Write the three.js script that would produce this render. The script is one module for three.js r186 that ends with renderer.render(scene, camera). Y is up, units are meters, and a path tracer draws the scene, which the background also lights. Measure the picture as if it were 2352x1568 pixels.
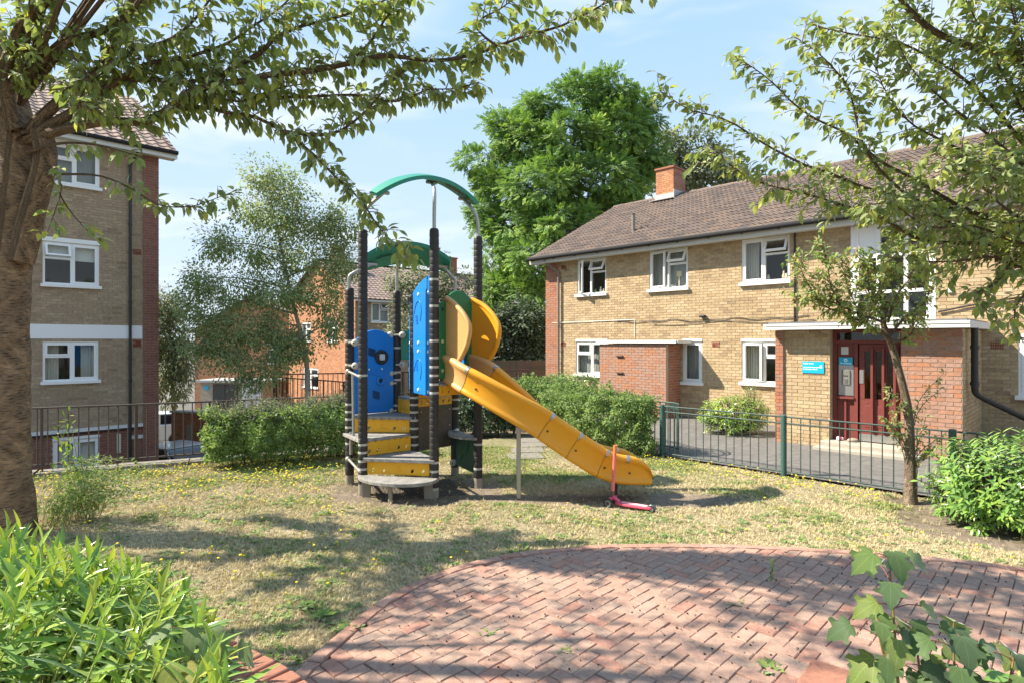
import * as THREE from 'three';
import { mergeGeometries } from 'three/addons/utils/BufferGeometryUtils.js';
import { RoundedBoxGeometry } from 'three/addons/geometries/RoundedBoxGeometry.js';
import { createNoise2D, createNoise3D } from 'simplex-noise';

// ------------------------------------------------------------------ camera, sky, sun, exposure
const scene = new THREE.Scene();
const camera = new THREE.PerspectiveCamera(60.3, 1024 / 682, 0.05, 2000);
camera.position.set(0, 2.1, 0);
camera.lookAt(0, 2.1, -10);
const renderer = new THREE.WebGLRenderer({ antialias: true });
renderer.setSize(1024, 682);
renderer.toneMapping = THREE.LinearToneMapping;
renderer.toneMappingExposure = 2.35;
renderer.shadowMap.enabled = true;
renderer.shadowMap.type = THREE.PCFSoftShadowMap;

function rng(seed) { let a = seed >>> 0; return () => { a = (a + 0x6d2b79f5) | 0; let t = Math.imul(a ^ (a >>> 15), 1 | a); t = (t + Math.imul(t ^ (t >>> 7), 61 | t)) ^ t; return ((t ^ (t >>> 14)) >>> 0) / 4294967296; }; }
const noise2 = createNoise2D(rng(11)), noise3 = createNoise3D(rng(12));
const fbm = (x, y, o = 4) => { let s = 0, a = 0.5; for (let i = 0; i < o; i++) { s += a * noise2(x, y); x = x * 2.03 + 7.1; y = y * 2.03 - 3.7; a *= 0.5; } return s; };
const clamp = (x, a, b) => Math.min(b, Math.max(a, x)), lerp = (a, b, t) => a + (b - a) * t, smooth = (a, b, x) => { const t = clamp((x - a) / (b - a), 0, 1); return t * t * (3 - 2 * t); };

const SUN = new THREE.Vector3(-0.715, 0.69, -0.05).normalize();
{
  const W = 2048, H = 1024, data = new Float32Array(W * H * 4);
  for (let r = 0; r < H; r++) {
    const el = ((r + 0.5) / H - 0.5) * Math.PI, y = Math.sin(el);
    for (let c = 0; c < W; c++) {
      const az = ((c + 0.5) / W - 0.5) * 2 * Math.PI, x = Math.cos(az) * Math.cos(el), z = Math.sin(az) * Math.cos(el), i = (r * W + c) * 4;
      let R, G, B;
      if (y < 0) { const k = smooth(0, -0.05, y); R = lerp(0.52, 0.16, k); G = lerp(0.58, 0.16, k); B = lerp(0.62, 0.11, k); }
      else {
        const t = Math.pow(y, 0.62);
        R = lerp(0.42, 0.085, t); G = lerp(0.47, 0.235, t); B = lerp(0.50, 0.455, t);
        // thin cirrus: streaks on a layer high above
        const k = 1 / (y + 0.16), cx = x * k, cz = z * k;
        const wx = cx + 0.35 * fbm(cx * 0.8 + 3, cz * 0.8), wz = cz + 0.3 * fbm(cx * 0.7 - 9, cz * 0.9);
        const veil = fbm(wx * 0.55 + wz * 0.25, wz * 1.5, 5), patch = fbm(cx * 0.5 + 20, cz * 0.5 - 4, 3);
        let m = smooth(-0.12, 0.62, veil + 0.55 * patch) * 0.62 + 0.24 * smooth(0.0, 0.5, fbm(wx * 2.2 + wz, wz * 4.2 + 5, 4)) * smooth(-0.3, 0.4, patch);
        m = clamp(m, 0, 0.8) * smooth(0, 0.08, y);
        R = lerp(R, 0.46, m); G = lerp(G, 0.48, m); B = lerp(B, 0.505, m);
      }
      data[i] = R; data[i + 1] = G; data[i + 2] = B; data[i + 3] = 1;
    }
  }
  const sky = new THREE.DataTexture(data, W, H, THREE.RGBAFormat, THREE.FloatType);
  sky.mapping = THREE.EquirectangularReflectionMapping; sky.magFilter = THREE.LinearFilter; sky.minFilter = THREE.LinearFilter; sky.needsUpdate = true;
  scene.background = sky; scene.environment = sky;
}
const sun = new THREE.DirectionalLight(new THREE.Color(1, 0.905, 0.75), 4.9);
sun.name = 'sun';
sun.position.copy(SUN).multiplyScalar(60).add(new THREE.Vector3(0, 0, -12));
sun.target.position.set(0, 0, -12); scene.add(sun.target); sun.target.name = 'sun_target';
sun.castShadow = true; sun.shadow.mapSize.set(4096, 4096);
Object.assign(sun.shadow.camera, { left: -30, right: 30, top: 30, bottom: -30, near: 1, far: 140 });
scene.add(sun);

// ------------------------------------------------------------------ helpers
const V = (x, y, z) => new THREE.Vector3(x, y, z), C = (r, g, b) => new THREE.Color().setRGB(r, g, b);
// a point seen at (px, py) of a 2352 x 1568 survey sheet of the place, at distance d along the view axis; and ground points
const at = (px, py, d) => V(((px - 1176) / 1350) * d, 2.1 + ((784 - py) / 1350) * d, -d);
const gp = (X, d, y = 0) => V(X, y, -d);
const used = new Map();
const numbered = (n) => { const k = used.get(n) ?? 0; used.set(n, k + 1); return k ? n + '_' + String(k).padStart(3, '0') : n; };
function mesh(name, geo, mat, parent) { const m = new THREE.Mesh(geo, mat); m.name = name; m.castShadow = m.receiveShadow = true; if (parent) parent.add(m); return m; }
function tag(o, label, category, group) { o.userData.label = label; o.userData.category = category; if (group) o.userData.group = group; return o; }
function thing(name, label, category, group) { const g = new THREE.Group(); g.name = numbered(name); tag(g, label, category, group); scene.add(g); return g; }
function sub(name, parent) { const g = new THREE.Group(); g.name = name; parent.add(g); return g; }
function structure(name, geo, mat) { const m = mesh(numbered(name), geo, mat, scene); m.userData.kind = 'structure'; return m; }
const stuff = (o) => { o.userData.kind = 'stuff'; return o; };
const pick = (r, a) => a[Math.floor(r() * a.length)];

// many faces in one buffer: positions, normals, uv in metres, linear colours
class Soup {
  constructor() { this.p = []; this.n = []; this.u = []; this.c = []; this.i = []; }
  quad(a, b, c, d, col, u0 = 0, v0 = 0) {
    const e1 = [b[0] - a[0], b[1] - a[1], b[2] - a[2]], e2 = [d[0] - a[0], d[1] - a[1], d[2] - a[2]];
    let nx = e1[1] * e2[2] - e1[2] * e2[1], ny = e1[2] * e2[0] - e1[0] * e2[2], nz = e1[0] * e2[1] - e1[1] * e2[0];
    const l = Math.hypot(nx, ny, nz) || 1; nx /= l; ny /= l; nz /= l;
    const w = Math.hypot(...e1), h = Math.hypot(...e2), k = this.p.length / 3;
    this.p.push(...a, ...b, ...c, ...d); for (let q = 0; q < 4; q++) { this.n.push(nx, ny, nz); this.c.push(col.r, col.g, col.b); }
    this.u.push(u0, v0, u0 + w, v0, u0 + w, v0 + h, u0, v0 + h); this.i.push(k, k + 1, k + 2, k, k + 2, k + 3);
  }
  // grid of points rows[i][j] = [x,y,z], smooth normals computed afterwards by geo(true)
  grid(rows, col, closed = false, us = 1, vs = 1) {
    const k = this.p.length / 3, m = rows[0].length;
    rows.forEach((row, i) => row.forEach((q, j) => { this.p.push(...q); this.n.push(0, 0, 0); const cc = typeof col === 'function' ? col(i, j) : col; this.c.push(cc.r, cc.g, cc.b); this.u.push(j * us, i * vs); }));
    for (let i = 0; i + 1 < rows.length; i++) for (let j = 0; j < m - (closed ? 0 : 1); j++) { const a = k + i * m + j, b = k + i * m + (j + 1) % m, c = k + (i + 1) * m + (j + 1) % m, d = k + (i + 1) * m + j; this.i.push(a, b, c, a, c, d); this.acc(a, b, c); this.acc(a, c, d); }
  }
  acc(a, b, c) {
    const P = this.p, e1 = [0, 1, 2].map((q) => P[b * 3 + q] - P[a * 3 + q]), e2 = [0, 1, 2].map((q) => P[c * 3 + q] - P[a * 3 + q]);
    const n = [e1[1] * e2[2] - e1[2] * e2[1], e1[2] * e2[0] - e1[0] * e2[2], e1[0] * e2[1] - e1[1] * e2[0]];
    for (const v of [a, b, c]) for (let q = 0; q < 3; q++) this.n[v * 3 + q] += n[q];
  }
  box(x0, x1, y0, y1, z0, z1, col, faces = 'fbtdlr', u = 0, v = 0) {
    if (faces.includes('f')) this.quad([x0, y0, z1], [x1, y0, z1], [x1, y1, z1], [x0, y1, z1], col, u, v);
    if (faces.includes('b')) this.quad([x1, y0, z0], [x0, y0, z0], [x0, y1, z0], [x1, y1, z0], col, u, v);
    if (faces.includes('t')) this.quad([x0, y1, z1], [x1, y1, z1], [x1, y1, z0], [x0, y1, z0], col, u, v);
    if (faces.includes('d')) this.quad([x0, y0, z0], [x1, y0, z0], [x1, y0, z1], [x0, y0, z1], col, u, v);
    if (faces.includes('l')) this.quad([x0, y0, z0], [x0, y0, z1], [x0, y1, z1], [x0, y1, z0], col, u, v);
    if (faces.includes('r')) this.quad([x1, y0, z1], [x1, y0, z0], [x1, y1, z0], [x1, y1, z1], col, u, v);
  }
  get count() { return this.i.length / 3; }
  geo() {
    const g = new THREE.BufferGeometry(), n = this.n;
    for (let k = 0; k < n.length; k += 3) { const l = Math.hypot(n[k], n[k + 1], n[k + 2]) || 1; n[k] /= l; n[k + 1] /= l; n[k + 2] /= l; }
    g.setAttribute('position', new THREE.Float32BufferAttribute(this.p, 3)); g.setAttribute('normal', new THREE.Float32BufferAttribute(n, 3));
    g.setAttribute('uv', new THREE.Float32BufferAttribute(this.u, 2)); g.setAttribute('color', new THREE.Float32BufferAttribute(this.c, 3)); g.setIndex(this.i); return g;
  }
}
const WHITE = C(1, 1, 1);
function tubeInto(s, pts, radius, sides = 6, col = WHITE, step = 0.12) {
  // tapered, bent tube; radius(t) for t in 0..1
  const curve = new THREE.CatmullRomCurve3(pts, false, 'centripetal'), len = curve.getLength(), n = Math.max(2, Math.min(60, Math.round(len / step)));
  let u = V(0.31, 0.2, 0.93); const rows = [];
  for (let i = 0; i <= n; i++) {
    const p = curve.getPointAt(i / n), t = curve.getTangentAt(i / n); u = u.clone().addScaledVector(t, -u.dot(t)).normalize(); const w = t.clone().cross(u), r = radius(i / n, p), row = [];
    for (let j = 0; j < sides; j++) { const a = (j / sides) * Math.PI * 2, rr = r * (1 + (sides > 8 ? 0.07 * noise3(p.x * 4 + Math.cos(a), p.y * 2.5, p.z * 4 + Math.sin(a)) : 0)); row.push([p.x + (u.x * Math.cos(a) + w.x * Math.sin(a)) * rr, p.y + (u.y * Math.cos(a) + w.y * Math.sin(a)) * rr, p.z + (u.z * Math.cos(a) + w.z * Math.sin(a)) * rr]); }
    rows.push(row);
  }
  s.grid(rows, col, true, 1.2 / sides, len / n * 1.0);
  return curve;
}
const boxGeo = (w, h, d, x = 0, y = 0, z = 0) => new THREE.BoxGeometry(w, h, d).translate(x, y, z);
const rbox = (w, h, d, r, x = 0, y = 0, z = 0) => new RoundedBoxGeometry(w, h, d, 2, Math.min(r, w / 2.1, h / 2.1, d / 2.1)).translate(x, y, z);
const plain = (g) => { const o = g.index ? g.toNonIndexed() : g; for (const k of Object.keys(o.attributes)) if (!['position', 'normal', 'uv'].includes(k)) o.deleteAttribute(k); return o; };
const merged = (list) => mergeGeometries(list.map(plain));
function barGeo(a, b, r, sides = 10) { const d = b.clone().sub(a), g = new THREE.CylinderGeometry(r, r, d.length(), sides); g.applyQuaternion(new THREE.Quaternion().setFromUnitVectors(V(0, 1, 0), d.clone().normalize())); return g.translate((a.x + b.x) / 2, (a.y + b.y) / 2, (a.z + b.z) / 2); }
const pipeGeo = (pts, r, n = 40, sides = 10) => new THREE.TubeGeometry(new THREE.CatmullRomCurve3(pts, false, 'centripetal'), n, r, sides);

// ------------------------------------------------------------------ textures (colour, grain and wear of matter only)
function tex(size, f, srgb = true, rep = 1) {
  const d = new Uint8Array(size * size * 4);
  for (let y = 0; y < size; y++) for (let x = 0; x < size; x++) { const v = f(x / size, y / size, x, y), i = (y * size + x) * 4; for (let c = 0; c < 3; c++) d[i + c] = clamp(Math.round((Array.isArray(v) ? v[c] : v) * 255), 0, 255); d[i + 3] = 255; }
  const t = new THREE.DataTexture(d, size, size); t.wrapS = t.wrapT = THREE.RepeatWrapping; t.magFilter = THREE.LinearFilter; t.minFilter = THREE.LinearMipmapLinearFilter; t.generateMipmaps = true; if (srgb) t.colorSpace = THREE.SRGBColorSpace; t.repeat.set(rep, rep); t.needsUpdate = true; return t;
}
// noise that repeats at 1
const wrapNoise = (u, v, f, o = 4) => { const R = f / (2 * Math.PI), a = u * 2 * Math.PI, b = v * 2 * Math.PI; let s = 0, amp = 0.5, k = 1; for (let i = 0; i < o; i++) { s += amp * noise3(Math.cos(a) * R * k + 5 * i + Math.cos(b) * R * k * 0.7, Math.sin(a) * R * k + Math.sin(b) * R * k * 0.7, Math.cos(b) * R * k + Math.sin(b) * R * k * 0.5 + 9 * i); amp *= 0.55; k *= 2.1; } return s; };
const rg = rng(5);
const grainTex = tex(512, (u, v) => { const n = wrapNoise(u, v, 26, 4), m = wrapNoise(u + 0.3, v + 0.7, 6, 3); return clamp(0.93 + 0.10 * n + 0.11 * m + (rg() - 0.5) * 0.11, 0, 1); }, true, 1.6);
const bumpTex = tex(512, (u, v) => clamp(0.5 + 0.32 * wrapNoise(u, v, 40, 4) + (rg() - 0.5) * 0.25, 0, 1), false, 1.6);
const soilTex = tex(1024, (u, v) => { const a = wrapNoise(u, v, 14, 5), b = wrapNoise(u + 0.4, v + 0.2, 90, 3); return clamp(0.84 + 0.16 * a + 0.2 * b + (rg() - 0.5) * 0.24, 0, 1); }, true, 0.5);
const soilBump = tex(512, (u, v) => clamp(0.5 + 0.4 * wrapNoise(u, v, 60, 4) + (rg() - 0.5) * 0.3, 0, 1), false, 1);
const tarTex = tex(1024, (u, v) => { const a = wrapNoise(u, v, 8, 5); return clamp(0.85 + 0.14 * a + (rg() - 0.5) * 0.28, 0, 1); }, true, 0.6);
const barkTex = tex(512, (u, v) => { const a = wrapNoise(u, v, 5, 4), l = noise2(u * 7, v * 55) + 0.6 * noise2(u * 18 + 4, v * 120), k = smooth(0.35, 0.75, noise2(u * 9 + 30, v * 46)); const s = clamp(0.8 + 0.3 * a + 0.05 * l - 0.28 * k + (rg() - 0.5) * 0.1, 0, 1); return [s, s * 0.95, s * 0.88]; }, true, 1);
const barkBump = tex(512, (u, v) => clamp(0.5 + 0.1 * noise2(u * 8, v * 50) + 0.3 * wrapNoise(u, v, 12, 4) + (rg() - 0.5) * 0.1, 0, 1), false, 1);

const S = (o) => new THREE.MeshStandardMaterial(o), PH = (o) => new THREE.MeshPhysicalMaterial(o);
const M = {
  brick: S({ vertexColors: true, map: grainTex, bumpMap: bumpTex, bumpScale: 0.003, roughness: 0.92 }),
  mortarYellow: S({ color: C(0.47, 0.39, 0.27), map: grainTex, bumpMap: bumpTex, bumpScale: 0.003, roughness: 0.97 }),
  mortarPale: S({ color: C(0.50, 0.43, 0.34), map: grainTex, bumpMap: bumpTex, bumpScale: 0.003, roughness: 0.97 }),
  tile: S({ vertexColors: true, map: grainTex, bumpMap: bumpTex, bumpScale: 0.003, roughness: 0.9 }),
  underlay: S({ color: C(0.07, 0.05, 0.045), roughness: 0.95 }),
  white: S({ color: C(0.80, 0.80, 0.79), roughness: 0.38 }),
  whitePaint: S({ color: C(0.74, 0.74, 0.73), map: grainTex, roughness: 0.7 }),
  soffit: S({ color: C(0.70, 0.68, 0.63), map: grainTex, roughness: 0.7 }),
  blackPlastic: S({ color: C(0.018, 0.018, 0.020), roughness: 0.42 }),
  gutter: S({ color: C(0.016, 0.016, 0.018), roughness: 0.85 }),
  greyPipe: S({ color: C(0.22, 0.19, 0.17), map: grainTex, roughness: 0.6 }),
  glass: PH({ color: C(0.93, 0.96, 0.95), transmission: 1, thickness: 0, roughness: 0.015, ior: 1.52 }),
  room: S({ color: C(0.30, 0.28, 0.25), roughness: 0.95 }),
  curtain: S({ color: C(0.55, 0.52, 0.46), roughness: 0.95 }),
  blind: S({ color: C(0.62, 0.62, 0.58), roughness: 0.9 }),
  lead: S({ color: C(0.46, 0.46, 0.46), map: grainTex, roughness: 0.6 }),
  maroon: S({ color: C(0.20, 0.042, 0.032), map: grainTex, bumpMap: bumpTex, bumpScale: 0.0006, roughness: 0.55 }),
  steel: S({ color: C(0.55, 0.55, 0.54), metalness: 0.85, roughness: 0.36, map: grainTex }),
  galv: S({ color: C(0.50, 0.49, 0.46), metalness: 0.75, roughness: 0.42, map: grainTex }),
  concrete: S({ color: C(0.46, 0.42, 0.35), map: grainTex, bumpMap: bumpTex, bumpScale: 0.004, roughness: 0.95 }),
  concreteGrey: S({ color: C(0.33, 0.30, 0.26), map: soilTex, bumpMap: bumpTex, bumpScale: 0.006, roughness: 0.95 }),
  felt: S({ color: C(0.20, 0.20, 0.20), map: grainTex, roughness: 0.95 }),
  greenMetal: S({ color: C(0.055, 0.135, 0.115), roughness: 0.5, map: grainTex }),
  barGreen: S({ color: C(0.040, 0.070, 0.062), roughness: 0.55 }),
  ironBrown: S({ color: C(0.085, 0.062, 0.050), roughness: 0.7, map: grainTex }),
  ironRust: S({ color: C(0.085, 0.035, 0.030), roughness: 0.7 }),
  bark: S({ color: C(0.36, 0.27, 0.195), map: barkTex, bumpMap: barkBump, bumpScale: 0.03, roughness: 0.95 }),
  barkGrey: S({ color: C(0.32, 0.27, 0.22), map: barkTex, bumpMap: barkBump, bumpScale: 0.02, roughness: 0.95 }),
  twig: S({ color: C(0.24, 0.17, 0.12), roughness: 0.9 }),
  birchBark: S({ color: C(0.62, 0.59, 0.54), map: barkTex, bumpMap: barkBump, bumpScale: 0.01, roughness: 0.9 }),
  darkBark: S({ color: C(0.12, 0.09, 0.065), roughness: 0.95 }),
  leaf: PH({ color: C(1, 1, 1), roughness: 1, transmission: 0.52, thickness: 0, clearcoat: 0.28, clearcoatRoughness: 0.42, side: THREE.DoubleSide }),
  leafMatt: PH({ color: C(1, 1, 1), roughness: 1, transmission: 0.48, thickness: 0, side: THREE.DoubleSide }),
  leafRob: PH({ color: C(1, 1, 1), roughness: 1, transmission: 0.3, thickness: 0, side: THREE.DoubleSide }),
  leafGloss: PH({ color: C(1, 1, 1), roughness: 1, transmission: 0.36, thickness: 0, clearcoat: 1, clearcoatRoughness: 0.2, side: THREE.DoubleSide }),
};
const inFrame = (p) => { const d = -p.z; if (d < 0.5) return -1; const a = Math.abs(p.x / d), b = Math.abs((p.y - 2.1) / d); return a < 0.9 && b < 0.61 ? 1 / d : -1 / (1 + d); };

// ------------------------------------------------------------------ ground
const railA = [[-13, 6.6], [-7.5, 9.28], [-5.58, 10.16], [-3.38, 11.3]];
{
  const big = new THREE.CircleGeometry(600, 48).rotateX(-Math.PI / 2).translate(0, -2.75, 0);
  structure('ground', big, S({ color: C(0.20, 0.19, 0.17), map: tarTex, roughness: 0.95 }));
  const sh = new THREE.Shape(); [[-30, -1.6], ...railA, [-7.6, 17.6], [-5, 19.5], [-1, 22], [2, 60], [60, 60], [60, -14], [-30, -14]].forEach(([x, d], i) => (i ? sh.lineTo(x, d) : sh.moveTo(x, d)));
  const g = new THREE.ExtrudeGeometry(sh, { depth: 2.7, bevelEnabled: false }).rotateX(-Math.PI / 2).translate(0, -2.73, 0);
  structure('terrace', g, S({ color: C(0.20, 0.16, 0.10), map: soilTex, roughness: 0.98 }));
}
const railLine = (X) => { for (let i = 0; i + 1 < railA.length; i++) { const [a, b] = [railA[i], railA[i + 1]]; if (X <= b[0] || i + 2 === railA.length) return b[1] + ((X - b[0]) * (b[1] - a[1])) / (b[0] - a[0]); } };
// paved circle edge (X, d), from the near left round to the near right
const edgePts = [[-1.05, 2.2], [-1.3, 2.75], [-1.4, 3.3], [-1.36, 3.68], [-1.25, 4.1], [-1.06, 4.68], [-0.68, 5.24], [-0.11, 5.68], [0.77, 5.95], [1.88, 6.0], [2.74, 5.92], [3.52, 5.77], [4.22, 5.57], [4.9, 5.26], [5.6, 4.75], [6.3, 4.0], [6.7, 3.2], [6.8, 2.2]];
const edgeCurve = new THREE.CatmullRomCurve3(edgePts.map(([x, d]) => V(x, 0, -d)), false, 'centripetal');
const edgeLen = edgeCurve.getLength(), edgeS = [];
for (let i = 0; i <= 400; i++) { const p = edgeCurve.getPointAt(i / 400), t = edgeCurve.getTangentAt(i / 400); edgeS.push({ x: p.x, d: -p.z, nx: -t.z, nz: t.x, tx: t.x, tz: t.z }); }
// signed distance inside the paving (positive inside); inward normal is to the right of travel
function paveDist(X, d) { let best = 1e9, o = null; for (let i = 0; i < edgeS.length; i += 1) { const e = edgeS[i], q = (X - e.x) ** 2 + (d - e.d) ** 2; if (q < best) { best = q; o = e; } } const inx = -o.tz, inz = o.tx; return { s: (X - o.x) * inx + (-d + o.d) * inz, e: o, inx, inz }; }
// bare, trodden earth round the play tower and below the slide
function earth(X, d) {
  const w = 0.18 * fbm(X * 1.7, d * 1.7, 3);
  const a = Math.hypot((X + 1.35) / 1.35, (d - 8.35) / 0.95) + w, b = Math.hypot((X - 1.0) / 1.9, (d - 7.86) / 0.30) + w, c = Math.hypot((X - 2.2) / 1.0, (d - 7.85) / 0.42) + w * 1.4;
  const f = Math.hypot((X - 5.9) / 1.5, (d - 6.75) / 1.15) + w, h = Math.hypot((X - 5.2) / 0.3, (d - 7.7) / 0.3) + w;
  return 1 - smooth(0.78, 1.08, Math.min(a, b, c, f, h));
}
const lawnIn = (X, d) => d < railLine(X) - 0.12 && X + d < 13.42 && !(X > 2.2 && d > 11.2);
const green = (X, d) => clamp(0.42 + 0.75 * fbm(X * 0.42 + 8, d * 0.5, 4) + 0.35 * smooth(7.6, 10.5, d) + 0.22 * fbm(X * 2.2, d * 2.2, 3), 0, 1);
{
  const cell = 0.1, s = new Soup(), idx = new Map(), x0 = -11, d0 = 1.2, nx = 220, nd = 130;
  const vert = (i, j) => {
    const key = i * 1000 + j; if (idx.has(key)) return idx.get(key);
    const X = x0 + i * cell, d = d0 + j * cell, e = earth(X, d), g = green(X, d), n = 0.5 + 0.5 * fbm(X * 3.1 + 40, d * 3.1, 3);
    const straw = [0.46 + 0.08 * n, 0.385 + 0.06 * n, 0.235 + 0.04 * n], grass = [0.29, 0.28, 0.11], dirt = [0.31 + 0.05 * n, 0.24 + 0.04 * n, 0.175 + 0.03 * n];
    const c = [0, 1, 2].map((k) => lerp(lerp(straw[k], grass[k], g * 0.75), dirt[k], e)), k = s.p.length / 3;
    s.p.push(X, 0.012 * noise2(X * 0.9, d * 0.9) + 0.006 * noise2(X * 4, d * 4) - 0.02 * e - 0.008, -d); s.n.push(0, 0, 0); s.c.push(...c); s.u.push(X, d); idx.set(key, k); return k;
  };
  for (let i = 0; i < nx; i++) for (let j = 0; j < nd; j++) { const X = x0 + (i + 0.5) * cell, d = d0 + (j + 0.5) * cell; if (!lawnIn(X, d)) continue; const a = vert(i, j), b = vert(i + 1, j), c = vert(i + 1, j + 1), e = vert(i, j + 1); s.i.push(a, b, c, a, c, e); s.acc(a, b, c); s.acc(a, c, e); }
  structure('lawn', s.geo(), S({ vertexColors: true, map: soilTex, bumpMap: soilBump, bumpScale: 0.02, roughness: 1 }));
  // tarmac forecourt
  const sh = new THREE.Shape(); [[2.05, 11.55], [2.35, 11.25], [14.2, -0.62], [21, 0.3], [3.1, 18.2], [0.6, 16.6], [0.9, 13.2]].forEach(([x, d], i) => (i ? sh.lineTo(x, d) : sh.moveTo(x, d)));
  structure('path', new THREE.ShapeGeometry(sh).rotateX(-Math.PI / 2).translate(0, 0.012, 0), S({ color: C(0.215, 0.20, 0.185), map: tarTex, bumpMap: soilBump, bumpScale: 0.004, roughness: 0.93 }));
  const k = new Soup(); // flat concrete edging below the iron railing
  for (let i = 0; i + 1 < railA.length; i++) { const [a, b] = [railA[i], railA[i + 1]], l = Math.hypot(b[0] - a[0], b[1] - a[1]), nx2 = -(b[1] - a[1]) / l, nd2 = (b[0] - a[0]) / l, n = Math.round(l / 0.9); for (let q = 0; q < n; q++) { const t0 = q / n + 0.004, t1 = (q + 1) / n - 0.004, P = (t, o) => [lerp(a[0], b[0], t) + nx2 * o, 0, -(lerp(a[1], b[1], t) + nd2 * o)], h = 0.05 + 0.012 * noise2(q * 3.1, i); const pt = (t, o, y) => { const r = P(t, o); r[1] = y; return r; }; k.quad(pt(t0, -0.17, h), pt(t1, -0.17, h), pt(t1, 0.12, h + 0.01), pt(t0, 0.12, h + 0.01), C(1, 1, 1), q * 0.7, 0); k.quad(pt(t0, -0.17, -0.05), pt(t1, -0.17, -0.05), pt(t1, -0.17, h), pt(t0, -0.17, h), C(1, 1, 1), q * 0.6, 0.3); k.quad(pt(t1, 0.12, -0.4), pt(t0, 0.12, -0.4), pt(t0, 0.12, h + 0.01), pt(t1, 0.12, h + 0.01), C(1, 1, 1)); } }
  structure('kerb', k.geo(), M.concreteGrey);
}

for (const [X, d, a] of [[0.25, 10.75, 0.2], [0.3, 11.35, 0.1], [0.42, 11.95, 0.15], [0.5, 12.5, 0.05]]) { const m = structure('paving_slab', rbox(0.62, 0.05, 0.5, 0.01, 0, -0.008, 0), M.concreteGrey); m.position.set(X, 0, -d); m.rotation.y = a; }

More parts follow.
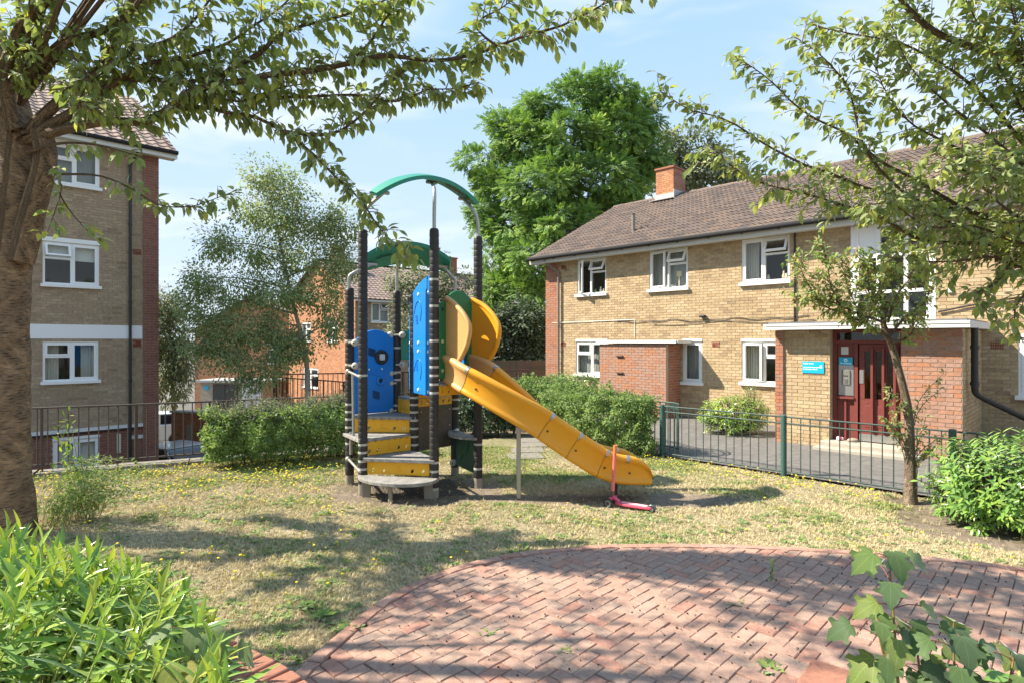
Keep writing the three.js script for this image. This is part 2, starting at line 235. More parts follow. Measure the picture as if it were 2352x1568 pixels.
// ------------------------------------------------------------------ herringbone paving
{
  const r = rng(77), ang = (46 * Math.PI) / 180, ca = Math.cos(ang), sa = Math.sin(ang), U = 0.104, J = 0.005;
  const bedShape = new THREE.Shape(); edgeS.forEach((e, i) => (i ? bedShape.lineTo(e.x, e.d) : bedShape.moveTo(e.x, e.d)));
  const pav = structure('paving', new THREE.ShapeGeometry(bedShape).rotateX(-Math.PI / 2).translate(0, 0.006, 0), S({ color: C(0.13, 0.10, 0.075), map: soilTex, bumpMap: soilBump, bumpScale: 0.006, roughness: 1 }));
  const pal = [[0.44, 0.265, 0.20], [0.46, 0.28, 0.21], [0.42, 0.255, 0.19], [0.40, 0.26, 0.20], [0.47, 0.295, 0.225], [0.38, 0.262, 0.205], [0.46, 0.24, 0.175], [0.42, 0.275, 0.21], [0.40, 0.275, 0.215], [0.45, 0.28, 0.21]].map((c) => C(...c));
  const wtop = 0.034, cham = 0.006;
  const prism = (s, poly, col, y, u0, v0) => { // chamfered block from a convex polygon of [x, z], anticlockwise from above
    const n = poly.length, cx = poly.reduce((a, p) => a + p[0], 0) / n, cz = poly.reduce((a, p) => a + p[1], 0) / n;
    const inner = poly.map(([x, z]) => { const l = Math.hypot(x - cx, z - cz), k = 1 - (cham * 1.4) / l; return [cx + (x - cx) * k, cz + (z - cz) * k]; });
    for (let i = 0; i < n; i++) { const j = (i + 1) % n, a = poly[i], b = poly[j], c = inner[j], d = inner[i]; s.quad([a[0], y - cham, a[1]], [b[0], y - cham, b[1]], [c[0], y, c[1]], [d[0], y, d[1]], col, u0, v0); s.quad([a[0], -0.01, a[1]], [b[0], -0.01, b[1]], [b[0], y - cham, b[1]], [a[0], y - cham, a[1]], col, u0, v0); }
    const k = s.p.length / 3; inner.forEach(([x, z]) => { s.p.push(x, y, z); s.n.push(0, 1, 0); s.c.push(col.r, col.g, col.b); s.u.push(u0 + x, v0 + z); }); for (let i = 1; i + 1 < n; i++) s.i.push(k, k + i, k + i + 1);
  };
  const unit = pal.map((c, i) => { const s = new Soup(), a = (U * 2 - J) / 2, b = (U - J) / 2; prism(s, [[-a, b], [a, b], [a, -b], [-a, -b]], c, wtop, i * 0.37, i * 0.21); return s.geo(); });
  const list = [], rest = new Soup(), cut = [];
  for (let i = -70; i < 90; i++) for (let j = -70; j < 90; j++) {
    const m = (((i - j) % 4) + 4) % 4; let cx, cy, rot;
    if (m === 0) { cx = i + 1; cy = j + 0.5; rot = 0; } else if (m === 2) { cx = i + 0.5; cy = j; rot = Math.PI / 2; } else continue;
    const lx = cx * U, ly = cy * U, X = 2.2 + lx * ca - ly * sa, d = 4.2 + lx * sa + ly * ca;
    if (d < 2.3 || d > 6.2 || X < -1.8 || X > 6.9) continue;
    const near = paveDist(X, d); if (near.s < 0.05) continue;
    const ci = Math.floor(r() * pal.length), y = wtop + (r() - 0.5) * 0.006 + 0.008 * fbm(X * 0.8, d * 0.8, 2);
    const yaw = ang + rot; // turn about +y from +x towards -z
    if (near.s > 0.26) { list.push({ X, d, yaw, ci, y, tilt: [(r() - 0.5) * 0.03, (r() - 0.5) * 0.03] }); continue; }
    const a = (U * 2 - J) / 2, b = (U - J) / 2, cy2 = Math.cos(yaw), sy2 = Math.sin(yaw);
    let poly = [[-a, b], [a, b], [a, -b], [-a, -b]].map(([x, z]) => [X + x * cy2 + z * sy2, -d - x * sy2 + z * cy2]);
    const off = 0.112, e = near.e, f = (p) => (p[0] - e.x) * near.inx + (p[1] + e.d) * near.inz - off, out = [];
    for (let q = 0; q < poly.length; q++) { const p0 = poly[q], p1 = poly[(q + 1) % poly.length], f0 = f(p0), f1 = f(p1); if (f0 >= 0) out.push(p0); if (f0 * f1 < 0) { const t = f0 / (f0 - f1); out.push([lerp(p0[0], p1[0], t), lerp(p0[1], p1[1], t)]); } }
    if (out.length > 2) { let area = 0; for (let q = 0; q < out.length; q++) { const [p0, p1] = [out[q], out[(q + 1) % out.length]]; area += p0[0] * p1[1] - p1[0] * p0[1]; } if (Math.abs(area) / 2 > 0.0015) cut.push({ poly: out, ci, y }); }
  }
  list.sort((p, q) => inFrame(gp(q.X, q.d)) - inFrame(gp(p.X, p.d)));
  list.forEach((p, n) => {
    if (n < 300) { const m = mesh('paver', unit[p.ci], M.brick, pav); m.position.set(p.X, p.y - wtop, -p.d); m.rotation.set(p.tilt[0], p.yaw, p.tilt[1]); return; }
    const a = (U * 2 - J) / 2, b = (U - J) / 2, c = Math.cos(p.yaw), s = Math.sin(p.yaw);
    prism(rest, [[-a, b], [a, b], [a, -b], [-a, -b]].map(([x, z]) => [p.X + x * c + z * s, -p.d - x * s + z * c]), pal[p.ci], p.y, p.ci * 0.37 + p.X, p.ci * 0.21);
  });
  for (const c of cut) prism(rest, c.poly, pal[c.ci], c.y, c.ci * 0.3, 0);
  stuff(mesh('paver_field', rest.geo(), M.brick, pav));
  // border course
  const bc = [[0.46, 0.24, 0.175], [0.48, 0.265, 0.20], [0.44, 0.245, 0.18], [0.49, 0.29, 0.22]].map((c) => C(...c)), n = Math.round(edgeLen / 0.208);
  for (let i = 0; i < n; i++) {
    const P = (t, o) => { const q = clamp((i + t) / n, 0, 1), p = edgeCurve.getPointAt(q), w = edgeCurve.getTangentAt(q); return [p.x - w.z * o, p.z + w.x * o]; };
    const s = new Soup(); prism(s, [P(0.014, 0.105), P(0.5, 0.105), P(0.986, 0.105), P(0.986, 0.003), P(0.5, 0.003), P(0.014, 0.003)], bc[Math.floor(r() * 4)], wtop + 0.006 + (r() - 0.5) * 0.006, i * 0.3, 0);
    mesh('border_brick', s.geo(), M.brick, pav);
  }
}

// ------------------------------------------------------------------ building pieces
const PAL = {
  yellow: [[0.53, 0.395, 0.23], [0.57, 0.43, 0.26], [0.49, 0.355, 0.205], [0.46, 0.33, 0.19], [0.41, 0.29, 0.17], [0.59, 0.46, 0.29], [0.55, 0.41, 0.235], [0.51, 0.38, 0.225], [0.36, 0.26, 0.16], [0.56, 0.42, 0.26]],
  yellowShaded: [[0.43, 0.325, 0.215], [0.40, 0.30, 0.20], [0.46, 0.35, 0.23], [0.37, 0.275, 0.18], [0.42, 0.31, 0.205], [0.31, 0.225, 0.145], [0.48, 0.375, 0.25], [0.39, 0.29, 0.195]],  // same yellow brick, with its shaded look put into the colour
  red: [[0.42, 0.18, 0.105], [0.46, 0.205, 0.12], [0.38, 0.16, 0.095], [0.43, 0.21, 0.14], [0.48, 0.225, 0.14], [0.35, 0.15, 0.095], [0.40, 0.215, 0.155], [0.48, 0.19, 0.10]],
  pink: [[0.44, 0.245, 0.17], [0.46, 0.265, 0.19], [0.42, 0.205, 0.13], [0.42, 0.25, 0.185], [0.49, 0.22, 0.12], [0.39, 0.22, 0.155], [0.46, 0.235, 0.15], [0.41, 0.25, 0.19]],
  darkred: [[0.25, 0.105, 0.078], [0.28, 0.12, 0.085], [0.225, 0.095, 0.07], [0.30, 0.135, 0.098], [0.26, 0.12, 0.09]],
  orange: [[0.55, 0.25, 0.12], [0.59, 0.275, 0.135], [0.50, 0.22, 0.105], [0.57, 0.285, 0.155], [0.44, 0.20, 0.11]],
  tiles: [[0.19, 0.138, 0.11], [0.215, 0.155, 0.122], [0.165, 0.122, 0.10], [0.20, 0.15, 0.125], [0.235, 0.165, 0.125], [0.145, 0.11, 0.092]],
  tilesPale: [[0.33, 0.235, 0.19], [0.36, 0.26, 0.21], [0.30, 0.21, 0.17], [0.32, 0.24, 0.20]],
};
for (const k in PAL) PAL[k] = PAL[k].sort((a, b) => a[0] + a[1] - b[0] - b[1]).map((c) => C(...c));
const brickUnits = {};
function brickUnit(key) { return (brickUnits[key] ??= PAL[key].map((c, i) => { const s = new Soup(); s.box(-0.1075, 0.1075, -0.0325, 0.0325, -0.012, 0.008, c, 'ftdlr', i * 0.31, i * 0.17); return s.geo(); })); }
let wallSeed = 100;
// a wall lying in its own x-y plane, face at z = 0 looking along +z; openings are [x0, x1, y0, y1] on the 75 mm course grid
function brickWall(parent, o) {
  const { name = 'wall', x0, x1, y0, y1, openings = [], palette = 'yellow', mortar = M.mortarYellow, n = 300, thick = 0.24, pos = [0, 0, 0], turn = 0, bricksFrom = x0, bricksTo = x1, gable } = o, r = rng(wallSeed++);
  const sh = new THREE.Shape(); sh.moveTo(x0, y0); sh.lineTo(x1, y0); sh.lineTo(x1, y1); if (gable) sh.lineTo(gable[0], gable[1]); sh.lineTo(x0, y1); sh.lineTo(x0, y0);
  for (const [a, b, c, d] of openings) { const h = new THREE.Path(); h.moveTo(a, c); h.lineTo(b, c); h.lineTo(b, d); h.lineTo(a, d); h.lineTo(a, c); sh.holes.push(h); }
  const w = mesh(name, new THREE.ExtrudeGeometry(sh, { depth: thick, bevelEnabled: false }).translate(0, 0, -thick), mortar, parent);
  w.position.set(...pos); w.rotation.y = turn; w.updateWorldMatrix(true, false);
  const list = [], top = gable ? gable[1] : y1;
  for (let row = 0; ; row++) {
    const a = y0 + row * 0.075 + 0.005, b = a + 0.065; if (b > top + 0.004) break;
    let lo = bricksFrom, hi = bricksTo; if (gable && b > y1) { const t = (b - y1) / (gable[1] - y1); lo = lerp(x0, gable[0], t); hi = lerp(x1, gable[0], t); }
    let spans = [[lo, hi]];
    for (const [p, q, c, d] of openings) if (b > c + 0.01 && a < d - 0.01) spans = spans.flatMap(([s, e]) => (q <= s || p >= e ? [[s, e]] : [[s, p], [q, e]].filter(([m, k]) => k - m > 0.02)));
    const shift = (row % 2) * 0.1125 + 0.00;
    for (const [s, e] of spans) for (let k = Math.floor((s - shift) / 0.225) - 1; ; k++) { let p = k * 0.225 + shift + 0.005, q = p + 0.215; if (p > e) break; p = Math.max(p, s); q = Math.min(q, e); if (q - p < 0.035) continue; list.push({ p, q, a, b, ci: clamp(Math.floor((r() * 0.72 + 0.28 * clamp(0.5 + 1.1 * fbm(p * 0.55 + wallSeed * 3, a * 0.8, 3), 0, 1)) * PAL[palette].length), 0, PAL[palette].length - 1), z: (r() - 0.5) * 0.005 }); }
  }
  const v = new THREE.Vector3(); for (const k of list) { v.set((k.p + k.q) / 2, k.a, 0).applyMatrix4(w.matrixWorld); k.s = inFrame(v); }
  list.sort((p, q) => q.s - p.s);
  const units = brickUnit(palette), rest = new Soup();
  list.forEach((k, i) => {
    if (i < n && k.s > 0) { const m = mesh('brick', units[k.ci], M.brick, w); m.position.set((k.p + k.q) / 2, (k.a + k.b) / 2, k.z); m.scale.x = (k.q - k.p) / 0.215; }
    else rest.box(k.p, k.q, k.a, k.b, -0.012, 0.008 + k.z, PAL[palette][k.ci], 'ftdlr', k.ci * 0.3 + k.p, k.ci * 0.2 + k.a);
  });
  if (rest.count) stuff(mesh('brickwork', rest.geo(), M.brick, w));
  return w;
}
// interlocking roof tiles on a slope that rises from the eave line (y, z) to the ridge line
function tileRoof(parent, { x0, x1, eave, ridge, palette = 'tiles', n = 300, cover = 0.3, gauge = 0.315, roll = 0.03, seed = 1, rolls = 1 }) {
  const r = rng(seed), dy = ridge[0] - eave[0], dz = ridge[1] - eave[1], len = Math.hypot(dy, dz), th = Math.atan2(dy, -dz);
  const slab = mesh('roof', boxGeo(x1 - x0, len, 0.05, (x0 + x1) / 2, len / 2, -0.03), M.underlay, parent);
  slab.position.set(0, eave[0], eave[1]); slab.rotation.x = -(Math.PI / 2 - th); slab.updateWorldMatrix(true, false);
  const K = rolls > 1 ? 12 : 8, shape = (col, u0) => { const s = new Soup(), A = [], B = [], F = []; for (let k = 0; k <= K; k++) { const u = k / K, f = rolls > 1 ? (u * rolls) % 1 : u, h = k === K ? 0 : roll * (f < 0.62 ? Math.pow(Math.sin((f / 0.62) * Math.PI), 1.3) : -0.12 * Math.sin(((f - 0.62) / 0.38) * Math.PI)); A.push([(u - 0.5) * cover, 0, 0.034 + h]); B.push([(u - 0.5) * cover, gauge + 0.05, 0.008 + h]); F.push([(u - 0.5) * cover, 0.004, 0.008 + h]); } s.grid([A, B], col, false, 0.04, 0.36); s.grid([F, A], col, false, 0.04, 0.03); const g = s.geo(); g.translate(0, 0, 0); for (let i = 0; i < g.attributes.uv.count; i++) g.attributes.uv.setX(i, g.attributes.uv.getX(i) + u0); return g; };
  const units = PAL[palette].map((c, i) => shape(c, i * 0.23)), cols = Math.round((x1 - x0) / cover), rows = Math.floor(len / gauge), list = [], v = new THREE.Vector3();
  for (let i = 0; i < rows; i++) for (let j = 0; j < cols; j++) { const x = x0 + (j + 0.5) * cover, y = i * gauge - 0.03; v.set(x, y, 0).applyMatrix4(slab.matrixWorld); list.push({ x, y, ci: Math.floor(r() * units.length), s: inFrame(v), z: (r() - 0.5) * 0.006, rz: (r() - 0.5) * 0.016 }); }
  list.sort((p, q) => q.s - p.s);
  const rest = [], mat4 = new THREE.Matrix4(), q4 = new THREE.Quaternion();
  list.forEach((k, i) => { if (i < n && k.s > 0) { const m = mesh('roof_tile', units[k.ci], M.tile, slab); m.position.set(k.x, k.y, k.z); m.rotation.z = k.rz; } else { q4.setFromAxisAngle(V(0, 0, 1), k.rz); rest.push(units[k.ci].clone().applyMatrix4(mat4.compose(V(k.x, k.y, k.z), q4, V(1, 1, 1)))); } });
  if (rest.length) stuff(mesh('tile_field', mergeGeometries(rest), M.tile, slab));
  return slab;
}
// white plastic window set in an opening; lights from left to right: 'C' one tall casement, 'V' a top vent over a fixed pane
function windowSet(parent, { x0, x1, y0, y1, z = -0.05, lights, open = {}, head = 0, sill = true, dress, split, items = 0 }) {
  const g = sub('window', parent), F = 0.052, dep = 0.07, bars = [], box = (a, b, c, d, zz, t = dep) => bars.push(boxGeo(b - a, d - c, t, (a + b) / 2, (c + d) / 2, zz));
  g.position.z = z;
  box(x0, x1, y0, y0 + F, 0); box(x0, x1, y1 - F, y1, 0); box(x0, x0 + F, y0 + F, y1 - F, 0); box(x1 - F, x1, y0 + F, y1 - F, 0);
  const n = lights.length, cuts = [x0 + F]; for (let i = 1; i < n; i++) { const c = lerp(x0, x1, split ? split[i - 1] : i / n); box(c - F / 2, c + F / 2, y0 + F, y1 - F, 0.002); cuts.push(c - F / 2, c + F / 2); } cuts.push(x1 - F);
  const sash = (a, b, c, d, kind, deg) => {
    const B = 0.048, parts = [boxGeo(b - a, B, 0.05, (a + b) / 2, c + B / 2, 0), boxGeo(b - a, B, 0.05, (a + b) / 2, d - B / 2, 0), boxGeo(B, d - c - 2 * B, 0.05, a + B / 2, (c + d) / 2, 0), boxGeo(B, d - c - 2 * B, 0.05, b - B / 2, (c + d) / 2, 0)];
    const sg = merged(parts), pg = new THREE.PlaneGeometry(b - a - 2 * B, d - c - 2 * B).translate((a + b) / 2, (c + d) / 2, 0);
    const m = new THREE.Matrix4();
    if (deg) { const hx = kind === 'C' ? a : 0, hy = kind === 'V' ? d : 0, R = kind === 'C' ? new THREE.Matrix4().makeRotationY((-deg * Math.PI) / 180) : new THREE.Matrix4().makeRotationX((-deg * Math.PI) / 180); m.makeTranslation(hx, hy, 0.03).multiply(R).multiply(new THREE.Matrix4().makeTranslation(-hx, -hy, 0)); } else m.makeTranslation(0, 0, 0.022);
    mesh('sash', sg.applyMatrix4(m), M.white, g); mesh('pane', pg.applyMatrix4(m), M.glass, g);
  };
  for (let i = 0; i < n; i++) {
    const a = cuts[i * 2], b = cuts[i * 2 + 1];
    if (lights[i] === 'C') sash(a, b, y0 + F, y1 - F, 'C', open.C);
    else if (lights[i] === 'F') mesh('pane', new THREE.PlaneGeometry(b - a, y1 - y0 - 2 * F).translate((a + b) / 2, (y0 + y1) / 2, 0), M.glass, g);
    else { const t = lerp(y0, y1, 0.62); box(a, b, t - F / 2, t + F / 2, 0.002); sash(a, b, t + F / 2, y1 - F, 'V', open.V); mesh('pane', new THREE.PlaneGeometry(b - a, t - F / 2 - y0 - F).translate((a + b) / 2, (t - F / 2 + y0 + F) / 2, 0.005), M.glass, g); }
  }
  mesh('frame', merged(bars), M.white, g);
  if (sill) mesh('sill', rbox(x1 - x0 + 0.1, 0.085, 0.17, 0.012, (x0 + x1) / 2, y0 - 0.035, 0.06), M.white, g);
  if (head) mesh('head', rbox(x1 - x0 + 0.02, head, 0.06, 0.01, (x0 + x1) / 2, y1 + head / 2, 0.045), M.white, g);
  const s = new Soup(); s.box(x0 - 0.6, x1 + 0.6, y0 - 0.5, y1 + 0.25, -1.7, -0.2, C(1, 1, 1), 'bdtlr'); mesh('room', s.geo(), M.room, g);
  if (dress === 'curtain' || dress === 'curtains') for (const k of dress === 'curtain' ? [0] : [0, 1]) { const rows = [[], []], w = (x1 - x0) * 0.3, xa = k ? x1 - w : x0; for (let q = 0; q <= 20; q++) for (const e of [0, 1]) rows[e].push([xa + (w * q) / 20, e ? y1 : y0, -0.2 + 0.03 * Math.sin(q * 1.7)]); const c = new Soup(); c.grid(rows, WHITE); mesh('curtain', c.geo(), M.curtain, g); }
  if (dress === 'net') { const rows = [[], []]; for (let q = 0; q <= 40; q++) for (const e of [0, 1]) rows[e].push([lerp(x0, x1, q / 40), e ? y1 : y0, -0.16 + 0.012 * Math.sin(q * 1.3)]); const c = new Soup(); c.grid(rows, WHITE); mesh('net_curtain', c.geo(), S({ color: C(0.26, 0.27, 0.25), roughness: 1 }), g); }
  if (items) { const q = lerp(x0, x1, 0.72); if (items === 1) mesh('sill_clock', merged([rbox(0.15, 0.15, 0.03, 0.01, q, y0 + 0.42, -0.09), boxGeo(0.03, 0.3, 0.02, q, y0 + 0.2, -0.09)]), S({ color: C(0.62, 0.5, 0.3), roughness: 0.7 }), g); else for (const [dx, h, c] of items === 2 ? [[-0.24, 0.16, C(0.5, 0.48, 0.4)], [0.14, 0.24, C(0.6, 0.45, 0.3)], [0.2, 0.15, C(0.55, 0.55, 0.5)]] : [[-0.2, 0.14, C(0.2, 0.3, 0.1)], [0.0, 0.2, C(0.6, 0.6, 0.6)], [0.12, 0.12, C(0.5, 0.35, 0.2)]]) mesh('ornament', new THREE.LatheGeometry([[0, 0], [0.035, 0], [0.045, h * 0.35], [0.018, h * 0.7], [0.03, h * 0.85], [0, h]].map(([a, b]) => new THREE.Vector2(a, b)), 12).translate(q + dx, y0 + 0.05, -0.1), S({ color: c, roughness: 0.5 }), g); }
  if (dress === 'blind') mesh('blind', boxGeo(x1 - x0 - 0.1, (y1 - y0) * 0.4, 0.01, (x0 + x1) / 2, y1 - (y1 - y0) * 0.2, -0.14), M.blind, g);
  return g;
}
function airBrick(parent, x, y, z = 0, w = 0.215, h = 0.14) { const g = [boxGeo(w, h, 0.02, x, y, z - 0.002)]; for (let i = 0; i < 6; i++) g.push(boxGeo(0.008, h, 0.008, x - w / 2 + (w * (i + 0.5)) / 6, y, z + 0.012)); for (let i = 0; i < 4; i++) g.push(boxGeo(w, 0.009, 0.009, x, y - h / 2 + (h * (i + 0.5)) / 4, z + 0.0125)); return mesh('air_brick', merged(g), S({ color: C(0.24, 0.065, 0.04), roughness: 0.9 }), parent); }

// ------------------------------------------------------------------ right-hand block: yellow brick, porch and brick store
{
  const B = thing('apartment_building', 'two-storey yellow brick flats with brown tiled roof and maroon front door', 'building');
  B.position.set(1.176, 0, -20.1); B.rotation.y = -Math.PI / 4; B.updateWorldMatrix(true, false);
  const L = 17, W = { up: [3.6, 4.725], lo: [1.05, 2.1] };
  const ops = [[1.35, 2.5, ...W.up], [4.05, 5.27, ...W.up], [6.8, 8.0, ...W.up], [1.3, 2.55, ...W.lo], [5.12, 5.7, 0.975, 2.1], [6.8, 7.95, 1.05, 2.1], [9.35, 10.95, 2.55, 4.725], [12.27, 13.4, 1.05, 2.175]];
  brickWall(B, { x0: 0.54, x1: L, y0: 0, y1: 4.8, openings: ops, palette: 'yellow', n: 300, bricksTo: 13.6 });
  brickWall(B, { x0: 0, x1: 0.54, y0: 0, y1: 4.8, palette: 'red', mortar: M.mortarPale, n: 200, pos: [0, 0, 0.03] });
  // gable, back and far end close the block
  const sh = new THREE.Shape(); sh.moveTo(0, 0); sh.lineTo(9.2, 0); sh.lineTo(9.2, 4.8); sh.lineTo(4.6, 7.2); sh.lineTo(0, 4.8); sh.lineTo(0, 0);
  for (const x of [0.24, L]) { const w = mesh('gable_wall', new THREE.ExtrudeGeometry(sh, { depth: 0.22, bevelEnabled: false }), M.mortarYellow, B); w.rotation.y = Math.PI / 2; w.position.set(x - 0.24, 0, -0.245); w.scale.x = 0.973; w.rotation.y = Math.PI / 2; }
  mesh('back_wall', boxGeo(L - 0.6, 4.8, 0.2, L / 2, 2.4, -9.3), M.mortarYellow, B);
  mesh('ceiling', boxGeo(L - 0.6, 0.1, 8.7, L / 2, 4.74, -4.75), M.soffit, B);
  mesh('floor_slab', boxGeo(L - 0.6, 0.2, 8.7, L / 2, 2.42, -4.75), M.room, B);
  // roof
  const r1 = tileRoof(B, { x0: -0.38, x1: 14.32, eave: [4.9, 0.44], ridge: [7.5, -4.6], palette: 'tiles', n: 300, seed: 31, rolls: 2, roll: 0.032 });
  const back = mesh('roof', boxGeo(14.9, 5.7, 0.06, 7.0, 2.85, 0), M.underlay, B); back.position.set(0, 4.86, -9.65); back.rotation.x = Math.PI / 2 - 0.476;
  for (let i = 0; i < 33; i++) { const m = mesh('ridge_tile', new THREE.CylinderGeometry(0.105, 0.115, 0.46, 10).rotateZ(Math.PI / 2), S({ color: PAL.tiles[i % 6], map: grainTex, roughness: 0.9 }), B); m.position.set(-0.2 + i * 0.45, 7.45, -4.6); m.rotation.z = (i % 3 - 1) * 0.006; }
  for (let i = 0; i < 16; i++) { const t = (i + 0.5) / 16, m = mesh('verge_mortar', boxGeo(0.09, 0.05, 0.34, 0, 0, 0), M.concrete, B); m.position.set(-0.36, lerp(4.87, 7.44, t), lerp(0.42, -4.6, t)); m.rotation.x = 0.476; }
  mesh('fascia', boxGeo(14.8, 0.17, 0.025, 7.0, 4.795, 0.4), M.soffit, B); mesh('soffit', boxGeo(14.8, 0.02, 0.42, 7.0, 4.75, 0.19), M.soffit, B);
  const gut = mesh('gutter', new THREE.CylinderGeometry(0.064, 0.064, 14.8, 14).rotateZ(Math.PI / 2), M.gutter, B); gut.position.set(7.0, 4.88, 0.5); gut.rotation.x = Math.PI / 2; gut.material.side = THREE.DoubleSide;
  for (let i = 0; i < 17; i++) mesh('gutter_bracket', boxGeo(0.03, 0.075, 0.1, -0.2 + i * 0.9, 4.845, 0.47), M.blackPlastic, B);
  // windows
  windowSet(B, { x0: 1.35, x1: 2.5, y0: 3.6, y1: 4.725, lights: ['C', 'V'], open: { C: 38, V: 28 }, split: [0.47], items: 3 });
  windowSet(B, { x0: 4.05, x1: 5.27, y0: 3.6, y1: 4.725, lights: ['C', 'V'], open: { C: 14, V: 26 }, split: [0.5], dress: 'net', items: 1 });
  windowSet(B, { x0: 6.8, x1: 8.0, y0: 3.6, y1: 4.725, lights: ['C', 'V'], open: { C: 0, V: 24 }, split: [0.48], dress: 'curtain', items: 2 });
  windowSet(B, { x0: 1.3, x1: 2.55, y0: 1.05, y1: 2.1, lights: ['V', 'C'], head: 0.07, dress: 'net' });
  windowSet(B, { x0: 5.12, x1: 5.7, y0: 0.975, y1: 2.1, lights: ['C'], head: 0.07, dress: 'net' });
  windowSet(B, { x0: 6.8, x1: 7.95, y0: 1.05, y1: 2.1, lights: ['C', 'V'], open: { C: 9 }, head: 0.07, dress: 'curtains' });
  windowSet(B, { x0: 12.27, x1: 13.4, y0: 1.05, y1: 2.175, lights: ['C', 'V'], head: 0.07, dress: 'net' });
  { const g = sub('stair_window', B), f = [], x0 = 9.35, x1 = 10.95, y0 = 2.55, y1 = 4.725, xs = [x0, 9.9, 10.42, x1], ys = [y0, 3.2, 4.0, y1]; g.position.z = -0.03;
    for (const x of xs) f.push(boxGeo(x === x0 || x === x1 ? 0.16 : 0.08, y1 - y0, 0.09, clamp(x, x0 + 0.08, x1 - 0.08), (y0 + y1) / 2, 0)); for (const y of ys) f.push(boxGeo(x1 - x0, 0.07, 0.075, (x0 + x1) / 2, clamp(y, y0 + 0.04, y1 - 0.04), 0));
    mesh('frame', merged(f), M.white, g); for (let i = 0; i < 3; i++) for (let j = 0; j < 3; j++) mesh(j === 2 && i === 0 ? 'panel' : 'pane', new THREE.PlaneGeometry(xs[i + 1] - xs[i] - 0.05, ys[j + 1] - ys[j] - 0.05).translate((xs[i] + xs[i + 1]) / 2, (ys[j] + ys[j + 1]) / 2, 0.01), j === 2 && i === 0 ? M.white : M.glass, g);
    const s = new Soup(); s.box(x0 - 0.4, x1 + 0.4, y0 - 0.05, y1 + 0.05, -2.2, -0.25, WHITE, 'bdtlr'); mesh('stairwell', s.geo(), M.room, g); }
  // chimney with lead flashing
  { const g = sub('chimney', B); g.position.set(1.75, 0, -4.15);
    brickWall(g, { name: 'stack_face', x0: 0, x1: 0.72, y0: 6.9, y1: 8.4, palette: 'orange', mortar: M.mortarPale, n: 0, thick: 0.03 });
    brickWall(g, { name: 'stack_side', x0: 0, x1: 0.85, y0: 6.9, y1: 8.4, palette: 'red', mortar: M.mortarPale, n: 0, thick: 0.03, pos: [0.72, 0, 0], turn: Math.PI / 2 });
    mesh('stack_core', boxGeo(0.66, 1.5, 0.8, 0.36, 7.65, -0.45), M.mortarPale, g); mesh('cap', rbox(0.8, 0.075, 0.95, 0.012, 0.36, 8.44, -0.42), S({ color: C(0.36, 0.15, 0.09), map: grainTex, roughness: 0.95 }), g); mesh('flaunching', rbox(0.5, 0.05, 0.6, 0.02, 0.36, 8.5, -0.42), M.concreteGrey, g);
    mesh('flashing', merged([boxGeo(0.8, 0.2, 0.02, 0.36, 7.4, 0.025), boxGeo(0.02, 0.24, 0.9, 0.745, 7.5, -0.42), boxGeo(0.95, 0.02, 0.3, 0.36, 7.25, 0.15).rotateX(0)]), M.lead, g); }
  { const g = sub('vent_pipe', B); g.position.set(2.95, 5.5, -0.82); mesh('pipe', new THREE.CylinderGeometry(0.055, 0.055, 0.62, 14).translate(0, 0.3, 0), M.greyPipe, g); mesh('cowl', new THREE.CylinderGeometry(0.075, 0.06, 0.05, 14).translate(0, 0.62, 0), M.greyPipe, g); mesh('collar', rbox(0.55, 0.03, 0.4, 0.01).rotateX(0.476).translate(0, 0.03, 0), M.lead, g); }
  // rainwater pipes
  { const g = sub('downpipe', B); mesh('pipe', merged([barGeo(V(0.62, 0.0, 0.09), V(0.62, 4.4, 0.09), 0.04, 12), barGeo(V(0.62, 4.4, 0.09), V(0.3, 4.72, 0.36), 0.038, 10), barGeo(V(0.3, 4.72, 0.36), V(0.3, 4.85, 0.46), 0.038, 10)]), M.greyPipe, g); for (const y of [0.9, 2.6, 4.2]) mesh('clip', new THREE.CylinderGeometry(0.05, 0.05, 0.06, 12).translate(0.62, y, 0.09), M.greyPipe, g); }
  mesh('cable_pipe', barGeo(V(8.13, 2.5, 0.04), V(8.13, 4.74, 0.04), 0.022, 8), M.blackPlastic, B);
  { const pts = []; for (let i = 0; i <= 30; i++) pts.push(V(2.9 + i * 0.185, 2.72 + 0.02 * Math.sin(i * 1.3) - 0.05 * Math.abs(Math.sin(i * 0.32)), 0.03)); mesh('cable', pipeGeo(pts, 0.009, 90, 5), M.blackPlastic, B); const q = []; for (let i = 0; i <= 20; i++) q.push(V(4.2 + i * 0.22, 2.60 - 0.04 * Math.sin(i * 0.5), 0.03)); mesh('cable', pipeGeo(q, 0.008, 60, 5), M.blackPlastic, B);
    mesh('conduit', merged([barGeo(V(0.3, 2.72, 0.045), V(3.55, 2.75, 0.025), 0.009, 5), barGeo(V(3.55, 2.75, 0.025), V(3.55, 2.2, 0.025), 0.009, 5)]), M.white, B); const p3 = []; for (let i = 0; i <= 16; i++) p3.push(V(11.0 + i * 0.17, 2.72 + 0.2 * smooth(0, 6, i) + 0.02 * Math.sin(i), 0.05)); mesh('cable', pipeGeo(p3, 0.02, 50, 6), M.blackPlastic, B); mesh('junction_box', rbox(0.1, 0.09, 0.06, 0.01, 11.2, 3.15, 0.03), M.white, B); mesh('lamp_fitting', rbox(0.16, 0.07, 0.12, 0.02, 5.75, 2.78, 0.07), M.blackPlastic, B); }
  airBrick(B, 6.1, 2.02); airBrick(B, 0.76, 2.0); airBrick(B, 11.95, 2.02); airBrick(B, 0.78, 4.55);
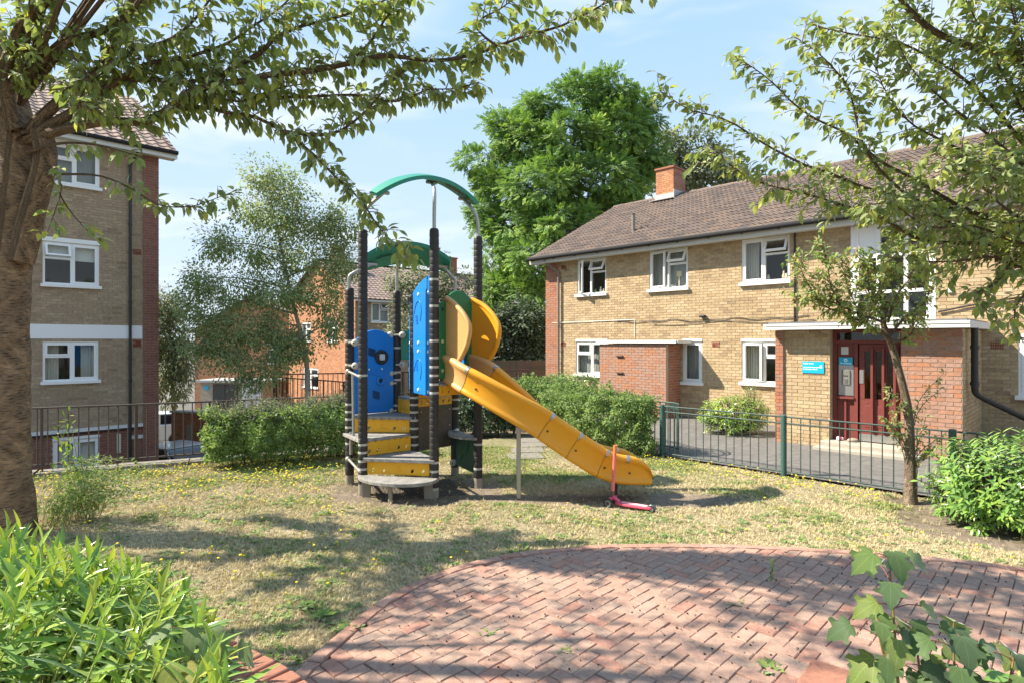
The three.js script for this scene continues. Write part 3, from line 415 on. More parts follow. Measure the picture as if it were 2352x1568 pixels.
  // brick store beside the entrance path, flat roof
  { const x0 = 2.81, x1 = 5.04, z = 0.76;
    const f = brickWall(B, { name: 'store_wall', x0, x1, y0: 0, y1: 2.025, palette: 'pink', mortar: M.mortarPale, n: 300, thick: 0.11, pos: [0, 0, z] });
    brickWall(B, { name: 'store_side', x0: 0, x1: z - 0.12, y0: 0, y1: 2.025, palette: 'red', mortar: M.mortarPale, n: 60, thick: 0.11, pos: [x1, 0, z - 0.111], turn: Math.PI / 2 });
    for (const [vx, vy] of [[3.55, 1.68], [3.55, 1.2]]) mesh('vent_cover', merged([rbox(0.22, 0.045, 0.05, 0.01, vx, vy, z + 0.03), boxGeo(0.2, 0.075, 0.02, vx, vy - 0.02, z + 0.006)]), S({ color: C(0.10, 0.06, 0.05), roughness: 0.8 }), B);
    mesh('flat_roof', boxGeo(x1 - x0 + 0.4, 0.06, z + 0.05, (x0 + x1) / 2 + 0.13, 2.09, z / 2 + 0.03), M.felt, B); mesh('roof_fascia', merged([boxGeo(x1 - x0 + 0.42, 0.085, 0.03, (x0 + x1) / 2 + 0.13, 2.095, z + 0.07), boxGeo(0.03, 0.085, z, x1 + 0.35, 2.095, z / 2 + 0.02)]), M.whitePaint, B); }
  // entrance porch
  { const z = 2.355, x0 = 8.57, x1 = 11.71, ox0 = 9.61, ox1 = 10.81;
    brickWall(B, { name: 'porch_wall', x0: 8.73, x1: ox0, y0: 0, y1: 2.325, palette: 'yellow', n: 300, thick: 0.22, pos: [0, 0, z] });
    brickWall(B, { name: 'porch_quoin', x0: x0, x1: 8.725, y0: 0, y1: 2.325, palette: 'red', mortar: M.mortarPale, n: 60, thick: 0.22, pos: [0, 0, z + 0.045] });
    brickWall(B, { name: 'porch_wall', x0: ox1, x1, y0: 0, y1: 2.325, palette: 'pink', mortar: M.mortarPale, n: 300, thick: 0.22, pos: [0, 0, z] });
    brickWall(B, { name: 'porch_side', x0: 0, x1: z - 0.03, y0: 0, y1: 2.325, palette: 'yellow', n: 200, thick: 0.2, pos: [x1, 0, z - 0.003], turn: Math.PI / 2 });
    mesh('porch_side', boxGeo(0.2, 2.325, z - 0.3, x0 + 0.1, 1.1625, z / 2 - 0.02), M.mortarYellow, B);
    mesh('canopy', boxGeo(3.36, 0.1, 2.62, 10.15, 2.385, 1.35), M.soffit, B); mesh('canopy_roof', boxGeo(3.3, 0.03, 2.55, 10.15, 2.475, 1.33), M.felt, B);
    mesh('canopy_fascia', merged([boxGeo(3.42, 0.055, 0.03, 10.15, 2.362, 2.69), boxGeo(3.42, 0.05, 0.03, 10.15, 2.43, 2.70), boxGeo(0.03, 0.12, 2.66, 11.85, 2.395, 1.36)]), M.whitePaint, B);
    // entrance screen and door, set back in the opening
    const zb = z - 0.2, E = (x, y) => [x, y];
    const scr = sub('entrance_screen', B); scr.position.z = zb; const fr = [];
    const bar = (a, b, c, d, t = 0.09, zz = 0) => fr.push(boxGeo(b - a, d - c, t, (a + b) / 2, (c + d) / 2, zz));
    bar(ox0, ox0 + 0.075, 0.16, 2.32); bar(ox1 - 0.05, ox1, 0.16, 2.32); bar(ox0 + 0.075, ox1 - 0.05, 2.27, 2.32); bar(ox0 + 0.075, ox1 - 0.05, 2.06, 2.125); bar(ox0 + 0.39, ox0 + 0.45, 0.16, 2.06, 0.1, 0.004); bar(ox0 + 0.075, ox0 + 0.39, 0.98, 1.02, 0.13, 0.02); bar(ox0 + 0.21, ox0 + 0.245, 0.18, 0.98, 0.08, 0.002);
    mesh('frame', merged(fr), M.maroon, scr); mesh('panel', merged([boxGeo(0.32, 0.82, 0.03, ox0 + 0.23, 0.57, -0.02), boxGeo(0.32, 1.06, 0.03, ox0 + 0.23, 1.53, -0.015)]), M.maroon, scr); mesh('fanlight', new THREE.PlaneGeometry(1.08, 0.16).translate((ox0 + ox1) / 2, 2.2, 0), M.glass, scr);
    mesh('intercom_plate', rbox(0.27, 0.6, 0.012, 0.004, ox0 + 0.235, 1.34, 0.01), M.steel, scr);
    mesh('intercom', merged([rbox(0.15, 0.29, 0.03, 0.006, ox0 + 0.235, 1.4, 0.025)]), S({ color: C(0.17, 0.165, 0.15), roughness: 0.5 }), scr);
    mesh('keypad', merged([...Array(12).keys()].map((k) => boxGeo(0.016, 0.014, 0.008, ox0 + 0.215 + (k % 3) * 0.022, 1.3 + Math.floor(k / 3) * 0.02, 0.044))), M.steel, scr); mesh('card_slot', boxGeo(0.08, 0.014, 0.004, ox0 + 0.235, 1.43, 0.043), M.blackPlastic, scr);
    mesh('notice', boxGeo(0.13, 0.15, 0.006, ox0 + 0.21, 1.92, 0.004), S({ color: C(0.62, 0.6, 0.55), roughness: 0.6 }), scr);
    const door = sub('door', B); door.position.z = zb; const a = ox0 + 0.47, b = ox1 - 0.07, w = b - a, dl = [];
    dl.push(boxGeo(w, 0.14, 0.045, (a + b) / 2, 1.98, 0), boxGeo(w, 0.82, 0.045, (a + b) / 2, 0.59, 0)); const gl = []; for (let i = 0; i <= 3; i++) dl.push(boxGeo(0.09, 0.93, 0.045, a + 0.045 + ((w - 0.09) * i) / 3, 1.45, 0)); for (let i = 0; i < 3; i++) gl.push(new THREE.PlaneGeometry((w - 0.36) / 3, 0.92).translate(a + 0.09 + ((w - 0.09) / 3) * (i + 0.5) - 0.045, 1.45, 0));
    mesh('leaf', merged(dl), M.maroon, door); gl.forEach((g) => mesh('pane', g, M.glass, door)); for (let i = 1; i < 4; i++) mesh('rib', rbox(0.045, 1.62, 0.09, 0.006, a + 0.06 + ((w - 0.1) * i) / 3 - 0.02, 1.18, 0.045), M.maroon, door);
    for (let i = 0; i < 3; i++) mesh('door_panel', rbox(0.13, 0.42, 0.03, 0.008, a + 0.1 + ((w - 0.09) / 3) * i + 0.06, 0.66, 0.016), M.maroon, door);
    mesh('kick_plate', boxGeo(w, 0.14, 0.012, (a + b) / 2, 0.25, 0.03), M.steel, door); mesh('push_plate', boxGeo(0.07, 0.26, 0.008, a + 0.04, 1.42, 0.028), M.steel, door);
    { const s = new Soup(); s.box(ox0 - 0.6, ox1 + 0.6, 0.02, 2.3, -0.2, zb - 0.12, WHITE, 'bdtlr'); mesh('lobby', s.geo(), M.room, B); }
    mesh('step', rbox(1.5, 0.16, 0.62, 0.015, 10.25, 0.08, z - 0.02), M.concrete, B); mesh('step', rbox(1.72, 0.085, 0.95, 0.015, 10.3, 0.03, z + 0.02), M.concrete, B);
    // signs
    const signTex = (w, h, draw) => { const c = document.createElement('canvas'); c.width = w; c.height = h; const x = c.getContext('2d'); draw(x, w, h); const t = new THREE.CanvasTexture(c); t.colorSpace = THREE.SRGBColorSpace; t.magFilter = THREE.LinearFilter; return t; };
    const t1 = signTex(512, 288, (x, w, h) => { x.fillStyle = '#12a9cf'; x.fillRect(0, 0, w, h); x.fillStyle = '#fff'; x.font = 'bold 46px sans-serif'; x.fillText('Digby Road', 22, 68); x.fillRect(22, 138, 446, 12); x.fillRect(418, 92, 50, 66); x.fillStyle = '#12a9cf'; for (let i = 0; i < 4; i++) for (let j = 0; j < 2; j++) x.fillRect(426 + j * 20, 100 + i * 13, 12, 7); x.fillStyle = '#fff'; x.font = 'bold 44px sans-serif'; x.fillText('Sunflower 39-45', 22, 206); });
    const t2 = signTex(256, 160, (x, w, h) => { x.fillStyle = '#12a9cf'; x.fillRect(0, 0, w, h); x.strokeStyle = x.fillStyle = '#fff'; x.lineWidth = 14; x.beginPath(); x.arc(128, 58, 26, 0, 7); x.stroke(); x.font = 'bold 36px sans-serif'; x.textAlign = 'center'; x.fillText('No Smoking', 128, 136); });
    const sign = (tx, w, h) => { const g = new THREE.BoxGeometry(w, h, 0.012), e = S({ color: C(0.02, 0.42, 0.62), roughness: 0.4 }), f = S({ map: tx, roughness: 0.4 }); return new THREE.Mesh(g, [e, e, e, e, f, e]); };
    for (const [m, lab, lx, ly, lz] of [[sign(t1, 0.41, 0.235), 'turquoise name plate on the yellow brick porch wall left of the door', 9.3, 1.585, z + 0.02], [sign(t2, 0.24, 0.15), 'small turquoise notice with ring emblem above the steel intercom plate', ox0 + 0.235, 1.715, zb + 0.03]]) { m.name = numbered('sign'); m.castShadow = m.receiveShadow = true; m.position.set(lx, ly, lz).applyMatrix4(B.matrixWorld); m.rotation.y = -Math.PI / 4; tag(m, lab, 'sign'); scene.add(m); }
    // soil pipe that leaves the porch corner
    const soil = sub('soil_pipe', B); mesh('pipe', merged([barGeo(V(11.83, 1.28, 1.95), V(11.83, 2.34, 1.95), 0.055, 14), pipeGeo([V(11.83, 1.34, 1.95), V(11.84, 1.2, 1.9), V(11.95, 1.08, 1.7)], 0.055, 16, 12), barGeo(V(11.95, 1.08, 1.7), V(13.3, 0.16, 0.25), 0.055, 14)]), M.blackPlastic, soil); mesh('collar', merged([new THREE.CylinderGeometry(0.068, 0.068, 0.07, 14).translate(11.83, 1.36, 1.95), new THREE.CylinderGeometry(0.068, 0.068, 0.06, 14).translate(11.83, 2.0, 1.95)]), M.blackPlastic, soil);
  }
}

// ------------------------------------------------------------------ left-hand block, in its own shade, deepened in the brick colour
{
  const B = thing('apartment_building', 'tall shade-toned yellow brick block with white windows and red brick corner behind the left tree', 'building');
  B.position.set(-10.37, 0, -17.2); B.rotation.y = Math.PI / 4; B.updateWorldMatrix(true, false);
  const x0 = -9, lo = -4.4;
  brickWall(B, { x0, x1: -0.39, y0: -0.3, y1: 7.5, openings: [[-2.6, -1.42, 6.3, 7.35], [-2.66, -1.43, 3.6, 4.725], [-2.66, -1.45, 1.05, 2.1], [-2.895, -0.395, 2.175, 2.55]], palette: 'yellowShaded', mortar: S({ color: C(0.36, 0.30, 0.22), map: grainTex, roughness: 0.97 }), n: 300, bricksFrom: lo });
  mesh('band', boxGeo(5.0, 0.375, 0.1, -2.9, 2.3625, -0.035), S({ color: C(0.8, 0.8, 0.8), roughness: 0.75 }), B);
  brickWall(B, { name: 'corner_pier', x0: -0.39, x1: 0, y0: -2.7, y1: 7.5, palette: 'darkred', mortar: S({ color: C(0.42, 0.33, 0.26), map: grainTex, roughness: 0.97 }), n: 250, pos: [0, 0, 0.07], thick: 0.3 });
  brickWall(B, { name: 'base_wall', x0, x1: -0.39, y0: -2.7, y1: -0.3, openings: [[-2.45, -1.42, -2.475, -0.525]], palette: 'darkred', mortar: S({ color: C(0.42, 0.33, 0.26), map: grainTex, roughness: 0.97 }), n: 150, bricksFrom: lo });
  mesh('ledge', boxGeo(5.0, 0.09, 0.12, -2.9, -0.28, 0.03), M.whitePaint, B); mesh('ledge_cable', barGeo(V(-5.2, -0.36, 0.06), V(-0.5, -0.36, 0.06), 0.018, 6), M.blackPlastic, B); mesh('cable_box', rbox(0.1, 0.55, 0.06, 0.01, -0.98, -0.75, 0.04), S({ color: C(0.55, 0.5, 0.4), roughness: 0.7 }), B); mesh('pier_band', boxGeo(0.34, 0.1, 0.03, -0.56, -0.62, 0.02), M.whitePaint, B);
  mesh('side_wall', boxGeo(0.2, 10.2, 8.6, -0.15, 2.4, -4.55), M.mortarYellow, B); mesh('side_wall', boxGeo(0.2, 10.2, 8.6, -8.8, 2.4, -4.55), M.mortarYellow, B); mesh('back_wall', boxGeo(8.7, 10.2, 0.2, -4.5, 2.4, -8.9), M.mortarYellow, B); for (const y of [-0.25, 2.4, 4.95, 7.44]) mesh('floor_slab', boxGeo(8.4, 0.12, 8.4, -4.5, y, -4.5), M.room, B);
  windowSet(B, { x0: -2.6, x1: -1.42, y0: 6.3, y1: 7.35, lights: ['V', 'C'], dress: 'net', head: 0.1 });
  windowSet(B, { x0: -2.66, x1: -1.43, y0: 3.6, y1: 4.725, lights: ['V', 'C'], open: { V: 22 }, head: 0.12, dress: 'blind' });
  windowSet(B, { x0: -2.66, x1: -1.45, y0: 1.05, y1: 2.1, lights: ['V', 'C'], dress: 'curtains' });
  windowSet(B, { x0: -2.45, x1: -1.42, y0: -2.475, y1: -0.525, lights: ['C', 'C'], head: 0.08, dress: 'blind', sill: false });
  { const g = sub('downpipe', B); mesh('pipe', merged([barGeo(V(-0.72, -2.7, 0.1), V(-0.72, 7.1, 0.1), 0.038, 12), barGeo(V(-0.72, 7.1, 0.1), V(-0.6, 7.4, 0.34), 0.036, 10), barGeo(V(-0.6, 7.4, 0.34), V(-0.6, 7.6, 0.4), 0.036, 10)]), M.blackPlastic, g); for (const y of [1, 3.2, 5.4, 7.1]) mesh('clip', new THREE.CylinderGeometry(0.05, 0.05, 0.07, 12).translate(-0.72, y, 0.1), M.blackPlastic, g); }
  airBrick(B, -0.53, 4.66, 0.0, 0.2, 0.16); airBrick(B, -0.53, 2.04, 0.0, 0.2, 0.2);
  tileRoof(B, { x0: -5.0, x1: 0.4, eave: [7.6, 0.46], ridge: [10.65, -4.5], palette: 'tilesPale', n: 300, seed: 52, roll: 0.038 });
  const sh2 = mesh('roof', boxGeo(4.4, 5.8, 0.08, -6.8, 2.9, 0), M.underlay, B); sh2.position.set(0, 7.6, 0.46); sh2.rotation.x = -(Math.PI / 2 - 0.552); const bk = mesh('roof', boxGeo(9.4, 5.7, 0.06, -4.3, 2.85, 0), M.underlay, B); bk.position.set(0, 7.6, -9.4); bk.rotation.x = Math.PI / 2 - 0.552;
  const gsh = new THREE.Shape(); gsh.moveTo(0, 7.5); gsh.lineTo(8.9, 7.5); gsh.lineTo(4.5, 10.4); const gw = mesh('gable_wall', new THREE.ExtrudeGeometry(gsh, { depth: 0.2, bevelEnabled: false }), M.mortarYellow, B); gw.rotation.y = Math.PI / 2; gw.position.set(-0.22, 0, 0);
  mesh('fascia', boxGeo(9.4, 0.16, 0.025, -4.3, 7.5, 0.4), M.whitePaint, B); mesh('soffit', boxGeo(9.4, 0.02, 0.42, -4.3, 7.46, 0.19), M.soffit, B); const gut = mesh('gutter', new THREE.CylinderGeometry(0.06, 0.06, 9.4, 14).rotateZ(Math.PI / 2), M.gutter, B); gut.position.set(-4.3, 7.59, 0.47); gut.rotation.x = Math.PI / 2;
}

// ------------------------------------------------------------------ houses behind the birch
{
  const B = thing('terraced_house', 'far orange brick house with gable end and red tiled roof behind the play tower', 'house');
  B.position.set(-8.8, 0, -33); B.rotation.y = Math.PI / 4; B.updateWorldMatrix(true, false);
  brickWall(B, { x0: 0, x1: 13, y0: -2.7, y1: 4.5, openings: [[1.0, 2.2, 3.225, 4.35], [5.2, 6.4, 3.225, 4.35], [9.2, 10.4, 3.225, 4.35]], palette: 'yellowShaded', mortar: M.mortarYellow, n: 60 });  // facade bricks carry shade in their colour
  for (const x of [1.0, 5.2, 9.2]) windowSet(B, { x0: x, x1: x + 1.2, y0: 3.225, y1: 4.35, lights: ['C', 'V'], open: { V: 25 }, dress: 'net' });
  brickWall(B, { name: 'gable_wall', x0: -8.5, x1: 0, y0: -2.7, y1: 4.5, gable: [-4.25, 7.05], openings: [[-3.2, -2.0, 2.1, 3.3], [-6.6, -5.4, 2.1, 3.3], [-6.4, -4.4, -0.75, 0.45]], palette: 'orange', mortar: M.mortarPale, n: 150, turn: -Math.PI / 2, pos: [-0.003, 0, -0.003] });
  for (const [a, b, c, d] of [[-3.2, -2.0, 2.1, 3.3], [-6.6, -5.4, 2.1, 3.3], [-6.4, -4.4, -0.75, 0.45]]) { const w = windowSet(B, { x0: a, x1: b, y0: c, y1: d, lights: ['C', 'V'] }); w.rotation.y = -Math.PI / 2; w.position.set(0.05, 0, 0); }
  mesh('back_wall', boxGeo(12.8, 7.2, 0.2, 6.6, 0.9, -8.4), M.mortarYellow, B); mesh('end_wall', boxGeo(0.2, 7.2, 8.4, 12.9, 0.9, -4.4), M.mortarYellow, B); mesh('ceiling', boxGeo(12.6, 0.1, 8.2, 6.5, 4.4, -4.3), M.room, B); mesh('floor_slab', boxGeo(12.6, 0.15, 8.2, 6.5, 1.8, -4.3), M.room, B);
  tileRoof(B, { x0: -0.3, x1: 13.2, eave: [4.5, 0.4], ridge: [7.1, -4.25], palette: 'tilesPale', n: 120, seed: 64, roll: 0.03 });
  const bk = mesh('roof', boxGeo(13.5, 5.4, 0.06, 6.45, 2.7, 0), M.underlay, B); bk.position.set(0, 4.5, -8.9); bk.rotation.x = Math.PI / 2 - 0.51;
  mesh('chimney', merged([boxGeo(0.7, 1.5, 0.6, 10.3, 7.5, -4.25), boxGeo(0.8, 0.1, 0.7, 10.3, 8.2, -4.25)]), S({ color: C(0.4, 0.16, 0.09), map: grainTex, roughness: 0.95 }), B); mesh('chimney', merged([boxGeo(0.7, 1.3, 0.6, 1.2, 7.3, -4.25), boxGeo(0.8, 0.1, 0.7, 1.2, 7.98, -4.25)]), S({ color: C(0.44, 0.17, 0.08), map: grainTex, roughness: 0.95 }), B);
  mesh('fascia', boxGeo(13.4, 0.16, 0.03, 6.5, 4.42, 0.36), M.whitePaint, B);

  const D = thing('terraced_house', 'distant orange brick house with flat-roofed garage front behind the birch', 'house');
  D.position.set(-21.5, 0, -41.5); D.rotation.y = -0.12; D.updateWorldMatrix(true, false);
  brickWall(D, { x0: -1, x1: 9.5, y0: -2.7, y1: 2.775, gable: [3.2, 5.1], openings: [[4.6, 5.5, 0.6, 2.1]], palette: 'orange', mortar: M.mortarPale, n: 60 });
  windowSet(D, { x0: 4.6, x1: 5.5, y0: 0.6, y1: 2.1, lights: ['V'] });
  mesh('side_wall', boxGeo(0.2, 5.4, 8, 9.4, 0, -4.2), M.mortarPale, D); mesh('back_wall', boxGeo(10.4, 5.4, 0.2, 4.2, 0, -8.2), M.mortarPale, D);
  for (const s of [-1, 1]) { const rf = mesh('roof', boxGeo(s > 0 ? 6.9 : 5.0, 0.12, 8.8, 0, 0, 0), S({ color: PAL.tiles[2], map: grainTex, roughness: 0.9 }), D); rf.position.set(s > 0 ? 6.4 : 1.0, s > 0 ? 3.93 : 3.95, -4.1); rf.rotation.z = s > 0 ? -0.354 : 0.505; }
  mesh('garage', boxGeo(4.4, 2.1, 2.4, 3.3, -1.62, 1.2), S({ color: C(0.42, 0.36, 0.28), map: grainTex, roughness: 0.95 }), D); mesh('garage_roof', boxGeo(5.0, 0.14, 2.9, 3.4, -0.5, 1.3), M.lead, D);
  for (const x of [2.45, 3.35]) mesh('garage_door', rbox(0.86, 1.7, 0.05, 0.01, x, -1.55, 2.44), S({ color: C(0.055, 0.05, 0.045), roughness: 0.6 }), D); mesh('white_panel', boxGeo(1.3, 1.75, 0.05, 4.75, -1.5, 2.44), M.whitePaint, D); mesh('blue_plate', boxGeo(0.34, 0.3, 0.03, 1.55, -0.95, 2.43), S({ color: C(0.05, 0.38, 0.6), roughness: 0.5 }), D);
}

// ------------------------------------------------------------------ play tower with spiral steps and slide
const PT = { // plastics and fittings of the tower
  core: S({ color: C(0.52, 0.50, 0.44), roughness: 0.6, map: grainTex }),
  sleeve: S({ color: C(0.030, 0.027, 0.025), roughness: 0.55, map: grainTex }),
  foot: S({ color: C(0.30, 0.27, 0.22), roughness: 0.75, map: grainTex }),
  tread: S({ color: C(0.36, 0.345, 0.32), roughness: 0.8, map: soilTex, bumpMap: bumpTex, bumpScale: 0.002 }),
  yellow: PH({ color: C(0.80, 0.40, 0.012), roughness: 0.5 }),
  slide: PH({ color: C(0.78, 0.34, 0.016), roughness: 0.36, bumpMap: bumpTex, bumpScale: 0.0006 }),
  faded: PH({ color: C(0.60, 0.33, 0.115), roughness: 0.5 }),
  blue: PH({ color: C(0.012, 0.20, 0.60), roughness: 0.38 }),
  green: PH({ color: C(0.018, 0.16, 0.055), roughness: 0.4 }),
  teal: PH({ color: C(0.02, 0.24, 0.16), roughness: 0.42 }),
  tealDark: PH({ color: C(0.03, 0.12, 0.075), roughness: 0.6, map: grainTex }),
  knob: S({ color: C(0.48, 0.45, 0.39), roughness: 0.6 }),
  board: S({ color: C(0.125, 0.10, 0.072), roughness: 0.75, map: grainTex }),
  boltBlue: S({ color: C(0.68, 0.80, 0.82), roughness: 0.5 }),
  boltGreen: S({ color: C(0.33, 0.45, 0.22), roughness: 0.5 }),
};
{
  const T = thing('play_tower', 'multi-post play tower with blue panels, spiral steps and orange slide on the lawn', 'play tower'), OX = -1.45, OD = 8.7;
  T.position.set(OX, 0, -OD);
  const tp = (X, d, y) => V(X - OX, y, -(d - OD));
  const P = { a: [-2.08, 8.19, 3.63], b: [-1.06, 8.0, 3.61], c: [-0.495, 8.56, 3.6], d: [-0.905, 9.3, 2.87], e: [-1.82, 9.28, 2.87], f: [-2.42, 8.75, 2.87], n: [-1.45, 8.7, 2.75] };
  const bands = { a: [0.33, 0.44, 0.56, 0.67, 1.63], b: [0.1, 0.22, 0.34, 0.46, 1.405, 1.52, 1.64, 1.757, 1.88, 2.11, 2.37, 2.58, 2.94], c: [0.255, 0.61, 1.295], d: [1.05, 1.19, 1.3], e: [1.1, 1.5, 1.62, 2.0], f: [0.36, 0.59, 0.71, 0.83, 0.95, 1.06, 1.17, 1.64, 1.76, 2.11], n: [0.46, 0.58, 0.7, 0.82, 0.94, 1.06, 1.17, 1.275] };
  const R = 0.064, prof = (h) => [[0.058, 0], [R - 0.004, 0.0], [R, 0.006], [R + 0.0015, h / 2], [R, h - 0.006], [R - 0.004, h], [0.058, h]].map(([x, y]) => new THREE.Vector2(x, y)), sleeveGeo = {}, bandGeo = new THREE.CylinderGeometry(0.0635, 0.0635, 0.031, 24);
  for (const k in P) {
    const [X, d, h] = P[k], g = mesh('post', new THREE.CylinderGeometry(0.061, 0.061, h, 24).translate(0, h / 2, 0), PT.sleeve, T); g.position.copy(tp(X, d, 0));
    mesh('foot', new THREE.CylinderGeometry(0.0635, 0.0635, 0.14, 20).translate(0, 0.05, 0), PT.foot, g); mesh('cap', new THREE.CylinderGeometry(0.05, 0.066, 0.03, 20).translate(0, h + 0.008, 0), PT.sleeve, g);
    let y = k === 'b' ? 0.1 : 0.13; const list = [...bands[k], 99];
    for (const b of list) { const end = Math.min(b - 0.016, h - 0.01), n = Math.max(1, Math.round((end - y) / 0.086)), L = (end - y) / n - 0.003; if (L > 0.03) for (let i = 0; i < n; i++) { const key = Math.round(L * 200) / 200; sleeveGeo[key] ??= new THREE.LatheGeometry(prof(key), 22); const m = mesh('sleeve', sleeveGeo[key], PT.sleeve, g); m.position.y = y + i * (L + 0.003); m.scale.y = L / key; } if (b < 90) mesh('band', bandGeo, PT.core, g).position.y = b; y = b + 0.016; }
  }
  const plate = (name, A, B, shape, thick, mat, bevel = 0.006) => { const a = tp(A[0], A[1], 0), b = tp(B[0], B[1], 0), g = new THREE.ExtrudeGeometry(shape, { depth: thick - 2 * bevel, bevelEnabled: true, bevelThickness: bevel, bevelSize: bevel, bevelSegments: 2, curveSegments: 18 }).translate(0, 0, -thick / 2 + bevel), m = mesh(name, g, mat, T); m.position.copy(a); m.rotation.y = -Math.atan2(b.z - a.z, b.x - a.x); return m; };
  const dist = (A, B) => Math.hypot(A[0] - B[0], A[1] - B[1]);
  // treads
  const tread = (pts, y, round) => { const s = new THREE.Shape(); pts.forEach(([X, d], i) => { const q = tp(X, d, 0); i ? s.lineTo(q.x, -q.z) : s.moveTo(q.x, -q.z); }); if (round) s.quadraticCurveTo(...round); const m = mesh('tread', new THREE.ExtrudeGeometry(s, { depth: 0.034, bevelEnabled: true, bevelThickness: 0.006, bevelSize: 0.006, bevelSegments: 2 }).rotateX(-Math.PI / 2).translate(0, y - 0.042, 0), PT.tread, T); return m; };
  const arcPts = []; for (let i = 0; i <= 20; i++) { const a = Math.PI * (i / 20), u = -Math.cos(a), v = Math.sin(a); arcPts.push([-1.57 + u * 0.56 + 0.035 * v, 8.06 - 0.19 * (u * 0.5) - v * 0.44]); }
  tread(arcPts, 0.26);
  const g2 = (A, B, t) => [lerp(A[0], B[0], t), lerp(A[1], B[1], t)];
  tread([[-2.05, 8.10], [-1.06, 7.93], [-1.0, 8.0], P.n, [-2.08, 8.25]], 0.5); tread([[-2.12, 8.12], P.n, [-1.5, 8.78], P.f, [-2.5, 8.7]], 0.75); tread([P.f, [-1.42, 8.64], P.n, P.e, [-2.36, 8.95]], 1.0); tread([P.e, P.n, P.d], 1.25); tread([P.n, P.b, P.c, P.d], 1.52);
  // risers with punched leaf-shaped holes
  const riser = (A, B, y0, y1, i0 = 0.07, i1 = 0.07, mat = PT.yellow) => { const L = dist(A, B) - i1, s = new THREE.Shape(); s.moveTo(i0, y0); s.lineTo(L, y0); s.lineTo(L, y1); s.lineTo(i0, y1); s.closePath(); const w = L - i0; for (const f of [0.09, 0.27, 0.73, 0.9]) { const p = new THREE.Path(); p.absellipse(i0 + f * w, y0 + 0.055, 0.021, 0.032, 0, Math.PI * 2, true, -0.5); s.holes.push(p); } for (let k = 0; k < 7; k++) { const p = new THREE.Path(); p.absellipse(i0 + (0.08 + k * 0.14) * w, y1 - 0.018, 0.018, 0.009, 0, Math.PI * 2, true); s.holes.push(p); } const m = plate('riser', A, B, s, 0.02, mat, 0.003); const e = []; for (let r = 0; r < 4; r++) for (let c = 0; c < 7 - r; c++) e.push(boxGeo(0.008, 0.006, 0.006, i0 + w * 0.48 + c * 0.013, y0 + 0.05 + r * 0.022, 0.012)); mesh('embossed_mark', merged(e), mat, m); return m; };
  riser(P.a, P.b, 0.27, 0.46); riser(P.a, P.n, 0.51, 0.71, 0.03, 0.06); riser(P.f, P.n, 0.76, 0.96); riser(P.e, P.n, 1.01, 1.21); riser(P.n, P.d, 1.26, 1.48); riser(P.n, P.d, 1.13, 1.245); riser(P.b, P.c, 1.36, 1.49);
  { const s = new THREE.Shape(), L = dist(P.n, P.d); s.moveTo(0.07, 0.47); s.lineTo(L - 0.07, 0.47); s.lineTo(L - 0.07, 1.13); s.lineTo(0.07, 1.13); s.closePath(); const m = plate('under_board', P.n, P.d, s, 0.018, PT.board, 0.002); for (const u of [0.12, L / 2, L - 0.12]) for (const y of [0.55, 0.8, 1.05]) mesh('screw', new THREE.CylinderGeometry(0.01, 0.01, 0.026, 8).rotateX(Math.PI / 2).translate(u, y, 0), M.steel, m); }
  // panels
  const topCurve = (s, u0, u1, ya, yb, bulge) => { for (let i = 1; i <= 14; i++) { const t = i / 14; s.lineTo(lerp(u1, u0, t), lerp(yb, ya, t) + bulge * Math.sin(Math.PI * t)); } };
  const bolts = (m, list, mat, r = 0.02, z = 0.03) => list.forEach(([u, y]) => mesh('bolt_cap', new THREE.SphereGeometry(r, 10, 6).scale(1, 1, 0.6).translate(u, y, 0), mat, m).position.z = z);
  { // tall blue panel between the newel and the front post: two boards
    const L = dist(P.n, P.b);
    for (const [ya, yb, top] of [[1.36, 2.02, 0], [2.03, 2.85, 1]]) { const s = new THREE.Shape(), u0 = -0.12, u1 = L - 0.08; s.moveTo(u0, ya + 0.02); s.lineTo(u0 + 0.02, ya); s.lineTo(u1, ya); if (top) { s.lineTo(u1, 3.0); topCurve(s, u0, u1, 2.72, 3.0, 0.06); } else { s.lineTo(u1, yb); s.lineTo(u0, yb); } s.closePath();
      const m = plate('blue_panel', P.n, P.b, s, 0.07, PT.blue, 0.012); const side = 0.037;
      bolts(m, [u0 + 0.05, 0.28, L - 0.13].flatMap((u) => [[u, ya + 0.05], [u, yb - 0.06 - (top ? 0.02 : 0)]]), PT.boltBlue, 0.028, side);
      mesh('emboss', merged([...Array(6).keys()].flatMap((k) => [boxGeo(0.09, 0.007, 0.012, 0.22 - k * 0.006, ya + 0.33 + k * 0.022, side), boxGeo(0.03, 0.012, 0.012, 0.03 + (k % 3) * 0.022, ya + 0.33 + k * 0.024, side)])), PT.blue, m);
      mesh('emboss_line', pipeGeo([V(0.1, yb - 0.35, side), V(0.2, yb - 0.2, side), V(0.34, yb - 0.18, side), V(0.4, yb - 0.32, side), V(0.36, yb - 0.46, side)], 0.008, 30, 6), PT.blue, m);
      mesh('edge_strip', rbox(0.075, yb - ya - 0.02 + (top ? 0.12 : 0), 0.085, 0.012, L - 0.13, (ya + yb) / 2 + (top ? 0.06 : 0), 0), PT.blue, m); }
  }
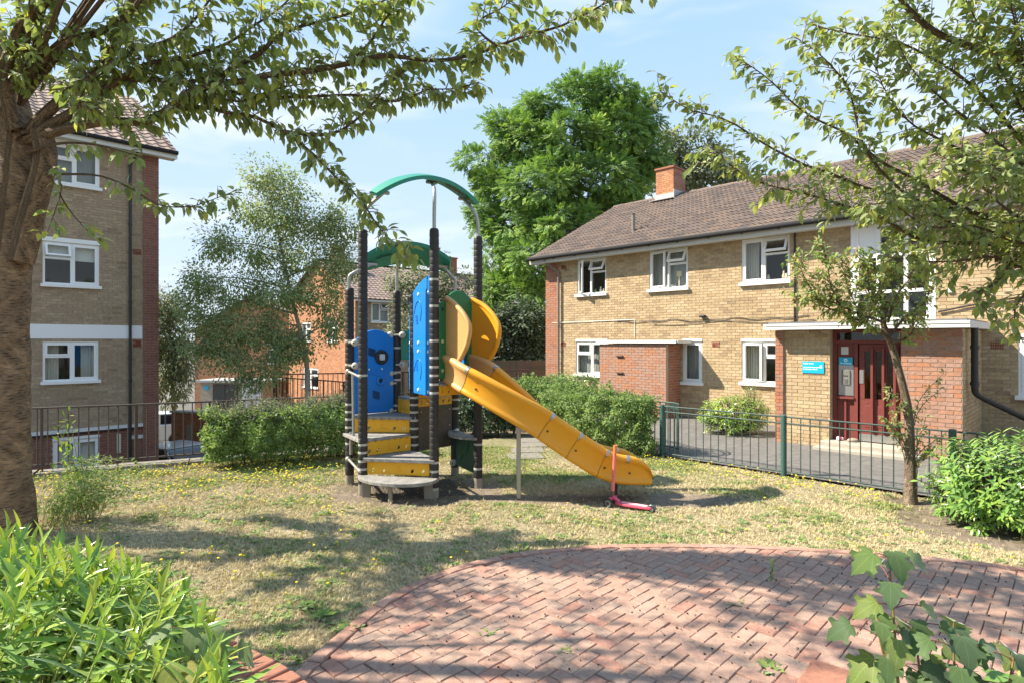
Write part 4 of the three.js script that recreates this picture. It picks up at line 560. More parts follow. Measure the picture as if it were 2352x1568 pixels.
  { // blue guard panel with dial
    const L = dist(P.f, P.e), s = new THREE.Shape(); s.moveTo(0.07, 1.02); s.lineTo(L - 0.08, 1.02); s.lineTo(L - 0.08, 2.16); topCurve(s, 0.07, L - 0.08, 2.1, 2.16, 0.14); s.closePath();
    const m = plate('blue_panel', P.f, P.e, s, 0.05, PT.blue, 0.01), z = 0.032;
    mesh('lower_board', boxGeo(L - 0.2, 0.5, 0.01, L / 2, 1.36, 0.024), PT.blue, m);
    mesh('dial', new THREE.TorusGeometry(0.085, 0.03, 10, 24).translate(L * 0.64, 1.86, z), PT.sleeve, m); mesh('dial_hub', rbox(0.09, 0.1, 0.05, 0.02, L * 0.64, 1.86, z + 0.02), S({ color: C(0.6, 0.6, 0.6), roughness: 0.5 }), m);
    mesh('porthole', new THREE.TorusGeometry(0.055, 0.022, 10, 22).translate(L * 0.62, 1.5, z), PT.blue, m); mesh('porthole_glass', new THREE.CircleGeometry(0.05, 18).translate(L * 0.62, 1.5, z), PT.sleeve, m);
    mesh('seam', boxGeo(L - 0.2, 0.018, 0.014, L / 2, 1.66, 0.026), PT.blue, m); mesh('emboss_line', pipeGeo([V(0.2, 1.6, z), V(0.36, 1.61, z), V(0.5, 1.53, z)], 0.009, 20, 6), PT.blue, m);
    for (const [u, y] of [[0.35, 1.95], [0.42, 1.3]]) mesh('emboss', merged([...Array(6).keys()].map((k) => boxGeo(0.008, 0.12, 0.012, u - 0.05 + k * 0.02, y - k * 0.006, z))), PT.sleeve, m);
    bolts(m, [[0.13, 2.0], [0.13, 1.7], [0.3, 1.68], [0.52, 1.68]], PT.boltBlue, 0.016, z);
  }
  { const L = dist(P.e, P.d), s = new THREE.Shape(); s.moveTo(0.08, 1.82); s.lineTo(L - 0.08, 1.82); s.lineTo(L - 0.08, 2.26); s.lineTo(0.08, 2.26); s.closePath(); plate('green_panel', P.e, P.d, s, 0.04, PT.teal, 0.01); const pk = []; }
  { const L = dist(P.d, P.c), s = new THREE.Shape(); s.moveTo(0.08, 1.53); s.lineTo(L - 0.08, 1.53); s.lineTo(L - 0.08, 2.35); s.lineTo(0.08, 2.4); s.closePath(); const m = plate('blue_panel', P.d, P.c, s, 0.05, PT.blue, 0.01); mesh('emboss_line', pipeGeo([V(0.2, 1.9, 0.03), V(0.35, 2.1, 0.03), V(0.55, 2.0, 0.03)], 0.01, 20, 6), PT.blue, m); }
  // grey knuckles that clamp the panels to the posts
  for (const [k, list] of [['e', [[-0.09, 2.2], [0.1, 2.2], [0.1, 1.74], [-0.09, 1.6], [-0.09, 1.45], [-0.09, 1.02], [-0.09, 0.88]]], ['f', [[0.1, 2.08], [0.1, 1.74]]], ['d', [[-0.02, 0.2]]]]) for (const [ox, y] of list) { const q = P[k], m = mesh('clamp_knob', merged([new THREE.SphereGeometry(0.055, 16, 12).scale(1, 1, 0.8), new THREE.CylinderGeometry(0.014, 0.014, 0.1, 8).rotateZ(Math.PI / 2).translate(-Math.sign(ox) * 0.05, 0, 0)]), PT.knob, T); m.position.copy(tp(q[0] + ox, q[1] - 0.07, y)); mesh('bolt_hole', new THREE.CircleGeometry(0.012, 10).translate(-0.01, 0, 0.0455), PT.sleeve, m); }
  // green gateway panel with an opening to the slide
  const Lg = dist(P.b, P.c), s = new THREE.Shape(); s.moveTo(0.075, 1.6); s.lineTo(Lg - 0.05, 1.6); s.lineTo(Lg - 0.05, 2.52); s.bezierCurveTo(Lg - 0.1, 2.66, Lg - 0.22, 2.8, Lg / 2, 2.8); s.bezierCurveTo(0.3, 2.8, 0.2, 2.68, 0.14, 2.62); s.lineTo(0.075, 2.62); s.closePath();
  const hole = new THREE.Path(); hole.absellipse(Lg / 2, 2.08, 0.2, 0.5, 0, Math.PI * 2, true); s.holes.push(hole);
  const gate = plate('green_panel', P.b, P.c, s, 0.05, PT.green, 0.012);
  bolts(gate, [[0.12, 1.7], [0.12, 2.1], [Lg - 0.1, 1.7]], PT.boltGreen, 0.028, 0.03); mesh('peg_hole', new THREE.CylinderGeometry(0.022, 0.022, 0.056, 12).rotateX(Math.PI / 2).translate(0.12, 2.54, 0), PT.sleeve, gate);
  // flared sides of the slide mouth: curved shells standing out of the gateway
  const wing = (u, flare, mat) => {
    const soup = new Soup(), outer = [[0, 2.70], [0.2, 2.6], [0.42, 2.42], [0.5, 2.28], [0.46, 2.08], [0.34, 1.9], [0.2, 1.76], [0.12, 1.66]], line = new THREE.CatmullRomCurve3(outer.map(([o, y]) => V(0, y, o))), rows = [[], []];
    const bend = (o) => u + flare * (0.05 + 0.42 * o - 0.55 * o * o), N = 26, rowA = [], K = 7;
    for (const side of [-0.014, 0.014]) { const rr = []; for (let i = 0; i <= N; i++) { const q = line.getPointAt(i / N), row = []; for (let k = 0; k <= K; k++) { const o = (q.z * k) / K; row.push([bend(o) + side, q.y, o + 0.02]); } rr.push(side > 0 ? row : row.reverse()); } soup.grid(rr, WHITE, false, 0.06, 0.05); }
    const rim = new THREE.CatmullRomCurve3(outer.map(([o, y]) => V(bend(o), y, o + 0.02)));
    const g = soup.geo(); g.deleteAttribute('color'); return mesh('mouth_side', mergeGeometries([plain(g), plain(new THREE.TubeGeometry(rim, 40, 0.036, 10)), plain(new THREE.SphereGeometry(0.036, 10, 8).translate(bend(0.1), 1.62, 0.12)), plain(new THREE.SphereGeometry(0.036, 10, 8).translate(bend(0), 2.68, 0.02))]), mat, gate);
  };
  wing(0.2, -0.12, PT.faded); wing(Lg - 0.17, 0.8, PT.slide);
  // slide: a swept trough with rolled rails, in five moulded lengths
  const slide = sub('slide', T);
  const line = new THREE.CatmullRomCurve3([[-0.84, 8.34, 1.6], [-0.67, 8.17, 1.56], [-0.47, 7.99, 1.45], [-0.22, 7.87, 1.28], [0.08, 7.82, 1.07], [0.4, 7.85, 0.84], [0.75, 7.9, 0.59], [1.05, 7.95, 0.4], [1.32, 7.98, 0.3], [1.58, 8.0, 0.27], [1.84, 8.02, 0.26]].map(([X, d, y]) => tp(X, d, y)), false, 'centripetal');
  const half = []; { const rc = [0.288, 0.285], rr = 0.05; half.push([0, 0.0], [0.12, 0.004], [0.2, 0.02], [0.235, 0.07], [0.245, 0.16], [0.245, 0.25]); for (let a = 200; a >= -50; a -= 25) half.push([rc[0] + rr * Math.cos((a * Math.PI) / 180), rc[1] + rr * Math.sin((a * Math.PI) / 180)]); half.push([0.286, 0.2], [0.276, 0.11], [0.282, 0.04]); for (let a = 60; a >= -120; a -= 30) half.push([0.262 + 0.042 * Math.cos((a * Math.PI) / 180), -0.016 + 0.042 * Math.sin((a * Math.PI) / 180)]); half.push([0.2, -0.036], [0, -0.038]); }
  const profile = [...half.slice().reverse().map(([x, y]) => [-x, y]).slice(0, -1), ...half]; // runs under, up the left, over the trough and round the right
  const frame = (t) => { const p = line.getPointAt(t), w = line.getTangentAt(t), side = V(w.x, 0, w.z).normalize().cross(V(0, 1, 0)).normalize(), up = side.clone().cross(w).normalize(); return { p, side, up: up.y < 0 ? up.negate() : up }; };
  const section = (t0, t1) => { const soup = new Soup(), rows = [], n = Math.max(6, Math.round((t1 - t0) * 70)); for (let i = 0; i <= n; i++) { const t = lerp(t0, t1, i / n), { p, side, up } = frame(t), e = t > 0.88 ? Math.sqrt(Math.max(0, 1 - ((t - 0.88) / 0.12) ** 2)) : 1, st = t < 0.12 ? 0.75 + 2.1 * t : 1, wk = t > 0.93 ? lerp(0.82, 1, e) : t < 0.14 ? lerp(0.78, 1, t / 0.14) : 1; rows.push(profile.map(([x, y]) => { const yy = y > 0 ? y * (0.12 + 0.88 * e) : y; return [p.x + side.x * x * wk + up.x * yy, p.y + side.y * x + up.y * yy, p.z + side.z * x * wk + up.z * yy]; })); } soup.grid(rows, WHITE, true, 0.05, 0.06); const cap = (row, flip) => { const c = row.reduce((a, q) => [a[0] + q[0] / row.length, a[1] + q[1] / row.length, a[2] + q[2] / row.length], [0, 0, 0]); }; const g = soup.geo(); g.deleteAttribute('color'); return g; };
  const cuts = [0, 0.155, 0.47, 0.61, 0.76, 1];
  for (let i = 0; i < 5; i++) mesh('slide_section', section(cuts[i] + (i ? 0.0012 : 0), cuts[i + 1] - 0.0012), i === 0 ? PT.faded : PT.slide, slide);
  for (const t of [0.155, 0.47, 0.61, 0.76, 0.885]) for (const s2 of [-1, 1]) { const { p, side, up } = frame(t), w = line.getTangentAt(t), e = t > 0.88 ? 0.99 : 1, c = p.clone().addScaledVector(side, s2 * 0.288).addScaledVector(up, 0.285 * e), m = mesh('rail_clamp', new THREE.CylinderGeometry(0.0545, 0.0545, 0.045, 16, 1, false), M.steel, slide); m.position.copy(c); m.quaternion.setFromUnitVectors(V(0, 1, 0), w); }
  for (const t of [0.2, 0.49, 0.63, 0.78, 0.9]) { const { p, side, up } = frame(t), m = mesh('bolt', new THREE.CylinderGeometry(0.014, 0.014, 0.05, 10), PT.sleeve, slide); const sgn = side.z > 0 ? 1 : -1; m.position.copy(p).addScaledVector(side, sgn * 0.262).addScaledVector(up, 0.1); m.quaternion.setFromUnitVectors(V(0, 1, 0), side); }
  { const q = tp(0.09, 7.93, 0), m = mesh('slide_leg', merged([rbox(0.06, 0.92, 0.06, 0.012, 0, 0.44, 0), boxGeo(0.12, 0.06, 0.22, 0.02, 0.93, 0).rotateZ(0)]), M.galv, slide); m.position.copy(q); const k = mesh('leg_bracket', new THREE.BoxGeometry(0.2, 0.02, 0.3).rotateZ(-0.62).translate(0.03, 0.985, 0), M.galv, slide); k.position.copy(q); }
  { const q = tp(1.4, 7.98, 0), m = mesh('slide_leg', rbox(0.06, 0.28, 0.07, 0.01, 0, 0.1, 0), M.ironBrown, slide); m.position.copy(q); }
  // green arched roof blades on bent tubes
  const blade = (Lp, Rp, peak, wv, hw, name) => {
    const soup = new Soup(), n = 26, th = 0.026, c = Lp.clone().add(Rp).multiplyScalar(0.5), sag = peak - c.y, pt = (a, k, o) => { const q = Lp.clone().lerp(Rp, (a + 1) / 2); q.y += sag * (1 - a * a); const slope = -2 * a * sag / (Lp.distanceTo(Rp) / 2); const dirv = Rp.clone().sub(Lp).setY(0).normalize(), nn = V(-dirv.x * slope, 1, -dirv.z * slope).normalize(); const hwA = hw * (1 - 0.35 * Math.abs(a) ** 3); return q.addScaledVector(wv, k * hwA).addScaledVector(nn, o).toArray(); };
    const rows = { top: [], bot: [], s1: [], s2: [] }; for (let i = 0; i <= n; i++) { const a = -1 + (2 * i) / n; rows.top.push([pt(a, -1, th), pt(a, 0, th + 0.02), pt(a, 1, th)]); rows.bot.push([pt(a, 1, -th), pt(a, 0, -th + 0.012), pt(a, -1, -th)]); rows.s1.push([pt(a, 1, th), pt(a, 1, -th)]); rows.s2.push([pt(a, -1, -th), pt(a, -1, th)]); }
    for (const k in rows) soup.grid(rows[k], WHITE, false, 0.2, 0.06); for (const a of [-1, 1]) soup.quad(pt(a, -1, -th), pt(a, 1, -th), pt(a, 1, th), pt(a, -1, th), WHITE);
    const g = soup.geo(); g.deleteAttribute('color'); const m = mesh('roof_blade', g, PT.teal, T); const slots = []; for (let i = 0; i < 11; i++) { const a = 0.42 + i * 0.035, q = pt(name === 'low' ? -a : a, -0.15, -th - 0.004); slots.push(boxGeo(0.012, 0.006, 0.09).rotateY(0.4).translate(...q)); } mesh('slot', merged(slots), PT.sleeve, m); return { m, pt, th };
  };
  const tl = (px, py, d) => { const q = at(px, py, d); return V(q.x - OX, q.y, q.z + OD); };
  const up = blade(tl(858, 446, 8.0), tl(1086, 466, 8.75), 4.44, V(-0.5, 0.26, -0.85).normalize(), 0.26, 'up'), low = blade(tl(840, 604, 8.85), tl(1034, 612, 9.25), 3.46, V(-0.15, -0.42, -0.9).normalize(), 0.27, 'low');
  const arm = (pk, pts, end) => { const [X, d, h] = P[pk]; mesh('bent_tube', pipeGeo([tp(X, d, h - 0.05), tp(X, d, h + 0.2), ...pts, end], 0.025, 40, 12), M.galv, T); const m = mesh('tube_bracket', rbox(0.17, 0.05, 0.05, 0.018), M.galv, T); m.position.copy(end); m.rotation.y = 0.5; };
  const endAt = (b, a) => V(...b.pt(a, 0, -b.th - 0.03));
  arm('a', [tp(-2.02, 8.18, 3.95)], endAt(up, -0.86)); arm('b', [tp(-1.06, 8.02, 4.15)], endAt(up, 0.1).add(V(0.02, -0.01, 0))); arm('c', [tp(-0.53, 8.56, 3.95)], endAt(up, 0.84));
  arm('f', [tp(-2.36, 8.76, 3.12)], endAt(low, -0.9)); arm('e', [tp(-1.81, 9.27, 3.25)], endAt(low, -0.1)); arm('d', [tp(-0.95, 9.28, 3.12)], endAt(low, 0.86));
  // hand rail on the left of the steps, front foot, side counter
  mesh('hand_rail', merged([barGeo(tp(-2.42, 8.68, 1.66), tp(-2.1, 8.12, 1.61), 0.02), barGeo(tp(-2.3, 8.48, 1.63), tp(-2.28, 8.45, 0.72), 0.02), barGeo(tp(-2.42, 8.68, 0.37), tp(-2.1, 8.12, 0.3), 0.02), barGeo(tp(-2.36, 8.6, 0.78), tp(-2.36, 8.6, 0.45), 0.024)]), M.galv, T);
  for (const [X, d, y] of [[-2.42, 8.67, 1.66], [-2.42, 8.67, 0.37]]) { const m = mesh('rail_joint', new THREE.SphereGeometry(0.04, 14, 10), M.galv, T); m.position.copy(tp(X, d, y)); }
  mesh('step_leg', new THREE.CylinderGeometry(0.03, 0.03, 0.3, 12).translate(0, 0.1, 0), PT.foot, T).position.copy(tp(-1.6, 7.72, 0)); for (const X of [-2.0, -1.13]) { const m = mesh('step_bracket', rbox(0.12, 0.3, 0.04, 0.008, 0, 0.1, 0), PT.foot, T); m.position.copy(tp(X, X < -1.5 ? 8.06 : 7.95, 0)); }
  { const A = g2(P.d, P.c, 0.0), B = P.c, sh = new THREE.Shape(); const a = tp(P.d[0], P.d[1], 0), b = tp(P.c[0], P.c[1], 0); sh.moveTo(a.x - 0.08, -a.z - 0.1); sh.quadraticCurveTo((a.x + b.x) / 2 - 0.32, -(a.z + b.z) / 2 - 0.36, b.x - 0.02, -b.z - 0.08); sh.lineTo(b.x, -b.z); sh.lineTo(a.x, -a.z); mesh('counter', new THREE.ExtrudeGeometry(sh, { depth: 0.03, bevelEnabled: true, bevelSize: 0.005, bevelThickness: 0.005, bevelSegments: 2 }).rotateX(-Math.PI / 2).translate(0, 0.68, 0), PT.tread, T); const q = new THREE.Shape(), L = dist(P.d, P.c); q.moveTo(0.09, 0.17); q.lineTo(L - 0.08, 0.17); q.lineTo(L - 0.08, 0.67); q.lineTo(0.09, 0.67); q.closePath(); const m = plate('counter_panel', P.d, P.c, q, 0.03, PT.tealDark, 0.006); mesh('emboss_line', pipeGeo([V(0.25, 0.25, 0.02), V(0.35, 0.4, 0.02), V(0.5, 0.45, 0.02), V(0.55, 0.6, 0.02)], 0.008, 20, 6), PT.green, m); const bw = mesh('basin', new THREE.SphereGeometry(0.05, 14, 8).scale(1, 0.7, 1), M.steel, T); bw.position.copy(tp(-0.86, 9.05, 0.735)); }
}
// rubber grid mat under the tower
{ const g = []; for (let i = 5; i < 29; i++) { g.push(boxGeo(1.2, 0.006, 0.012, 0, 0.0, -0.83 + i * 0.05)); g.push(boxGeo(0.012, 0.0055, 1.2, -0.83 + i * 0.05, -0.0003, 0)); } const m = mesh('rubber_mat', merged(g), S({ color: C(0.12, 0.10, 0.085), roughness: 0.95 }), scene); m.position.set(-1.4, -0.018, -8.55); m.rotation.y = 0.35; tag(m, 'dark rubber grid mat on bare earth under the play tower', 'mat'); }

// ------------------------------------------------------------------ scooter in front of the slide end
{
  const G = thing('kick_scooter', 'pink three-wheeled toy scooter parked in front of the slide end', 'scooter'); G.position.set(1.29, -0.012, -7.54); G.rotation.y = Math.atan2(-0.27, 0.39) ; // local x runs towards the back wheel
  const pink = PH({ color: C(0.70, 0.085, 0.15), roughness: 0.38, clearcoat: 0.4 }), black = S({ color: C(0.02, 0.02, 0.02), roughness: 0.6 }), hub = S({ color: C(0.55, 0.55, 0.55), roughness: 0.5 });
  const deck = new THREE.Shape(); deck.moveTo(0.06, -0.04); deck.bezierCurveTo(0.12, -0.065, 0.22, -0.07, 0.34, -0.055); deck.bezierCurveTo(0.44, -0.05, 0.5, -0.04, 0.52, -0.03); deck.lineTo(0.52, 0.03); deck.bezierCurveTo(0.5, 0.04, 0.44, 0.05, 0.34, 0.055); deck.bezierCurveTo(0.22, 0.07, 0.12, 0.065, 0.06, 0.04); deck.closePath();
  mesh('deck', new THREE.ExtrudeGeometry(deck, { depth: 0.018, bevelEnabled: true, bevelSize: 0.008, bevelThickness: 0.006, bevelSegments: 2 }).rotateX(-Math.PI / 2).translate(0, 0.05, 0), pink, G);
  mesh('deck_grip', rbox(0.34, 0.006, 0.075, 0.003, 0.3, 0.0765, 0), PH({ color: C(0.78, 0.42, 0.45), roughness: 0.7 }), G);
  mesh('fork', merged([pipeGeo([V(0.1, 0.065, 0), V(0.05, 0.1, 0), V(0.01, 0.125, 0)], 0.028, 12, 10), rbox(0.05, 0.035, 0.19, 0.012, 0, 0.11, 0)]), pink, G);
  for (const s of [-1, 1]) { const w = sub('wheel', G); w.position.set(-0.012, 0.064, s * 0.11); mesh('tyre', new THREE.TorusGeometry(0.05, 0.016, 10, 24), black, w); mesh('rim', new THREE.CylinderGeometry(0.036, 0.036, 0.02, 18).rotateX(Math.PI / 2), hub, w); for (let i = 0; i < 5; i++) { const a = (i / 5) * Math.PI * 2, sp = mesh('spoke', boxGeo(0.012, 0.07, 0.024), black, w); sp.rotation.z = a; } }
  { const w = sub('wheel', G); w.position.set(0.53, 0.04, 0); mesh('tyre', new THREE.TorusGeometry(0.03, 0.013, 10, 20), black, w); mesh('rim', new THREE.CylinderGeometry(0.022, 0.022, 0.02, 14).rotateX(Math.PI / 2), hub, w); }
  mesh('mudguard', new THREE.TorusGeometry(0.05, 0.016, 8, 16, Math.PI * 0.75).rotateZ(0.2).translate(0.53, 0.042, 0), S({ color: C(0.10, 0.13, 0.13), roughness: 0.3, metalness: 0.5 }), G);
  mesh('stem_joint', new THREE.CylinderGeometry(0.022, 0.026, 0.085, 14).translate(0.005, 0.165, 0), S({ color: C(0.16, 0.07, 0.05), roughness: 0.5 }), G);
  mesh('stem', merged([new THREE.CylinderGeometry(0.021, 0.023, 0.56, 14).translate(0, 0.28, 0)]), PH({ color: C(0.78, 0.17, 0.16), roughness: 0.35, clearcoat: 0.4 }), G); const st = G.children[G.children.length - 1]; st.position.set(0.005, 0.2, 0); st.rotation.z = -0.06;
  mesh('stem_grip', new THREE.CylinderGeometry(0.024, 0.024, 0.1, 14).translate(0.038, 0.74, 0).rotateZ(-0.0), PH({ color: C(0.8, 0.2, 0.05), roughness: 0.5 }), G);
}

// ------------------------------------------------------------------ railings
// bars each on their own; pts are ground points, spacing along the run
const barCache = {};
function railRun(parent, pts, { h = 0.92, rails = [0.06, 0.82, 0.92], barR = 0.008, railR = 0.013, gap = 0.125, mat, y = 0, flat = false, postMat, posts = [], postR = 0.045, postH = 0.96 }) {
  const curve = new THREE.CurvePath(); for (let i = 0; i + 1 < pts.length; i++) curve.add(new THREE.LineCurve3(pts[i], pts[i + 1])); const len = curve.getLength(), n = Math.round(len / gap);
  for (const r of rails) mesh('rail', merged(pts.slice(0, -1).map((p, i) => barGeo(p.clone().setY(p.y + y + r), pts[i + 1].clone().setY(pts[i + 1].y + y + r), railR, 8))), mat, parent);
  const lo = rails[0], key = [h, lo, barR].join(), g = (barCache[key] ??= new THREE.CylinderGeometry(barR, barR, h - lo, 8).translate(0, (h + lo) / 2, 0));
  for (let i = 0; i < n; i++) { const p = curve.getPointAt((i + 0.5) / n), m = mesh('bar', g, mat, parent); m.position.set(p.x, p.y + y, p.z); }
  for (const q of posts) { const m = mesh('post', merged([new THREE.CylinderGeometry(postR, postR, postH, 16).translate(0, postH / 2, 0), new THREE.SphereGeometry(postR, 16, 6, 0, 7, 0, Math.PI / 2).scale(1, 0.35, 1).translate(0, postH, 0)]), postMat ?? mat, parent); m.position.set(q.x, q.y + y - 0.02, q.z); }
}
{
  const F = thing('metal_fence', 'dark green bar fence with round posts along the tarmac path', 'fence'), c = [[2.76, 10.78], [4.28, 9.25], [5.8, 7.73], [7.32, 6.21], [8.84, 4.69]].map(([X, d]) => gp(X, d));
  for (let i = 0; i < 4; i++) { const dir = c[i + 1].clone().sub(c[i]).normalize(); railRun(F, [c[i].clone().addScaledVector(dir, 0.05), c[i + 1].clone().addScaledVector(dir, -0.05)], { mat: M.barGreen, gap: 0.135 }); }
  railRun(F, [c[0], c[1]], { rails: [], gap: 99, mat: M.barGreen, posts: c, postMat: M.greenMetal });
  const arc = []; for (let i = 0; i <= 14; i++) { const a = -Math.PI / 2 + (Math.PI * i) / 14; arc.push(gp(2.76 + 0.4 * Math.cos(a), 11.17 + 0.39 * Math.sin(a))); }
  railRun(F, arc, { mat: M.greenMetal, gap: 0.1, barR: 0.011 });
  const G = thing('metal_fence', 'black bar fence running behind the clipped hedge towards the brick store', 'fence'); railRun(G, [gp(2.74, 11.58), gp(2.45, 12.3), gp(1.9, 13.4), gp(1.4, 14.4)], { mat: M.blackPlastic, gap: 0.125, posts: [gp(2.45, 12.3), gp(1.4, 14.4)], postR: 0.04 });
}
{
  const R = thing('iron_railing', 'brown iron railing along the drop in front of the tall block', 'railing'), pts = [[-10.6, 7.77], [-7.5, 9.28], [-6.39, 9.79], [-5.58, 10.16], [-3.38, 11.3], [-1.9, 12.1]].map(([X, d]) => gp(X, d, 0.05));
  railRun(R, pts, { mat: M.ironBrown, h: 1.0, rails: [0.1, 1.0], gap: 0.135, barR: 0.009, railR: 0.016, posts: [[-8.6, 8.745], [-7.45, 9.3], [-6.3, 9.83], [-5.3, 10.3], [-4.3, 10.82], [-3.3, 11.34]].map(([X, d]) => gp(X, d, 0.0)), postR: 0.02, postH: 1.06 });
  const Q = thing('iron_railing', 'dark rust-red railing below the birch tree', 'railing'), q = [[-7.25, 17.9], [-5.9, 18.4], [-3.6, 19.3], [-1.0, 20.2], [0.6, 20.8]].map(([X, d]) => gp(X, d, 0)); railRun(Q, q, { mat: M.ironRust, h: 1.1, rails: [0.1, 1.1], gap: 0.15, barR: 0.012, railR: 0.02, posts: [q[0], q[2]], postR: 0.03, postH: 1.1 });
  const Q2 = thing('iron_railing', 'rust-red railing that slopes away from the birch trunk behind the hedge', 'railing'), q2 = [[-7.25, 17.9, 0], [-5.2, 16.9, -0.05], [-3.4, 16.0, -0.12]].map(([X, d, y]) => gp(X, d, y)); railRun(Q2, q2, { mat: M.ironRust, h: 1.02, rails: [0.1, 1.02], gap: 0.15, barR: 0.012, railR: 0.018 });
}
{ // board fence behind the hedge, under the dark evergreen
  const F = thing('board_fence', 'weathered brown board fence beneath the dark evergreen bush', 'fence'), r = rng(8); for (let i = 0; i < 26; i++) { const t = i / 25, m = mesh('board', boxGeo(0.115, 1.42, 0.02, 0, 0.7, 0), S({ color: C(0.15 + r() * 0.05, 0.105 + r() * 0.03, 0.08), map: grainTex, roughness: 0.95 }), F); m.position.set(lerp(-1.6, 1.35, t), 0, -lerp(21.5, 21.6, t)); m.rotation.y = (r() - 0.5) * 0.05; } for (const y of [0.3, 1.15]) mesh('rail', boxGeo(3, 0.09, 0.04, -0.1, y, -21.58), S({ color: C(0.12, 0.09, 0.07), roughness: 0.95 }), F);
}

// ------------------------------------------------------------------ lower yard: brick bin wall, bin, cars
{
  const W = thing('yard_wall', 'low red brick yard wall seen through the brown railing', 'wall'); W.position.set(-13.3, 0, -23.0); W.rotation.y = -0.35; W.updateWorldMatrix(true, false);
  brickWall(W, { name: 'face', x0: 0, x1: 4.2, y0: -2.7, y1: -0.675, palette: 'red', mortar: M.mortarPale, n: 120 }); mesh('coping', rbox(4.3, 0.09, 0.36, 0.015, 2.1, -0.63, -0.11), M.concrete, W); mesh('hatch', boxGeo(0.28, 1.2, 0.03, 0.9, -1.7, 0.02), M.room, W); mesh('end_face', boxGeo(0.06, 2.0, 0.24, -0.035, -1.69, -0.12), S({ color: PAL.orange[0], map: grainTex, roughness: 0.95 }), W);
  const Bn = thing('wheelie_bin', 'large dark waste bin with red lid in front of the yard wall', 'bin'); Bn.position.set(-11.6, -2.75, -20.6); Bn.rotation.y = 0.2; const bs = new THREE.Shape(); bs.moveTo(-0.52, 0.16); bs.lineTo(0.52, 0.16); bs.lineTo(0.62, 1.12); bs.lineTo(-0.62, 1.12); bs.closePath();
  mesh('body', new THREE.ExtrudeGeometry(bs, { depth: 0.9, bevelEnabled: true, bevelSize: 0.03, bevelThickness: 0.03, bevelSegments: 2 }).translate(0, 0, -0.45), S({ color: C(0.035, 0.035, 0.035), roughness: 0.6 }), Bn); mesh('lid', merged([rbox(1.34, 0.09, 1.1, 0.04, 0, 1.22, 0), rbox(1.34, 0.12, 0.06, 0.02, 0, 1.18, 0.54)]), S({ color: C(0.42, 0.09, 0.035), roughness: 0.5 }), Bn); for (const [x, z] of [[-0.45, -0.35], [0.45, -0.35], [-0.45, 0.35], [0.45, 0.35]]) mesh('wheel', new THREE.CylinderGeometry(0.09, 0.09, 0.06, 14).rotateX(Math.PI / 2).translate(x, 0.09, z), M.blackPlastic, Bn);
  const car = (label, col) => {
    const G = thing('parked_car', label, 'car', 'cars in the lower yard'), paint = PH({ color: col, roughness: 0.35, clearcoat: 1, clearcoatRoughness: 0.08 }), dark = S({ color: C(0.02, 0.024, 0.028), roughness: 0.08 });
    const s = new THREE.Shape(); s.moveTo(-2.05, 0.32); s.lineTo(-2.08, 0.62); s.bezierCurveTo(-2.0, 0.84, -1.5, 0.9, -1.05, 0.94); s.lineTo(1.75, 0.98); s.bezierCurveTo(2.0, 0.95, 2.08, 0.8, 2.08, 0.4); s.lineTo(1.75, 0.28); s.absarc(1.3, 0.3, 0.34, 0, Math.PI, false); s.lineTo(-0.95, 0.28); s.absarc(-1.3, 0.3, 0.34, 0, Math.PI, false); s.closePath();
    mesh('body', new THREE.ExtrudeGeometry(s, { depth: 1.5, bevelEnabled: true, bevelSize: 0.06, bevelThickness: 0.1, bevelSegments: 3, curveSegments: 10 }).translate(0, 0, -0.75), paint, G);
    const k = new THREE.Shape(); k.moveTo(-1.0, 0.95); k.bezierCurveTo(-0.6, 1.25, -0.35, 1.44, 0.1, 1.46); k.lineTo(1.2, 1.43); k.bezierCurveTo(1.6, 1.35, 1.8, 1.1, 1.88, 0.98); k.closePath(); mesh('cabin', new THREE.ExtrudeGeometry(k, { depth: 1.24, bevelEnabled: true, bevelSize: 0.03, bevelThickness: 0.08, bevelSegments: 2 }).translate(0, 0, -0.62), dark, G);
    mesh('car_roof', rbox(1.35, 0.05, 1.28, 0.02, 0.55, 1.475, 0), paint, G); for (const x of [-0.25, 0.62, 1.5]) for (const z of [-0.71, 0.71]) mesh('pillar', boxGeo(0.07, 0.52, 0.03, 0, 0, 0).rotateZ(x < 0 ? -0.7 : x > 1 ? 0.5 : 0).translate(x - (x < 0 ? 0.2 : 0), 1.2, z), paint, G);
    for (const [x, z] of [[-1.3, -0.78], [1.3, -0.78], [-1.3, 0.78], [1.3, 0.78]]) { const w = sub('wheel', G); w.position.set(x, 0.3, z); mesh('tyre', new THREE.CylinderGeometry(0.3, 0.3, 0.2, 22).rotateX(Math.PI / 2), M.blackPlastic, w); mesh('rim', new THREE.CylinderGeometry(0.19, 0.19, 0.21, 18).rotateX(Math.PI / 2), M.steel, w); }
    for (const z of [-0.55, 0.55]) mesh('headlight', rbox(0.12, 0.14, 0.3, 0.04, -2.08, 0.68, z), S({ color: C(0.7, 0.7, 0.7), roughness: 0.1 }), G); return G;
  };
  const c1 = car('white parked car seen between the tall block and the yard wall', C(0.72, 0.73, 0.75)); c1.position.set(-17.2, -2.75, -27.5); c1.rotation.y = 0.5;
  const c2 = car('silver car bonnet in the yard just beyond the brown railing', C(0.5, 0.52, 0.56)); c2.position.set(-10.6, -2.75, -19.0); c2.rotation.y = 2.6;
}

